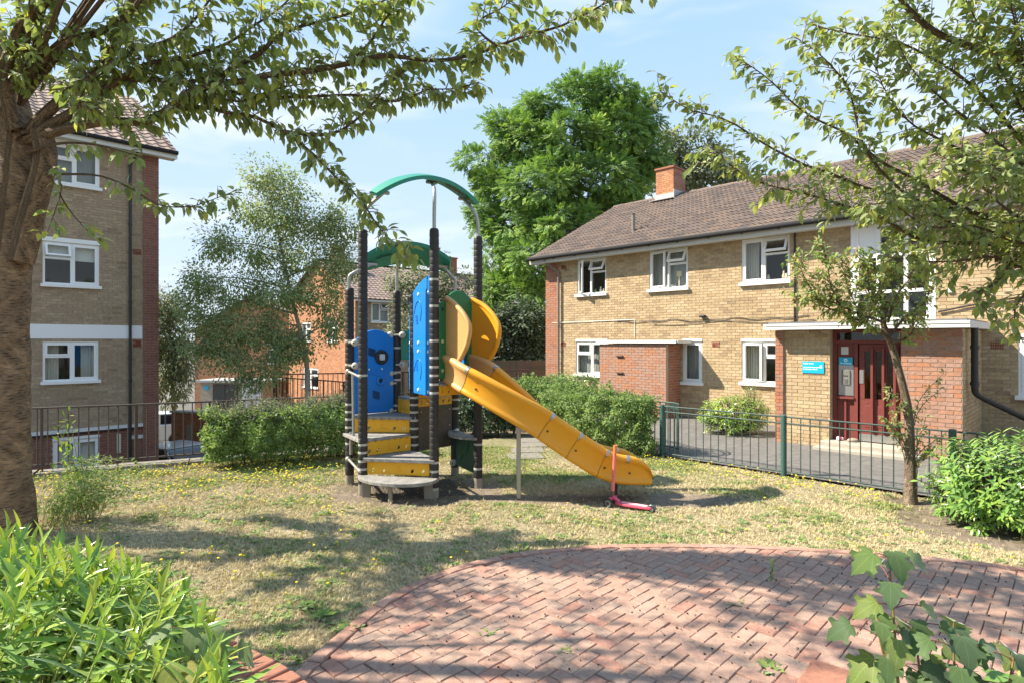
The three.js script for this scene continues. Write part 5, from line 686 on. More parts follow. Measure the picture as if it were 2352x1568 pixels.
// ------------------------------------------------------------------ raised planters in the foreground
{
  const terracotta = S({ color: C(0.42, 0.185, 0.12), map: grainTex, bumpMap: bumpTex, bumpScale: 0.002, roughness: 0.85 }), soilM = S({ color: C(0.10, 0.07, 0.05), map: soilTex, bumpMap: soilBump, bumpScale: 0.02, roughness: 1 });
  const planter = (label, line, wallTop, capAt) => {
    const G = thing('planter', label, 'planter'), curve = new THREE.CatmullRomCurve3(line.map(([X, d]) => gp(X, d)), false, 'centripetal'), n = Math.round(curve.getLength() / 0.112);
    for (let i = 0; i < n; i++) { const p = curve.getPointAt((i + 0.5) / n), t = curve.getTangentAt((i + 0.5) / n), m = mesh('coping_brick', rbox(0.102, 0.065, 0.235, 0.016), terracotta, G); m.position.set(p.x, wallTop - 0.033, p.z); m.rotation.y = -Math.atan2(t.z, t.x); }
    const pts = curve.getPoints(50), s = new Soup(); for (let i = 0; i < 50; i++) for (const [o, f] of [[0.09, 1], [-0.09, -1]]) { const P = (q) => { const k = clamp(q, 1, 49), t = pts[k].clone().sub(pts[k - 1]).normalize(); return [pts[q].x - t.z * o, pts[q].z + t.x * o]; }, a = P(i), b = P(i + 1); f > 0 ? s.quad([a[0], -0.02, a[1]], [b[0], -0.02, b[1]], [b[0], wallTop - 0.066, b[1]], [a[0], wallTop - 0.066, a[1]], WHITE) : s.quad([b[0], -0.02, b[1]], [a[0], -0.02, a[1]], [a[0], wallTop - 0.066, a[1]], [b[0], wallTop - 0.066, b[1]], WHITE); }
    const g = s.geo(); mesh('planter_wall', g, S({ color: PAL.red[0], map: grainTex, bumpMap: bumpTex, bumpScale: 0.003, roughness: 0.95 }), G);
    const sh = new THREE.Shape(); line.forEach(([X, d], i) => (i ? sh.lineTo(X, d) : sh.moveTo(X, d))); sh.closePath(); mesh('soil', new THREE.ShapeGeometry(sh).rotateX(-Math.PI / 2).translate(0, wallTop - 0.09, 0), soilM, G);
    if (capAt) { const m = mesh('pier_cap', rbox(0.36, 0.07, 0.36, 0.012), terracotta, G); m.position.set(capAt[0], wallTop + 0.012, -capAt[1]); m.rotation.y = Math.PI / 4 + 0.06; const q = mesh('pier', boxGeo(0.3, wallTop, 0.3, 0, wallTop / 2 - 0.03, 0), S({ color: PAL.red[1], map: grainTex, roughness: 0.95 }), G); q.position.set(capAt[0], 0, -capAt[1]); q.rotation.y = Math.PI / 4 + 0.06; }
  };
  planter('brick planter with rounded red coping around the glossy shrub at lower left', [[-5.2, 3.6], [-3.6, 3.75], [-2.2, 3.42], [-1.45, 3.02], [-1.0, 2.66], [-0.72, 2.1], [-0.75, 1.3], [-1.2, 0.6], [-2.4, 0.2]], 0.48);
  planter('brick planter with square red corner cap at lower right', [[1.1, 1.4], [0.95, 1.75], [1.1, 2.3], [1.5, 2.72], [1.95, 2.45], [2.7, 1.9], [3.4, 1.4], [3.0, 0.6]], 0.47, [1.52, 2.69]);
}
// litter on the doorstep
{ const B = new THREE.Matrix4().makeRotationY(-Math.PI / 4).setPosition(1.176, 0, -20.1), put = (m, x, y, z) => { m.position.set(x, y, z).applyMatrix4(B); scene.add(m); };
  const c = mesh('paper_cup', new THREE.CylinderGeometry(0.04, 0.032, 0.1, 16).rotateZ(1.45), S({ color: C(0.75, 0.72, 0.7), roughness: 0.7 })); put(c, 9.78, 0.2, 2.32); tag(c, 'white paper cup lying on the porch step', 'cup'); mesh('cup_band', new THREE.CylinderGeometry(0.0385, 0.0365, 0.03, 16).rotateZ(1.45), S({ color: C(0.6, 0.06, 0.12), roughness: 0.7 }), c);
  const s = mesh('stone', new THREE.IcosahedronGeometry(0.09, 2).scale(1.2, 0.5, 0.8), S({ color: C(0.5, 0.42, 0.33), map: grainTex, bumpMap: bumpTex, bumpScale: 0.01, roughness: 0.95 })); put(s, 10.0, 0.19, 2.3); tag(s, 'pale flat stone on the porch step beside the paper cup', 'stone'); }

// ------------------------------------------------------------------ leaves and growth
function leafGeo({ w = 0.42, fold = 0.25, curl = 0.22, n = 4, peak = 0.85, stalk = 0.08 }) {
  const p = [], idx = [], rows = n + 1;
  for (let i = 0; i <= n; i++) { const t = i / n, hw = (w / 2) * Math.sin(Math.PI * Math.pow(t, peak)) + (i === 0 ? 0.012 : 0), y = stalk + t * (1 - stalk), z = -curl * t * t; p.push(-hw, y, z + fold * hw, 0, y, z, hw, y, z + fold * hw); }
  for (let i = 0; i < n; i++) { const a = i * 3, b = a + 3; idx.push(a, a + 1, b + 1, a, b + 1, b, a + 1, a + 2, b + 2, a + 1, b + 2, b + 1); }
  if (stalk) { const k = p.length / 3; p.push(-0.012, 0, 0, 0.012, 0, 0, 0, stalk * 1.1, 0); idx.push(k, k + 1, k + 2); }
  const g = new THREE.BufferGeometry(); g.setAttribute('position', new THREE.Float32BufferAttribute(p, 3)); g.setIndex(idx); g.computeVertexNormals(); return g;
}
const GEO = {
  cherry: leafGeo({ w: 0.44, fold: 0.3, curl: 0.3, n: 4, stalk: 0.14 }), laurel: leafGeo({ w: 0.25, fold: 0.22, curl: 0.16, n: 4, stalk: 0.05 }), long: leafGeo({ w: 0.165, fold: 0.36, curl: 0.26, n: 5, stalk: 0.04 }),
  oval: leafGeo({ w: 0.5, fold: 0.2, curl: 0.12, n: 2, stalk: 0 }), small: leafGeo({ w: 0.62, fold: 0.15, curl: 0.1, n: 2, stalk: 0, peak: 0.75 }),
  pinnate: (() => { const p = [], idx = []; const leaflet = (x, y, a) => { const k = p.length / 3, c = Math.cos(a), s = Math.sin(a), L = 0.3, W = 0.105; for (const [u, v, z] of [[0, 0, 0], [-W, L * 0.5, 0.01], [W, L * 0.5, 0.01], [0, L, -0.03]]) p.push(x + u * c - v * s, y + u * s + v * c, -0.35 * y * y + z - 0.25 * Math.abs(v * s)); idx.push(k, k + 2, k + 1, k + 1, k + 2, k + 3); }; for (let i = 1; i <= 4; i++) { leaflet(0, i * 0.2 - 0.05, 1.1); leaflet(0, i * 0.2 - 0.05, -1.1); } leaflet(0, 0.8, 0); const g = new THREE.BufferGeometry(); g.setAttribute('position', new THREE.Float32BufferAttribute(p, 3)); g.setIndex(idx); g.computeVertexNormals(); return g; })(),
};
const hue = (list) => list.map((c) => C(...c));
const PALL = {
  cherry: hue([[0.10, 0.135, 0.03], [0.12, 0.155, 0.034], [0.085, 0.115, 0.028], [0.14, 0.17, 0.034], [0.105, 0.13, 0.04], [0.185, 0.20, 0.03]]),
  young: hue([[0.13, 0.19, 0.035], [0.15, 0.215, 0.04], [0.11, 0.165, 0.035], [0.19, 0.22, 0.05], [0.21, 0.16, 0.045]]),
  laurel: hue([[0.10, 0.21, 0.025], [0.13, 0.26, 0.03], [0.075, 0.165, 0.022], [0.17, 0.30, 0.035], [0.22, 0.33, 0.04]]),
  bright: hue([[0.19, 0.33, 0.025], [0.24, 0.39, 0.03], [0.14, 0.27, 0.03], [0.30, 0.42, 0.035], [0.10, 0.21, 0.035], [0.38, 0.44, 0.03]]),
  robinia: hue([[0.11, 0.20, 0.035], [0.135, 0.235, 0.038], [0.085, 0.165, 0.032], [0.165, 0.265, 0.04], [0.20, 0.295, 0.038]]),
  birch: hue([[0.115, 0.155, 0.045], [0.145, 0.185, 0.06], [0.09, 0.13, 0.04], [0.175, 0.21, 0.075], [0.08, 0.11, 0.035], [0.16, 0.165, 0.055]]),
  olive: hue([[0.11, 0.13, 0.055], [0.14, 0.16, 0.075], [0.085, 0.11, 0.045], [0.16, 0.13, 0.06]]),
  dark: hue([[0.045, 0.08, 0.025], [0.06, 0.10, 0.03], [0.035, 0.065, 0.022], [0.08, 0.12, 0.035]]),
  privet: hue([[0.10, 0.175, 0.03], [0.125, 0.205, 0.035], [0.08, 0.145, 0.028], [0.16, 0.24, 0.04], [0.20, 0.27, 0.045]]),
  dusty: hue([[0.15, 0.175, 0.085], [0.18, 0.20, 0.10], [0.115, 0.145, 0.06], [0.21, 0.22, 0.12], [0.10, 0.135, 0.05]]),
  maple: hue([[0.13, 0.23, 0.035], [0.09, 0.18, 0.035], [0.20, 0.28, 0.04], [0.075, 0.15, 0.04]]),
};
for (const [k, f] of Object.entries({ cherry: 2.45, young: 2.0, laurel: 1.35, bright: 1.15, robinia: 1.55, birch: 2.3, olive: 2.1, dark: 1.25, privet: 1.55, dusty: 1.5, maple: 1.0 })) PALL[k].forEach((c) => c.multiplyScalar(f));
const _x = V(), _y = V(), _z = V();
function leafMatrix(p, dir, nor, size) { _y.copy(dir).normalize(); _z.copy(nor).addScaledVector(_y, -nor.dot(_y)); if (_z.lengthSq() < 1e-6) _z.set(0.3, 0.1, 0.9).addScaledVector(_y, -_y.z); _z.normalize(); _x.crossVectors(_y, _z); return new THREE.Matrix4().makeBasis(_x.clone().multiplyScalar(size), _y.clone().multiplyScalar(size), _z.clone().multiplyScalar(size)).setPosition(p); }
const leafMats = new Map();
function emit(parent, recs, geo, mat, pal, nInd = 0, name = 'crown', single = 'leaf') {
  const o = parent.position, v = V();
  if (nInd) { for (const r of recs) { v.setFromMatrixPosition(r.m); r.s = inFrame(v); } recs.sort((a, b) => b.s - a.s); }
  const k = Math.min(nInd, recs.filter((r) => r.s > 0).length);
  for (let i = 0; i < k; i++) { const r = recs[i], key = mat.uuid + pal[r.c].getHexString(); if (!leafMats.has(key)) { const m = mat.clone(); m.color = pal[r.c].clone(); leafMats.set(key, m); } const l = mesh(single, geo, leafMats.get(key), parent); l.applyMatrix4(r.m); l.position.sub(o); }
  const rest = recs.slice(k); if (!rest.length) return;
  const im = new THREE.InstancedMesh(geo, mat, rest.length); im.name = name; im.castShadow = im.receiveShadow = true; stuff(im);
  const back = new THREE.Matrix4().makeTranslation(-o.x, -o.y, -o.z), t = new THREE.Matrix4();
  rest.forEach((r, i) => { im.setMatrixAt(i, t.multiplyMatrices(back, r.m)); im.setColorAt(i, pal[r.c]); }); parent.add(im); return im;
}
const rv = (r) => { let x, y, z, l; do { x = r() * 2 - 1; y = r() * 2 - 1; z = r() * 2 - 1; l = x * x + y * y + z * z; } while (l > 1 || l < 1e-4); return V(x, y, z).multiplyScalar(1 / Math.sqrt(l)); };
// wood along given limbs, twigs along the limbs, leaves along the twigs
function grow(recs, wood, twigs, limbs, o) {
  const { r, gap = 0.1, len = [0.15, 0.5], leafGap = 0.045, size = [0.08, 0.125], pal, droop = 0.35, up = 0.25, sides = 8, twigR = 0.006, chance = 1, hang = 0.55, keep } = o;
  for (const L of limbs) {
    const curve = tubeInto(wood, L.p, (t) => lerp(L.r0, L.r1, Math.pow(t, 0.8)), L.sides ?? sides), total = curve.getLength();
    const from = L.from ?? 0.12, n = Math.round((total * (1 - from)) / (L.gap ?? gap));
    for (let i = 0; i < n; i++) {
      if (r() > chance) continue; const t = from + ((1 - from) * (i + r())) / n, p = curve.getPointAt(Math.min(1, t)), tan = curve.getTangentAt(Math.min(1, t)), side = rv(r); side.addScaledVector(tan, -side.dot(tan)).normalize();
      const dir = tan.clone().multiplyScalar(0.65).addScaledVector(side, 0.85).add(V(0, up, 0)).normalize(), ln = lerp(len[0], len[1], r() * r()) * (L.tw ?? 1), pts = [p]; let q = p.clone(), dd = dir.clone();
      for (let k = 0; k < 3; k++) { dd.add(V((r() - 0.5) * 0.35, -droop * (0.2 + 0.3 * k), (r() - 0.5) * 0.35)).normalize(); q = q.clone().addScaledVector(dd, ln / 3); pts.push(q); }
      if (keep && !keep(q)) continue;
      const tc = tubeInto(twigs, pts, (u) => lerp(twigR, 0.002, u), 4, WHITE, 0.1), m = Math.max(3, Math.round(ln / leafGap));
      for (let k = 0; k < m; k++) { const u = Math.min(1, (k + 0.4 + r() * 0.6) / m), a = tc.getPointAt(u), tt = tc.getTangentAt(u), sd = rv(r); sd.addScaledVector(tt, -sd.dot(tt)).normalize(); const ld = tt.clone().multiplyScalar(0.55).addScaledVector(sd, 0.75).add(V(0, -hang * (0.4 + r()), 0)).normalize(); recs.push({ m: leafMatrix(a, ld, V((r() - 0.5) * 1.3, 1, (r() - 0.5) * 1.3), lerp(size[0], size[1], r())), c: Math.floor(r() * pal.length) }); }
    }
  }
}
const rel = (g, o) => g.translate(-o.x, -o.y, -o.z);
const path = (pts, d0, d1) => pts.map(([x, y, d], i) => at(x, y, d ?? lerp(d0, d1, i / (pts.length - 1))));

// ------------------------------------------------------------------ left cherry
{
  const r = rng(501), T = thing('cherry_tree', 'mature cherry tree with thick trunk and long leafy limbs at left edge', 'tree'); T.position.copy(at(22, 1235, 6.3)).setY(0);
  const wood = new Soup(), tw = new Soup(), recs = [];
  const trunk = path([[4, 1290], [10, 1215], [10, 1050], [10, 850], [17, 650], [32, 500], [43, 380], [52, 290]], 6.3, 6.3); trunk[0].y = -0.12;
  tubeInto(wood, trunk, (t) => lerp(0.262, 0.18, Math.pow(t, 0.6)) + 0.07 * Math.pow(1 - t, 14), 20, WHITE, 0.1);
  const stems = [{ p: path([[45, 600], [70, 500], [92, 420], [104, 350], [92, 300]], 6.25, 6.2), r0: 0.13, r1: 0.1 }, { p: path([[50, 330], [10, 180], [-30, 40], [-60, -120]], 6.3, 6.6), r0: 0.17, r1: 0.09 }, { p: path([[60, 320], [0, 225, 6.2], [-90, 120, 6]], 6.2, 6), r0: 0.1, r1: 0.05 }];
  for (const s of stems) tubeInto(wood, s.p, (t) => lerp(s.r0, s.r1, t), 12);
  const limbs = [
    { p: path([[60, 320], [120, 304], [169, 292], [246, 278], [327, 279], [373, 260], [439, 211], [492, 193], [562, 186], [615, 172], [704, 164], [817, 142], [879, 128], [1006, 139], [1097, 122], [1141, 106], [1214, 80], [1287, 60], [1342, 33], [1396, 4], [1440, -30]], 6.2, 4.9), r0: 0.056, r1: 0.006, from: 0.16, gap: 0.03, tw: 0.75 },
    { p: path([[327, 279], [373, 262], [457, 246], [527, 260], [580, 267], [650, 302], [667, 313], [722, 357], [776, 412], [817, 448], [838, 474], [875, 529], [905, 560], [932, 580]], 6.05, 5.5), r0: 0.03, r1: 0.004, from: 0.06, gap: 0.036, tw: 0.6 },
    { p: path([[92, 300], [150, 268], [211, 228], [246, 200], [292, 183], [362, 183], [430, 190], [500, 165]], 6.2, 5.9), r0: 0.06, r1: 0.015, from: 0.15 },
    { p: path([[40, 300], [0, 235], [88, 148], [148, 95], [218, 77], [267, 53], [316, 7], [350, -60]], 6.1, 5.7), r0: 0.07, r1: 0.02, from: 0.2 },
    { p: path([[492, 193], [527, 160], [597, 122], [631, 87], [685, 62], [758, 44], [817, 26], [875, 4], [930, -25]], 5.9, 5.3), r0: 0.03, r1: 0.006, from: 0.05, tw: 0.8 },
    { p: path([[650, 302], [740, 310], [784, 299], [840, 255], [875, 215], [895, 190], [930, 160]], 5.75, 5.4), r0: 0.02, r1: 0.005, from: 0.05, tw: 0.7 },
    { p: path([[520, 210], [612, 222], [704, 222], [795, 218], [850, 220], [893, 233], [940, 226], [977, 206], [1043, 204], [1101, 188]], 5.95, 5.4), r0: 0.022, r1: 0.004, from: 0.05, tw: 0.65, gap: 0.03 },
    { p: path([[790, 150], [846, 102], [882, 47], [911, 7], [930, -40]], 5.6, 5.3), r0: 0.018, r1: 0.005, from: 0.05, tw: 0.7 },
    { p: path([[104, 400], [160, 400], [228, 404], [299, 432], [365, 471], [439, 474], [492, 457], [541, 438]], 6.15, 5.6), r0: 0.015, r1: 0.003, from: 0.35, tw: 0.42, gap: 0.05 },
    { p: path([[100, 380], [116, 408], [155, 478], [197, 527], [235, 556]], 6.1, 5.9), r0: 0.01, r1: 0.003, from: 0.3, tw: 0.4, gap: 0.12 },
    { p: path([[70, 300], [91, 274], [141, 228], [197, 186], [239, 141], [267, 102], [281, 70], [300, 10], [320, -80]], 6.2, 6.0), r0: 0.065, r1: 0.03, from: 0.3 },
    { p: path([[30, 300], [10, 180], [46, 63], [98, 10], [160, -70]], 6.1, 5.6), r0: 0.075, r1: 0.035, from: 0.25 },
    { p: path([[197, 186], [300, 120], [390, 90], [450, 40], [500, -30]], 6.0, 5.4), r0: 0.03, r1: 0.008, from: 0.1 },
    { p: path([[246, 200], [330, 150], [430, 130], [520, 100], [580, 60], [640, 20], [690, -30]], 6.0, 5.5), r0: 0.03, r1: 0.006, from: 0.1 },
    { p: path([[373, 260], [470, 225], [560, 232], [650, 200], [720, 190]], 6.0, 5.7), r0: 0.02, r1: 0.005, from: 0.05, gap: 0.05 },
    { p: path([[60, 350], [130, 330], [200, 330], [270, 345], [330, 365]], 6.1, 5.8), r0: 0.02, r1: 0.004, from: 0.25, tw: 0.5, gap: 0.12 },
    { p: path([[85, 420], [110, 380], [140, 420], [120, 500], [105, 540]], 6.0, 5.95), r0: 0.008, r1: 0.003, from: 0.2, tw: 0.4, gap: 0.12 },
    { p: path([[1141, 106], [1090, 60], [1110, 40], [1150, 20], [1200, -20]], 5.1, 5.0), r0: 0.012, r1: 0.004, from: 0.1, tw: 0.6 },
    { p: path([[160, 120], [200, 180], [180, 240], [230, 250]], 5.8, 5.6), r0: 0.012, r1: 0.004, from: 0.05, tw: 0.7 },
  ];
  // the crown goes on above the picture and towards the viewer
  const above = [[-3.9, 6.3, 5.2], [-3.0, 6.9, 4.4], [-2.2, 6.4, 5.0], [-1.2, 6.7, 4.5], [-3.4, 7.4, 5.9], [-2.0, 7.3, 5.8], [-3.2, 6.1, 3.6], [-2.0, 6.2, 3.5], [-0.9, 6.2, 3.9], [-4.6, 7.6, 4.8]];
  for (const [X, y, d] of above) limbs.push({ p: [at(45, 200, 6.2).setY(4.6), V(lerp(-5.1, X, 0.35), lerp(4.8, y, 0.55), -lerp(6.2, d, 0.3)), V(lerp(-5.1, X, 0.75), lerp(4.8, y, 0.9), -lerp(6.2, d, 0.75)), V(X, y, -d)], r0: 0.03, r1: 0.006, from: 0.45, gap: 0.062, tw: 1.15 });
  for (const [X, y, d] of [[-7.6, 4.3, 6.0], [-7.2, 5.4, 6.9], [-8.2, 5.0, 7.4], [-6.9, 3.9, 7.4], [-7.4, 6.2, 6.0], [-6.6, 6.4, 7.0], [-8.4, 6.2, 6.6], [-7.0, 4.8, 5.4], [-7.9, 3.7, 6.7], [-6.4, 5.4, 5.2], [-7.6, 5.6, 8.1]]) limbs.push({ p: [V(-5.35, 3.4, -6.3), V(lerp(-5.35, X, 0.5), lerp(3.4, y, 0.7), -lerp(6.3, d, 0.5)), V(X, y, -d)], r0: 0.035, r1: 0.006, from: 0.45, gap: 0.045, tw: 1.1 });
  grow(recs, wood, tw, limbs, { r, pal: PALL.cherry, size: [0.095, 0.145], leafGap: 0.028, len: [0.1, 0.5], gap: 0.032, keep: (q) => q.y < 5 || -q.z < 7 });
  mesh('trunk', rel(wood.geo(), T.position), M.bark, T).geometry.deleteAttribute('color'); mesh('twigs', rel(tw.geo(), T.position), M.twig, T); stuff(T.children[T.children.length - 1]);
  emit(T, recs, GEO.cherry, M.leaf, PALL.cherry, 300);
}
// ------------------------------------------------------------------ cherry whose trunk stands past the right edge
{
  const r = rng(502), T = thing('cherry_tree', 'leafy cherry tree whose crown reaches in from the right edge', 'tree'); T.position.set(6.5, 0, -6.3);
  const wood = new Soup(), tw = new Soup(), recs = [], fork = V(6.35, 2.9, -6.2);
  tubeInto(wood, [V(6.5, -0.1, -6.3), V(6.5, 1, -6.3), V(6.42, 2, -6.25), fork, V(6.5, 4.2, -6.2)], (t) => lerp(0.19, 0.1, t), 14);
  const limb = (pts, d0, d1, o = {}) => ({ p: [fork.clone(), V(6.1, 3.3, -6.1), ...path(pts, d0, d1)], r0: 0.036, r1: 0.003, from: 0.14, gap: 0.03, tw: 0.88, ...o });
  const limbs = [
    limb([[2352, 560], [2200, 558], [2114, 550], [2028, 503], [1942, 473], [1857, 447], [1728, 412], [1640, 350]], 5.9, 5.2), limb([[2300, 500], [2150, 470], [1985, 430], [1900, 395], [1857, 382], [1805, 357], [1749, 326], [1693, 288], [1642, 266], [1586, 253], [1513, 206]], 5.9, 5.1, { tw: 0.5, gap: 0.032 }),
    limb([[2330, 520], [2200, 470], [2100, 410], [2028, 374], [1985, 339], [1934, 301], [1878, 275], [1827, 241], [1779, 193], [1736, 159], [1680, 125]], 5.8, 5.0, { tw: 0.58, gap: 0.032 }), limb([[2300, 540], [2180, 510], [2100, 460], [2020, 387], [1981, 326], [1964, 258], [1951, 206], [1921, 163], [1878, 120], [1822, 82]], 5.7, 5.0, { tw: 0.6, gap: 0.032 }),
    limb([[2352, 330], [2286, 250], [2200, 170], [2071, 99], [2007, 86], [1934, 73], [1874, 60]], 5.6, 5.0, { tw: 0.6 }), limb([[2400, 200], [2352, 142], [2286, 125], [2200, 95], [2149, 73], [2106, 39], [2071, 0], [2040, -60]], 5.6, 5.2, { r0: 0.07, r1: 0.02 }),
    limb([[2352, 420], [2280, 380], [2180, 330], [2090, 280], [2030, 200], [2010, 140]], 5.6, 5.2), 
    limb([[2352, 615], [2280, 590], [2200, 600], [2120, 600], [2040, 590]], 5.6, 5.3), limb([[2400, 560], [2330, 600], [2290, 650], [2240, 680], [2300, 740]], 5.6, 5.4, { tw: 0.6 }), limb([[2352, 250], [2300, 160], [2250, 60], [2200, -40]], 5.3, 5.0), limb([[2420, 300], [2380, 180], [2340, 60], [2320, -60]], 5.2, 5.0),
    limb([[2352, 380], [2260, 300], [2180, 240], [2090, 150], [2050, 60]], 5.3, 5.0), limb([[2420, 460], [2360, 400], [2300, 420], [2230, 350]], 5.2, 4.8), limb([[2352, 560], [2240, 520], [2130, 520], [2050, 470], [1990, 470]], 5.4, 5.1),
    limb([[2400, 640], [2352, 680], [2330, 720], [2352, 790]], 5.6, 5.5, { tw: 0.5 }), limb([[2352, 140], [2330, 40], [2300, -80]], 5.1, 4.8), limb([[2380, 520], [2300, 470], [2250, 420], [2200, 380], [2150, 350]], 5.2, 4.7),
  ];
  for (const [X, y, d] of [[7.2, 5.6, 6.5], [7.6, 4.8, 5.4], [6.4, 6.2, 6.4], [5.2, 6.1, 5.8], [8.0, 5.0, 6.8], [6.8, 6.0, 7.4]]) limbs.push({ p: [fork.clone(), V(lerp(6.4, X, 0.5), lerp(3, y, 0.6), -lerp(6.2, d, 0.5)), V(X, y, -d)], r0: 0.06, r1: 0.01, from: 0.35, gap: 0.07, tw: 1.1 });
  grow(recs, wood, tw, limbs, { r, pal: PALL.cherry, size: [0.075, 0.118], leafGap: 0.026, len: [0.1, 0.5], gap: 0.05, hang: 0.35, up: 0.35 });
  mesh('trunk', rel(wood.geo(), T.position), M.bark, T).geometry.deleteAttribute('color'); stuff(mesh('twigs', rel(tw.geo(), T.position), M.twig, T)); emit(T, recs, GEO.cherry, M.leaf, PALL.cherry, 300);
}
// ------------------------------------------------------------------ young tree by the fence
{
  const r = rng(503), T = thing('young_tree', 'slender young tree with leaning grey trunk in front of the porch', 'tree'); T.position.set(5.25, 0, -7.75);
  const wood = new Soup(), tw = new Soup(), recs = [], top = at(2048, 790, 7.72);
  tubeInto(wood, [at(2092, 1165, 7.75), at(2092, 1140, 7.75), at(2091, 1040, 7.75), at(2086, 940, 7.75), at(2066, 850, 7.74), at(2048, 790, 7.72), at(2030, 745, 7.7), at(2040, 690, 7.7)], (t) => lerp(0.074, 0.03, t) + 0.025 * Math.pow(1 - t, 16), 12, WHITE, 0.08);
  const L = (pts, d0, d1, r0 = 0.02) => ({ p: path(pts, d0, d1), r0, r1: 0.003, from: 0.1, gap: 0.02, tw: 0.85 });
  grow(recs, wood, tw, [L([[2045, 780], [2000, 750], [1940, 720], [1890, 700], [1850, 640], [1830, 590]], 7.7, 7.4), L([[2040, 760], [2010, 700], [1985, 640], [1975, 580]], 7.7, 7.6), L([[2040, 740], [2060, 680], [2090, 640], [2110, 590]], 7.7, 7.8), L([[2045, 770], [2080, 730], [2120, 700], [2150, 640]], 7.7, 7.6), L([[2030, 740], [1970, 720], [1900, 690], [1860, 690], [1825, 690]], 7.6, 7.4), L([[2035, 730], [2020, 660], [2040, 600], [2050, 540]], 7.7, 7.7), L([[2048, 785], [2075, 780], [2100, 760], [2085, 720]], 7.6, 7.5), L([[1940, 720], [1910, 660], [1900, 600], [1890, 560]], 7.5, 7.4, 0.01), L([[2000, 750], [1960, 690], [1940, 630], [1935, 590]], 7.6, 7.5, 0.01), L([[2090, 640], [2060, 620], [2020, 610], [1990, 610]], 7.7, 7.5, 0.01)],
    { r, pal: PALL.young, size: [0.06, 0.095], leafGap: 0.024, len: [0.1, 0.42], gap: 0.04, hang: 0.3, up: 0.3 });
  // suckers up the trunk
  const sh = []; for (let i = 0; i < 16; i++) { const s = i % 2 ? 1 : -1, y = 0.35 + r() * 0.9, b = V(5.22 + s * 0.05, y, -7.72), h = 0.3 + r() * 0.55; sh.push({ p: [b, b.clone().add(V(s * (0.06 + r() * 0.12), h * 0.5, (r() - 0.3) * 0.15)), b.clone().add(V(s * (0.12 + r() * 0.28), h, (r() - 0.3) * 0.2))], r0: 0.006, r1: 0.002, from: 0.15, gap: 0.045, tw: 0.16 }); }
  grow(recs, wood, tw, sh, { r, pal: PALL.young, size: [0.045, 0.075], leafGap: 0.03, len: [0.12, 0.3], gap: 0.05, hang: 0.1, up: 0.4 });
  mesh('trunk', rel(wood.geo(), T.position), M.barkGrey, T).geometry.deleteAttribute('color'); stuff(mesh('twigs', rel(tw.geo(), T.position), M.twig, T)); emit(T, recs, GEO.cherry, M.leaf, PALL.young, 200);
}
// ------------------------------------------------------------------ cherry past the left edge that throws the dapples on the paving
const sprays = (recs, r, c, rad, n, per, size, pal, o = {}) => { // clumps spread through an ellipsoid, denser to the outside
  for (let i = 0; i < n; i++) { const v = rv(r), k = Math.pow(0.25 + 0.75 * r(), 0.55), sc = c.clone().add(V(v.x * rad.x * k, v.y * rad.y * k, v.z * rad.z * k)), sr = (o.spray ?? 0.35) * (0.6 + 0.8 * r()), pc = Math.floor(r() * pal.length);
    if (o.keep && !o.keep(sc)) continue; if (o.gaps && noise3(sc.x * o.gaps[0], sc.y * o.gaps[0] * 1.3, sc.z * o.gaps[0]) < o.gaps[1]) continue;
    for (let j = 0; j < per; j++) { const w = rv(r), q = sc.clone().add(V(w.x * sr, w.y * sr * (o.flat ?? 0.6), w.z * sr).multiplyScalar(Math.sqrt(r()))); const dir = w.clone().multiplyScalar(0.7).addScaledVector(v, 0.5).add(V(0, -(o.hang ?? 0.5) * r(), 0)); recs.push({ m: leafMatrix(q, dir, V((r() - 0.5) * 1.4, 1, (r() - 0.5) * 1.4).addScaledVector(v, 0.4), lerp(size[0], size[1], r())), c: r() < 0.6 ? pc : Math.floor(r() * pal.length) }); } }
};
{
  const r = rng(504), T = thing('cherry_tree', 'cherry tree just outside the left edge whose leaves dapple the brick paving', 'tree'); T.position.set(-6.4, 0, -4.15);
  const wood = new Soup(), recs = [], keep = (p) => p.x < 0.93 * p.z - 0.25; // stays left of the view
  tubeInto(wood, [V(-6.4, -0.1, -4.15), V(-6.4, 1.5, -4.15), V(-6.35, 3.2, -4.15), V(-6.2, 5, -4.1), V(-6.1, 7, -4.1)], (t) => lerp(0.17, 0.05, t), 12);
  for (const [x, y, z] of [[-5.2, 4.6, -4.4], [-5.0, 5.6, -3.6], [-5.6, 6.6, -4.6], [-6.9, 6.0, -5.2], [-5.0, 6.9, -3.3], [-6.6, 7.6, -3.6], [-4.6, 4.6, -3.0], [-5.9, 5.2, -5.3]]) { tubeInto(wood, [V(-6.35, 3.0, -4.15), V(lerp(-6.35, x, 0.5), lerp(3, y, 0.65), lerp(-4.15, z, 0.5)), V(x, y, z)], (t) => lerp(0.06, 0.012, t), 6); sprays(recs, r, V(x, y, z), V(0.75, 0.6, 0.75), 22, 16, [0.08, 0.12], PALL.cherry, { spray: 0.28, keep }); }
  mesh('trunk', rel(wood.geo(), T.position), M.bark, T).geometry.deleteAttribute('color'); emit(T, recs, GEO.cherry, M.leaf, PALL.cherry);
}

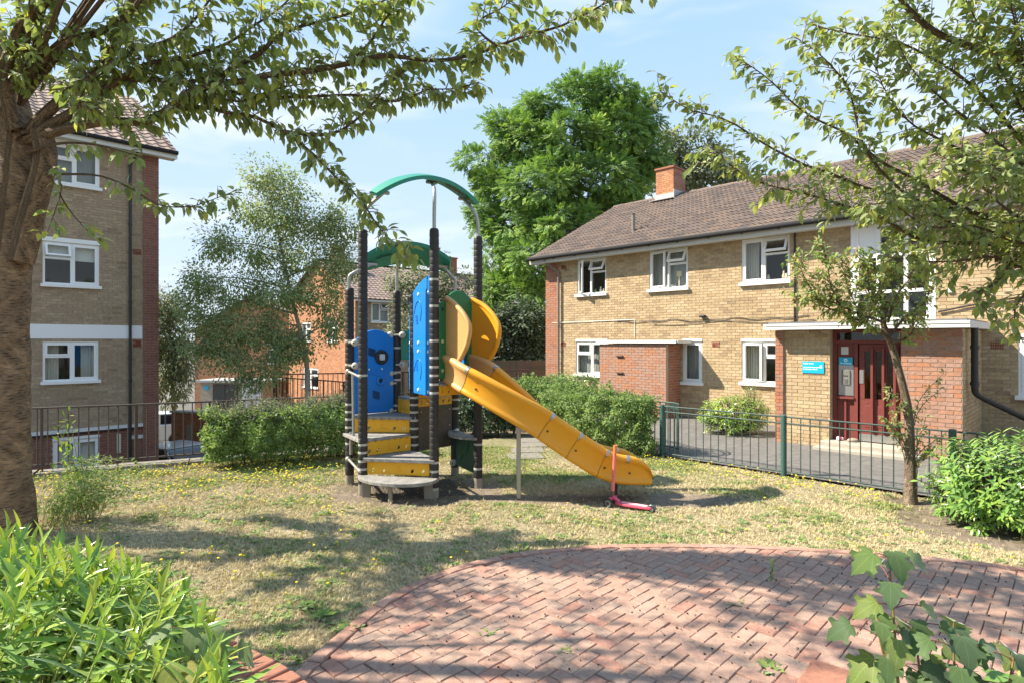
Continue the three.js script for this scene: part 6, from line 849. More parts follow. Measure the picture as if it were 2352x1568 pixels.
// ------------------------------------------------------------------ background trees
function lobeTree({ name, label, base, seed, lobes, d, pal, geo, mat, size, per, nPer, spray, trunkR, hang, bark, flat, thick = 1, start = 0.3, twigsN = 5, gaps }) {
  const r = rng(seed), T = thing(name, label, 'tree'); T.position.copy(base); const wood = new Soup(), recs = [], topL = lobes.reduce((a, l) => (l[1] < a[1] ? l : a)), topP = at(topL[0], topL[1], d + (topL[4] ?? 0));
  const mid = base.clone().lerp(topP, 0.5); mid.x = lerp(base.x, topP.x, 0.35); const spine = new THREE.CatmullRomCurve3([base.clone().setY(base.y - 0.1), base.clone().lerp(mid, 0.5).setX(base.x), mid, topP], false, 'centripetal'); tubeInto(wood, spine.getPoints(8), (t) => lerp(trunkR, trunkR * 0.12, Math.pow(t, 0.8)), 10, WHITE, 0.4);
  for (const [px, py, rx, ry, dz = 0] of lobes) { const c = at(px, py, d + dz), k = d / 1350, rad = V(rx * k, ry * k, rx * k * 0.85 * thick); let b = spine.getPointAt(start); for (let t = start; t < 0.95; t += 0.05) { const q = spine.getPointAt(t); if (q.y < c.y - 0.25 * rad.y && q.distanceTo(c) < b.distanceTo(c)) b = q; } tubeInto(wood, [b, b.clone().lerp(c, 0.5).add(V(0, 0.06 * b.distanceTo(c), 0)), c], (t) => lerp(trunkR * 0.3, trunkR * 0.07, t), 6, WHITE, 0.4);
    for (let i = 0; i < twigsN; i++) { const e = c.clone().add(rv(r).multiply(rad).multiplyScalar(0.85)); tubeInto(wood, [c, c.clone().lerp(e, 0.5).add(V(0, 0.1, 0)), e], (t) => lerp(trunkR * 0.08, trunkR * 0.02, t), 4, WHITE, 0.5); }
    sprays(recs, r, c, rad, Math.round(nPer * (rx * ry) / 5000), per, size, pal, { spray, hang, flat, gaps }); }
  mesh('trunk', rel(wood.geo(), base), bark ?? M.darkBark, T).geometry.deleteAttribute('color'); emit(T, recs, geo, mat, pal); return T;
}
lobeTree({ name: 'locust_tree', label: 'tall bright green feathery-leaved tree behind the right-hand flats', base: gp(4.2, 31), seed: 61, d: 30, pal: PALL.robinia, geo: GEO.pinnate, mat: M.leafRob, size: [0.26, 0.42], per: 30, nPer: 120, gaps: [0.62, -0.14], spray: 0.48, trunkR: 0.26, hang: 0.35, flat: 0.6, lobes: [[1405, 205, 55, 40], [1330, 225, 60, 48], [1245, 250, 50, 45], [1165, 292, 48, 34], [1105, 372, 62, 30], [1215, 330, 75, 55], [1310, 330, 85, 70, -1], [1410, 300, 75, 70], [1470, 270, 40, 60, 1], [1480, 350, 55, 55, 1], [1160, 430, 75, 48], [1260, 430, 95, 60, -1.5], [1370, 420, 90, 70, -1], [1450, 420, 60, 50, 1], [1110, 490, 45, 40], [1190, 520, 85, 55, -1], [1300, 530, 85, 60, -2], [1400, 500, 70, 50], [1150, 590, 60, 50], [1240, 600, 80, 60, -2], [1330, 600, 60, 60, -1], [1150, 670, 45, 45, -1], [1215, 690, 60, 55, -2], [1260, 740, 60, 60, 0], [1160, 740, 40, 40, -1]] });
lobeTree({ name: 'broadleaf_tree', label: 'olive green tree rising behind the chimney', base: gp(11, 41), seed: 62, d: 40, pal: PALL.dusty, geo: GEO.small, mat: M.leafMatt, size: [0.2, 0.32], per: 20, nPer: 130, spray: 0.6, trunkR: 0.3, hang: 0.4, lobes: [[1530, 340, 50, 55], [1590, 345, 70, 48], [1650, 385, 60, 45], [1560, 390, 70, 50], [1620, 410, 80, 40], [1690, 410, 35, 30], [1500, 400, 40, 50]] });
lobeTree({ name: 'evergreen_bush', label: 'dark evergreen bush between the slide and the flats', base: gp(0.1, 24.2), seed: 63, d: 24, pal: PALL.dark, geo: GEO.oval, mat: M.leaf, size: [0.15, 0.24], per: 20, nPer: 150, spray: 0.3, trunkR: 0.14, hang: 0.6, lobes: [[1150, 745, 45, 40], [1200, 735, 50, 50], [1235, 760, 40, 60], [1165, 800, 50, 40], [1220, 820, 50, 40], [1130, 800, 30, 40]] });
lobeTree({ name: 'birch_tree', label: 'silver birch with pale trunk and fine grey-green leaves beyond the left hedge', base: gp(-6.0, 17.2, -0.3), seed: 64, d: 17, pal: PALL.birch, geo: GEO.small, mat: M.leaf, size: [0.07, 0.105], per: 30, nPer: 125, gaps: [0.9, -0.36], spray: 0.33, trunkR: 0.1, hang: 1.0, bark: M.birchBark, flat: 1.1, start: 0.35, twigsN: 7, lobes: [[610, 405, 55, 38], [660, 440, 60, 45], [570, 470, 50, 50], [640, 500, 75, 45], [740, 505, 55, 45], [790, 520, 40, 50], [500, 560, 50, 38], [580, 575, 70, 45], [690, 590, 80, 50], [780, 600, 55, 55], [450, 640, 55, 40], [540, 660, 75, 50], [640, 670, 80, 50], [740, 680, 65, 50], [470, 730, 60, 45], [570, 750, 75, 45], [660, 760, 60, 45], [760, 740, 45, 40], [520, 820, 60, 35], [600, 840, 60, 40], [560, 880, 35, 25], [430, 690, 40, 30], [500, 780, 55, 40], [450, 800, 35, 30], [640, 815, 50, 35], [700, 800, 40, 35]] });
lobeTree({ name: 'willow_shrub', label: 'grey-olive willow-like tree beside the tall block corner', base: gp(-14.8, 26, -2.75), seed: 65, d: 25, pal: PALL.olive, geo: GEO.laurel, mat: M.leafMatt, size: [0.15, 0.26], per: 20, nPer: 170, spray: 0.35, trunkR: 0.16, hang: 1.1, flat: 1.2, lobes: [[385, 700, 30, 45], [400, 770, 40, 55], [380, 840, 35, 55], [420, 830, 30, 60], [395, 890, 40, 40], [360, 770, 30, 60], [350, 700, 25, 40]] });
lobeTree({ name: 'small_tree', label: 'thin yellow-green tree in front of the far tiled roof behind the tower', base: gp(-4.3, 25), seed: 66, d: 24.5, pal: PALL.dusty, geo: GEO.small, mat: M.leafMatt, size: [0.1, 0.16], per: 20, nPer: 110, spray: 0.4, trunkR: 0.1, hang: 0.5, lobes: [[930, 680, 30, 50], [960, 640, 35, 45], [1000, 650, 40, 50], [1040, 665, 40, 45], [970, 720, 50, 50], [1030, 730, 45, 50], [920, 760, 35, 60], [990, 800, 50, 50], [1060, 770, 35, 60], [1000, 585, 20, 25], [905, 650, 25, 40], [1075, 640, 18, 30]] });

// ------------------------------------------------------------------ hedges and shrubs
function hedge({ label, name = 'hedge', seed, a, b, width, h, pal, geo = GEO.oval, mat = M.leaf, size, n, ind = 0, stems = 20, lift = 0.12, bumpy = 0.12, top = null, round = 0.5 }) {
  const r = rng(seed), A = gp(...a), B = gp(...b), dir = B.clone().sub(A), len = dir.length(); dir.normalize(); const nor = V(-dir.z, 0, dir.x), T = thing(name, label, name === 'hedge' ? 'hedge' : 'shrub'); T.position.copy(A.clone().lerp(B, 0.5)); const recs = [], wood = new Soup();
  const recsTop = [];
  for (let i = 0; i < n; i++) {
    let s = r(), t = r() * 2 - 1, y = r(), face = r(), out;
    const hh = typeof h === 'function' ? h(s) : h;
    if (face < 0.36) { y = 1; out = V(0, 1, 0); } else if (face < 0.62) { t = 1; out = nor.clone(); } else if (face < 0.86) { t = -1; out = nor.clone().negate(); } else { s = r() < 0.5 ? 0 : 1; out = dir.clone().multiplyScalar(s ? 1 : -1); }
    const endk = Math.min(s, 1 - s) * len, ek = Math.min(1, 0.55 + endk / (width * 1.6)), tw = (1 - round * Math.pow(Math.max(0, y - 0.55) / 0.45, 2) * 0.5) * (1 - 0.25 * Math.pow(1 - y, 2)) * ek;
    const p = A.clone().addScaledVector(dir, s * len).addScaledVector(nor, t * width * 0.5 * tw); p.y = lift + y * (hh - lift) * (y === 1 ? (1 - round * 0.22 * t * t) * (0.8 + 0.2 * ek) : 1);
    const k = bumpy * (noise3(p.x * 2.2, p.y * 2.2, p.z * 2.2) + 0.6 * noise3(p.x * 6, p.y * 6, p.z * 6)) - Math.pow(r(), 2) * 0.22; p.addScaledVector(out, k); if (p.y < 0.02) continue;
    const ld = out.clone().multiplyScalar(0.7).add(rv(r)).add(V(0, 0.15, 0));
    (top && y === 1 ? recsTop : recs).push({ m: leafMatrix(p, ld, out.clone().add(V(0, 0.5, 0)).addScaledVector(rv(r), 0.7), lerp(size[0], size[1], r())), c: Math.floor(r() * pal.length) });
  }
  for (let i = 0; i < stems; i++) { const p = A.clone().addScaledVector(dir, r() * len).addScaledVector(nor, (r() - 0.5) * width * 0.4), q = p.clone().add(V((r() - 0.5) * 0.5, (typeof h === 'function' ? h(0.5) : h) * (0.6 + 0.35 * r()), (r() - 0.5) * 0.4)); tubeInto(wood, [p, p.clone().lerp(q, 0.5).add(V((r() - 0.5) * 0.15, 0, (r() - 0.5) * 0.15)), q], (t) => lerp(0.014, 0.004, t), 5); }
  if (top) { for (let i = 0; i < top.n; i++) { const s = r(), t = (r() - 0.5) * 0.9, p = A.clone().addScaledVector(dir, s * len).addScaledVector(nor, t * width); const hh = typeof h === 'function' ? h(s) : h; p.y = hh * (1 - 0.1 * t * t) - 0.05; const q = p.clone().add(V((r() - 0.5) * 0.14, top.len * (0.4 + r()), (r() - 0.5) * 0.14)); tubeInto(wood, [p, q], () => 0.0025, 3); for (let k = 0; k < 6; k++) recsTop.push({ m: leafMatrix(p.clone().lerp(q, (k + r()) / 6), rv(r).add(V(0, 0.8, 0)), rv(r).add(V(0, 0.5, 0)), lerp(top.size[0], top.size[1], r())), c: Math.floor(r() * top.pal.length) }); } emit(T, recsTop, geo, mat, top.pal, 0, 'new_growth'); }
  mesh('stems', rel(wood.geo(), T.position), M.darkBark, T).geometry.deleteAttribute('color'); stuff(T.children[T.children.length - 1]); emit(T, recs, geo, mat, pal, ind, 'foliage'); return T;
}
hedge({ label: 'loose grey-green hedge with bright left end beside the play tower', seed: 71, a: [-5.05, 9.75], b: [-2.4, 11.05], width: 0.95, h: (s) => 0.92 + 0.12 * s, pal: PALL.privet, size: [0.045, 0.07], n: 30000, stems: 30, lift: 0.14, bumpy: 0.17, top: { n: 420, len: 0.2, size: [0.02, 0.035], pal: PALL.dusty } });
hedge({ label: 'light green clipped hedge in front of the brick store', seed: 72, a: [0.75, 12.3], b: [2.55, 10.95], width: 1.15, h: 1.06, pal: PALL.privet, size: [0.045, 0.07], n: 26000, lift: 0.1, bumpy: 0.2, top: { n: 200, len: 0.12, size: [0.03, 0.045], pal: PALL.privet } });
hedge({ label: 'pale green hedge behind the slide, left of the brick store', seed: 73, a: [-0.2, 14.6], b: [1.5, 13.9], width: 1.2, h: 1.12, pal: PALL.privet, size: [0.05, 0.08], n: 15000, lift: 0.1, bumpy: 0.2, top: { n: 150, len: 0.15, size: [0.03, 0.05], pal: PALL.privet } });
hedge({ label: 'low dark glossy hedge seen under the tower and slide', seed: 74, a: [-1.7, 13.4], b: [0.15, 13.2], width: 0.8, h: 0.82, pal: PALL.dark, mat: M.leafGloss, size: [0.07, 0.11], n: 9000, geo: GEO.oval });
hedge({ label: 'straggly bramble growth at the foot of the clipped hedge', name: 'low_shrub', seed: 75, a: [1.9, 10.85], b: [2.62, 10.75], width: 0.5, h: 0.32, pal: PALL.privet, size: [0.03, 0.06], n: 1700, lift: 0.0, bumpy: 0.16, stems: 25 });
hedge({ label: 'bushy climber on the far railing below the birch', seed: 78, name: 'low_shrub', a: [-4.9, 17.4], b: [-3.2, 16.6], width: 0.6, h: 0.95, pal: PALL.dark, size: [0.05, 0.09], n: 3500, stems: 10 });
// whorled glossy shrubs
function whorlShrub({ label, seed, c, rad, whorls, per, size, pal, ind = 250, geo = GEO.laurel, name = 'laurel_shrub', mat = M.leafGloss, y0 = 0.05 }) {
  const r = rng(seed), T = thing(name, label, 'shrub'); T.position.set(c.x, 0, c.z); const recs = [], wood = new Soup();
  for (let i = 0; i < whorls; i++) { let v; do { v = rv(r); } while (v.y < -0.6); const k = 0.62 + 0.38 * Math.sqrt(r()), n3 = 1 + 0.16 * noise3(v.x * 2.3 + seed, v.y * 2.3, v.z * 2.3), p = V(c.x + v.x * rad.x * k * n3, Math.max(y0, c.y + v.y * rad.y * k * n3), c.z + v.z * rad.z * k * n3), ax = v.clone().multiplyScalar(0.8).add(V(0, 0.55, 0)).normalize(), b = V(lerp(c.x, p.x, 0.35), lerp(0, p.y, 0.35), lerp(c.z, p.z, 0.35)); if (i % 2 === 0) tubeInto(wood, [b, p], (t) => lerp(0.01, 0.004, t), 4);
    for (let j = 0; j < per; j++) { const a = (j * 2.4), s1 = V(0.3, 0.1, 0.9).cross(ax).normalize(), s2 = ax.clone().cross(s1), sp = s1.multiplyScalar(Math.cos(a)).addScaledVector(s2, Math.sin(a)), back = (j / per) * 0.16; recs.push({ m: leafMatrix(p.clone().addScaledVector(ax, -back), sp.clone().multiplyScalar(0.75 + 0.5 * r()).addScaledVector(ax, 0.75 - 0.5 * (j / per)).add(V(0, -0.1 * r(), 0)), ax.clone().addScaledVector(rv(r), 0.35), lerp(size[0], size[1], r())), c: Math.floor(r() * pal.length) }); } }
  mesh('stems', rel(wood.geo(), T.position), M.darkBark, T).geometry.deleteAttribute('color'); stuff(T.children[T.children.length - 1]); emit(T, recs, geo, mat, pal, ind, 'foliage'); return T;
}
whorlShrub({ label: 'rounded bright green laurel bush at right edge beside the young tree', seed: 81, c: V(5.85, 0.42, -6.75), rad: V(0.95, 0.64, 0.82), whorls: 640, per: 9, size: [0.09, 0.14], pal: PALL.laurel, ind: 300 });
whorlShrub({ label: 'second laurel bush running off behind the right edge', seed: 82, c: V(6.85, 0.45, -6.35), rad: V(0.95, 0.66, 0.9), whorls: 330, per: 9, size: [0.09, 0.14], pal: PALL.laurel, ind: 0 });
whorlShrub({ label: 'small yellow-green shrub against the porch wall behind the fence', seed: 83, c: V(5.05, 0.4, -13.35), rad: V(0.78, 0.52, 0.6), whorls: 330, per: 8, size: [0.08, 0.12], pal: PALL.bright, ind: 150 });
whorlShrub({ label: 'leafy shrub tip rising beside the red porch corner', seed: 84, c: V(5.55, 0.65, -13.55), rad: V(0.3, 0.5, 0.25), whorls: 60, per: 7, size: [0.06, 0.1], pal: PALL.privet, ind: 0 });
whorlShrub({ label: 'tall green bush on top of the hedge in front of the flats', seed: 85, c: V(1.55, 0.85, -14.4), rad: V(0.7, 0.55, 0.5), whorls: 180, per: 8, size: [0.1, 0.16], pal: PALL.laurel, ind: 0 });
// wispy shrub at the foot of the left cherry
{
  const r = rng(86), T = thing('wispy_shrub', 'fine-stemmed pale green shrub at the foot of the left cherry trunk', 'shrub'); T.position.set(-5.0, 0, -6.75); const wood = new Soup(), recs = [];
  for (let i = 0; i < 110; i++) { const b = V(-5.15 + (r() - 0.5) * 0.5, 0, -6.8 + (r() - 0.5) * 0.5), h = 0.3 + r() * 0.5, o = V(0.15 + r() * 0.55, 0, (r() - 0.5) * 0.7).multiplyScalar(1.1 - 0.5 * h), pts = [b, b.clone().add(V(o.x * 0.3, h * 0.6, o.z * 0.3)), b.clone().add(V(o.x * 0.8, h * 0.95, o.z * 0.8)), b.clone().add(V(o.x * 1.3, h * 0.9, o.z * 1.2))], c = tubeInto(wood, pts, (t) => lerp(0.004, 0.0015, t), 3, WHITE, 0.12); for (let k = 0; k < 22; k++) { const t = 0.15 + 0.85 * ((k + r()) / 22), p = c.getPointAt(Math.min(1, t)); recs.push({ m: leafMatrix(p, rv(r).add(V(0.5, 0.1, 0)), rv(r).add(V(0, 0.8, 0)), 0.03 + r() * 0.045), c: Math.floor(r() * 5) }); } }
  mesh('stems', rel(wood.geo(), T.position), S({ color: C(0.30, 0.30, 0.16), roughness: 0.9 }), T).geometry.deleteAttribute('color'); stuff(T.children[0]); emit(T, recs, GEO.laurel, M.leafMatt, PALL.privet, 0, 'foliage');
  const R2 = thing('tall_weed', 'upright bright weed rising in front of the brown railing beside the trunk', 'weed'); R2.position.set(-5.0, 0, -6.9); const w2 = new Soup(), rc = []; for (let i = 0; i < 4; i++) { const b = V(-5.05 + i * 0.05, 0, -6.9), e = at(130 + i * 9, 985 - i * 14, 6.7), c = tubeInto(w2, [b, b.clone().lerp(e, 0.6).add(V(-0.03, 0, 0)), e], (t) => lerp(0.006, 0.002, t), 4); for (let k = 0; k < 16; k++) { const p = c.getPointAt(0.4 + 0.6 * (k / 15)); rc.push({ m: leafMatrix(p, rv(r).add(V(0, 0.7, 0)), rv(r).add(V(0, 0.6, 0.5)), 0.06 + r() * 0.05), c: Math.floor(r() * 6) }); } } mesh('stem', rel(w2.geo(), R2.position), S({ color: C(0.2, 0.24, 0.06), roughness: 0.9 }), R2).geometry.deleteAttribute('color'); emit(R2, rc, GEO.laurel, M.leaf, PALL.bright, 64, 'foliage');
}
// ------------------------------------------------------------------ glossy shrub in the near left planter
{
  const r = rng(91), T = thing('laurel_shrub', 'bright glossy narrow-leaved shrub filling the planter at lower left', 'shrub'); T.position.set(-2.0, 0.4, -2.6); const wood = new Soup(), recs = [];
  const outline = (x) => { const k = [[-200, 1170], [0, 1195], [110, 1225], [220, 1262], [330, 1300], [420, 1335], [450, 1400], [500, 1470], [560, 1560]]; for (let i = 0; i + 1 < k.length; i++) if (x <= k[i + 1][0]) return lerp(k[i][1], k[i + 1][1], (x - k[i][0]) / (k[i + 1][0] - k[i][0])); return 1560; };
  let n = 0;
  for (let i = 0; i < 900 && n < 235; i++) {
    const d = 1.7 + r() * 1.75, px = -180 + r() * 700, py = outline(px) + 25 + r() * r() * 260, tip = at(px, py, d); if (tip.y > 1.14 || tip.y < 0.5 || tip.x > -0.62) continue; n++;
    const b = V(tip.x - 0.1 - r() * 0.18, 0.36, tip.z + (r() - 0.5) * 0.3), c = tubeInto(wood, [b, b.clone().lerp(tip, 0.55).add(V(-0.02, 0.04, 0)), tip], (t) => lerp(0.007, 0.003, t), 5), fresh = r() < 0.5, m = 15 + Math.floor(r() * 6);
    for (let k = 0; k < m; k++) { const t = 1 - 0.62 * (k / m), p = c.getPointAt(t), tan = c.getTangentAt(t), a = k * 2.4 + r(), s1 = V(0.2, 0.1, 0.95).cross(tan).normalize(), s2 = tan.clone().cross(s1), sd = s1.multiplyScalar(Math.cos(a)).addScaledVector(s2, Math.sin(a)), young = k < 4; recs.push({ m: leafMatrix(p, tan.clone().multiplyScalar(young ? 1.1 : 0.55).addScaledVector(sd, young ? 0.5 : 0.95).add(V(0.12, 0.1 - 0.15 * r(), 0)), tan.clone().multiplyScalar(0.8).addScaledVector(sd, -0.2).add(V(0, 0.5, 0)).addScaledVector(rv(r), 0.4), young ? 0.09 + r() * 0.08 : 0.12 + r() * 0.1), c: young && fresh ? (r() < 0.5 ? 3 : 5) : Math.floor(r() * 5) }); }
  }
  mesh('stems', rel(wood.geo(), T.position), S({ color: C(0.26, 0.30, 0.06), roughness: 0.7 }), T).geometry.deleteAttribute('color'); stuff(T.children[0]); emit(T, recs, GEO.long, M.leafGloss, PALL.bright, 300, 'foliage');
}
// ------------------------------------------------------------------ maple seedlings
const mapleGeo = (() => { const half = [[0, 0], [0.12, -0.06], [0.34, 0.02], [0.44, 0.14], [0.3, 0.2], [0.36, 0.34], [0.52, 0.42], [0.5, 0.58], [0.36, 0.56], [0.24, 0.6], [0.24, 0.76], [0.12, 0.86], [0, 1.05]]; const pts = [...half, ...half.slice(1, -1).reverse().map(([x, y]) => [-x, y])].map(([x, y]) => new THREE.Vector2(x, y)), tri = THREE.ShapeUtils.triangulateShape(pts, []); const p = []; pts.forEach((q) => p.push(q.x, q.y, 0.22 * Math.abs(q.x) - 0.3 * q.y * q.y + 0.05 * Math.sin(q.x * 14) * q.y)); const g = new THREE.BufferGeometry(); g.setAttribute('position', new THREE.Float32BufferAttribute(p, 3)); g.setIndex(tri.flat()); g.setAttribute('uv', new THREE.Float32BufferAttribute(pts.flatMap((q) => [q.x + 0.5, (q.y + 0.06) / 1.12]), 2)); g.computeVertexNormals(); return g; })();
const veinTex = (() => { const c = document.createElement('canvas'); c.width = c.height = 256; const x = c.getContext('2d'); x.fillStyle = '#d2d2d2'; x.fillRect(0, 0, 256, 256); x.strokeStyle = '#ffffff'; const b = [128, 243]; for (const [ex, ey, w] of [[128, 5, 5], [30, 120, 4], [226, 120, 4], [25, 205, 3], [231, 205, 3]]) { x.lineWidth = w; x.beginPath(); x.moveTo(...b); x.lineTo(ex, ey); x.stroke(); x.lineWidth = 1.5; for (let k = 2; k < 8; k++) { const px = lerp(b[0], ex, k / 8), py = lerp(b[1], ey, k / 8); for (const s of [-1, 1]) { x.beginPath(); x.moveTo(px, py); x.lineTo(px + (ex - b[0]) * 0.12 - s * (ey - b[1]) * 0.12, py + (ey - b[1]) * 0.12 + s * (ex - b[0]) * 0.12); x.stroke(); } } } const t = new THREE.CanvasTexture(c); t.colorSpace = THREE.SRGBColorSpace; t.magFilter = THREE.LinearFilter; return t; })();
function seedling(label, seed, stems, pal, base) {
  const r = rng(seed), T = thing('maple_seedling', label, 'seedling'); T.position.copy(base); const red = S({ color: C(0.20, 0.075, 0.05), roughness: 0.7 });
  for (const [pts, nodes, size] of stems) { const w = new Soup(), c = tubeInto(w, pts, (t) => lerp(0.0055, 0.0025, t), 7, WHITE, 0.04); mesh('stem', rel(w.geo(), base), S({ color: C(0.22, 0.17, 0.06), roughness: 0.7 }), T).geometry.deleteAttribute('color');
    nodes.forEach((t, i) => { for (const s of i === nodes.length - 1 ? [-1, 1, 0] : [-1, 1]) { const p = c.getPointAt(t), a = i * 1.57 + r() * 0.6, o = V(Math.cos(a) * s, 0.3, Math.sin(a) * s * 0.7 + 0.15).normalize(), pl = s === 0 ? 0.03 : 0.05 + r() * 0.04, q = p.clone().addScaledVector(o, pl), ws = new Soup(); tubeInto(ws, [p, p.clone().lerp(q, 0.5).add(V(0, 0.008, 0)), q], () => 0.0018, 5, WHITE, 0.02); mesh('leaf_stalk', rel(ws.geo(), base), red, T).geometry.deleteAttribute('color'); const ld = o.clone().setY(-0.35 - 0.4 * r()).add(V(0, 0, 0.1)), key = M.leaf.uuid + seed + 'm' + Math.floor(r() * pal.length), ci = +key.slice(-1); if (!leafMats.has(key)) { const m = M.leaf.clone(); m.map = veinTex; m.color = pal[ci].clone().multiplyScalar(1.4); leafMats.set(key, m); } const l = mesh('leaf', mapleGeo, leafMats.get(key), T); l.applyMatrix4(leafMatrix(q, ld, V((r() - 0.5) * 0.7, 1, 0.25 + r() * 0.4), size * (0.75 + 0.45 * r()))); l.position.sub(base); } }); }
}
const st = (pts, d) => pts.map(([x, y]) => at(x, y, d));
seedling('maple seedling with lobed leaves in front of the paving at lower right', 92, [[st([[2075, 1640], [2064, 1568], [2054, 1421], [2046, 1318], [2044, 1272]], 1.95), [0.3, 0.48, 0.66, 0.82, 0.97], 0.098], [st([[2050, 1640], [2041, 1545], [2028, 1494], [2010, 1419]], 1.95), [0.35, 0.6, 0.8, 0.97], 0.085], [st([[2200, 1640], [2196, 1568], [2192, 1507], [2190, 1452]], 1.9), [0.35, 0.6, 0.8, 0.97], 0.09], [st([[2120, 1640], [2112, 1530], [2098, 1432]], 2.05), [0.45, 0.7, 0.97], 0.085], [st([[2310, 1660], [2320, 1570], [2330, 1510]], 1.85), [0.5, 0.75, 0.95], 0.1]], PALL.maple, V(1.3, 0.4, -1.95));
seedling('maple seedling with yellowing lobed leaves over the red coping at lower left', 93, [[st([[420, 1650], [432, 1570], [440, 1500], [452, 1450]], 2.1), [0.35, 0.65, 0.97], 0.11], [st([[480, 1660], [500, 1590], [512, 1520]], 2.1), [0.5, 0.96], 0.11]], hue([[0.26, 0.30, 0.03], [0.13, 0.21, 0.05], [0.17, 0.25, 0.07], [0.33, 0.31, 0.03]]), V(-1.15, 0.4, -2.1));
whorlShrub({ label: 'glossy dark green shrub tips in the lower right corner', seed: 94, c: V(1.95, 0.78, -2.0), rad: V(0.3, 0.36, 0.22), whorls: 26, per: 7, size: [0.09, 0.13], pal: PALL.laurel, ind: 180, geo: leafGeo({ w: 0.4, fold: 0.2, curl: 0.15, n: 4, stalk: 0.06 }), y0: 0.4 });

// ------------------------------------------------------------------ grass, flowers and weeds
{
  const blades = (n, seed, h, w) => { const r = rng(seed), p = [], idx = []; for (let i = 0; i < n; i++) { const a = r() * 6.283, l = (0.5 + r() * 0.7) * h, o = 0.02 * r(), b = r() * 6.283, x = Math.cos(b) * o, z = Math.sin(b) * o, lean = (0.25 + 0.75 * r()) * l, k = p.length / 3, wx = Math.cos(a + 1.57) * w, wz = Math.sin(a + 1.57) * w; p.push(x - wx, 0, z - wz, x + wx, 0, z + wz, x + Math.cos(a) * lean * 0.4 - wx * 0.7, l * 0.6, z + Math.sin(a) * lean * 0.4 - wz * 0.7, x + Math.cos(a) * lean * 0.4 + wx * 0.7, l * 0.6, z + Math.sin(a) * lean * 0.4 + wz * 0.7, x + Math.cos(a) * lean, l * 0.85, z + Math.sin(a) * lean); idx.push(k, k + 1, k + 3, k, k + 3, k + 2, k + 2, k + 3, k + 4); } const g = new THREE.BufferGeometry(); g.setAttribute('position', new THREE.Float32BufferAttribute(p, 3)); g.setIndex(idx); g.computeVertexNormals(); return g; };
  const r = rng(95), geos = [blades(12, 1, 0.02, 0.0015), blades(11, 2, 0.027, 0.0016), blades(9, 3, 0.04, 0.0018)], mat = S({ color: C(1, 1, 1), roughness: 0.95, side: THREE.DoubleSide }), sets = [[], [], []], col = new THREE.Color(), up = V(0, 1, 0), q = new THREE.Quaternion();
  const add = (X, d, k, s) => sets[k].push([X, d, s]);
  for (let i = 0; i < 420000; i++) { const d = 3.4 + 8.4 * Math.pow(r(), 1.15), X = (r() * 2 - 1) * Math.min(0.93 * d + 0.3, 8.6); if (!lawnIn(X, d)) continue; if (d < 6.2 && X > -1.7 && paveDist(X, d).s > -0.01 + 0.03 * r()) continue; if (d < 3.9 && X < -1.2 && X > -5.4) continue; const e = earth(X, d), g = green(X, d), cl = 0.5 + 0.5 * fbm(X * 5, d * 5, 2); if (r() < e * 0.985) continue; if (r() > 0.30 + 0.75 * cl * (0.6 + 0.6 * g)) continue; add(X, d, r() < 0.6 ? 0 : r() < 0.35 + 0.5 * g ? 2 : 1, 0.7 + 0.6 * r() * (0.7 + 0.6 * g)); }
  sets.forEach((s, k) => { const im = new THREE.InstancedMesh(geos[k], mat, s.length); im.name = numbered('grass'); im.castShadow = im.receiveShadow = true; stuff(im); im.userData.label = ['short dry grass of the lawn', 'straw-coloured grass tufts of the lawn', 'longer green grass of the lawn'][k]; const m = new THREE.Matrix4(); s.forEach(([X, d, sc], i) => { const g = green(X, d) + (r() - 0.5) * 0.45, v = 0.86 + 0.26 * r(); q.setFromAxisAngle(up, r() * 6.283); im.setMatrixAt(i, m.compose(V(X, -0.012, -d), q, V(sc, sc, sc))); if (g < 0.62) col.setRGB(0.60 * v, 0.50 * v, 0.30 * v); else if (g < 0.82) col.setRGB(0.47 * v, 0.44 * v, 0.19 * v); else col.setRGB(0.29 * v, 0.34 * v, 0.10 * v); im.setColorAt(i, col); }); scene.add(im); });
 
  // yellow hawkbit heads on short stalks
  const fl = []; { const h = new THREE.IcosahedronGeometry(0.013, 0).scale(1, 0.5, 1).translate(0, 0.075, 0), st2 = new THREE.CylinderGeometry(0.0012, 0.0012, 0.075, 3).translate(0, 0.0375, 0); const heads = [], stalks = []; for (let i = 0; i < 16000 && heads.length < 1700; i++) { const d = 4.6 + 6.4 * r(), X = (r() * 2 - 1) * 0.9 * d; if (!lawnIn(X, d) || earth(X, d) > 0.3 || paveDist(X, d).s > -0.05) continue; const left = smooth(-1.0, -4.5, X) * smooth(7.2, 9.2, d), right = smooth(1.5, 3.2, X) * smooth(0.9, 0.2, Math.abs(X + d - 12.7)), pat = smooth(0.0, 0.4, fbm(X * 0.9 + 60, d * 0.9, 3)); if (r() > 0.02 + 0.9 * left * (0.4 + pat) + 0.55 * right + 0.16 * pat * smooth(0, -2, X)) continue; heads.push([X, d, 0.6 + 0.8 * r()]); }
    for (const [geo, nm, mt] of [[h, 'hawkbit_flowers', S({ color: C(0.78, 0.60, 0.02), roughness: 0.8 })], [st2, 'hawkbit_stalks', S({ color: C(0.22, 0.25, 0.07), roughness: 0.9 })]]) { const im = new THREE.InstancedMesh(geo, mt, heads.length), m = new THREE.Matrix4(); im.name = nm; stuff(im); im.castShadow = im.receiveShadow = true; heads.forEach(([X, d, s], i) => im.setMatrixAt(i, m.compose(V(X, -0.01, -d), q.identity(), V(s, s, s)))); scene.add(im); } }
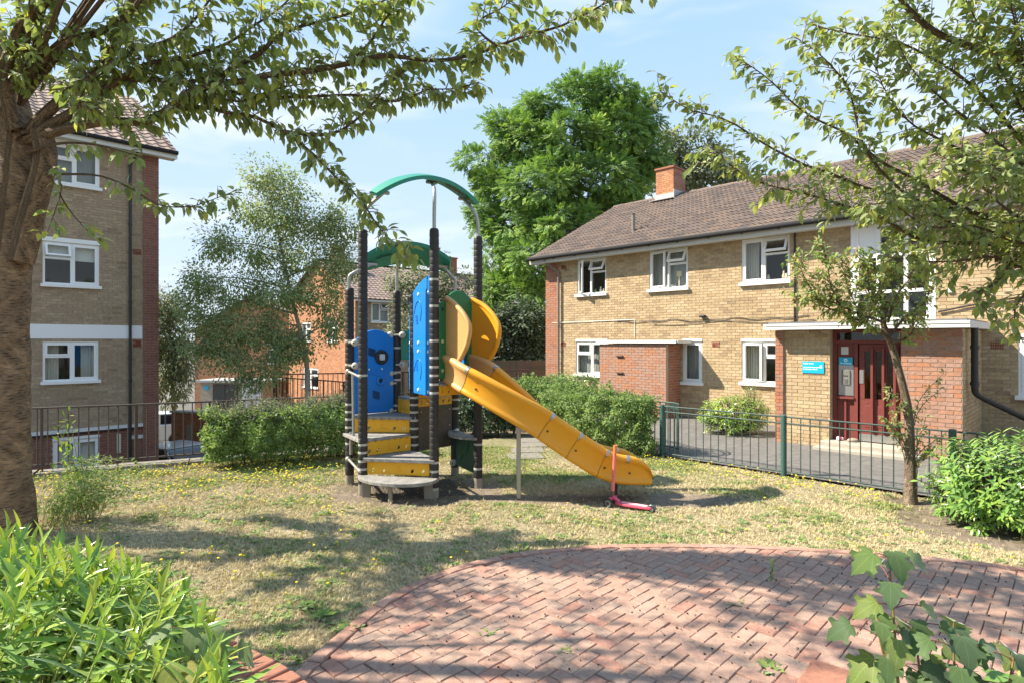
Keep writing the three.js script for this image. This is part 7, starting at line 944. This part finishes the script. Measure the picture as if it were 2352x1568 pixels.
  // flat weeds in the lawn and the joints
  const wl = [], put = (X, d, n, size, y = 0) => { for (let k = 0; k < n; k++) { const a = r() * 6.283, o = V(Math.cos(a), 0.15 + 0.6 * r(), Math.sin(a)); wl.push({ m: leafMatrix(V(X + Math.cos(a) * 0.012, y + 0.004, -d + Math.sin(a) * 0.012), o, V(0, 1, 0).addScaledVector(rv(r), 0.3), size * (0.6 + 0.7 * r())), c: Math.floor(r() * 5) }); } };
  for (let i = 0; i < 1500; i++) { const d = 3.9 + 6.5 * r(), X = (r() * 2 - 1) * 0.9 * d; if (!lawnIn(X, d) || paveDist(X, d).s > -0.04 || earth(X, d) > 0.4 || r() > green(X, d) + 0.15) continue; for (let k = 0; k < 3; k++) put(X + (r() - 0.5) * 0.2, d + (r() - 0.5) * 0.2, 9, 0.045); }
  for (const [px, py, n, s] of [[1115, 1465, 14, 0.05], [1690, 1396, 26, 0.05], [1300, 1505, 16, 0.045], [1345, 1503, 9, 0.035], [1770, 1550, 16, 0.08], [800, 1455, 20, 0.07], [740, 1425, 30, 0.08], [700, 1400, 24, 0.07], [820, 1440, 14, 0.05], [1880, 1437, 9, 0.03], [1930, 1400, 8, 0.03]]) { const d = 2835 / (py - 784), X = ((px - 1176) / 1350) * d; put(X, d, n, s, 0.02); put(X + 0.05, d + 0.04, n >> 1, s * 0.8, 0.02); }
  { const p = at(1773, 1345, 5.05); for (let k = 0; k < 40; k++) { const y = 0.03 + 0.19 * (k / 40), a = r() * 6.28; wl.push({ m: leafMatrix(V(p.x, y, p.z), V(Math.cos(a) * 0.5, 0.7, Math.sin(a) * 0.5), V(Math.cos(a), 0.3, Math.sin(a)), 0.035), c: 1 }); } }
  const G = new THREE.Group(); emit(G, wl, GEO.oval, M.leafMatt, PALL.privet, 0, 'ground_weeds'); const im = G.children[0]; G.remove(im); scene.add(im);
  // dropped cherries, stones and bits of twig on the paving and the earth
  const bits = []; for (let i = 0; i < 260; i++) { const d = 3.6 + 2.3 * r(), X = -1 + 6 * r(); if (paveDist(X, d).s < 0.05) continue; bits.push([X, d, 0.0045 + 0.004 * r(), 0.038]); } const bi = new THREE.InstancedMesh(new THREE.IcosahedronGeometry(1, 1), S({ color: C(0.035, 0.016, 0.014), roughness: 0.7 }), bits.length), m = new THREE.Matrix4(); bi.name = 'fallen_cherries'; stuff(bi); bi.castShadow = true; bits.forEach(([X, d, s, y], i) => bi.setMatrixAt(i, m.compose(V(X, y, -d), q.identity(), V(s, s * 0.8, s)))); scene.add(bi);
  const lt = []; for (let i = 0; i < 700; i++) { const a = r(); let X, d; if (a < 0.35) { X = -1 + 6 * r(); d = 3.6 + 2.3 * r(); } else { X = -3 + 6.5 * r(); d = 7.3 + 2 * r(); if (earth(X, d) < 0.3) continue; } lt.push({ m: leafMatrix(V(X, a < 0.35 && paveDist(X, d).s > 0 ? 0.041 : -0.005, -d), V(r() - 0.5, 0.04, r() - 0.5), V(0, 1, 0).addScaledVector(rv(r), 0.3), 0.02 + 0.03 * r()), c: Math.floor(r() * 3) }); }
  const G2 = new THREE.Group(); emit(G2, lt, GEO.laurel, M.leafMatt, hue([[0.45, 0.34, 0.2], [0.28, 0.17, 0.08], [0.5, 0.4, 0.26]]), 0, 'leaf_litter'); const l2 = G2.children[0]; G2.remove(l2); scene.add(l2);
}
renderer.render(scene, camera);
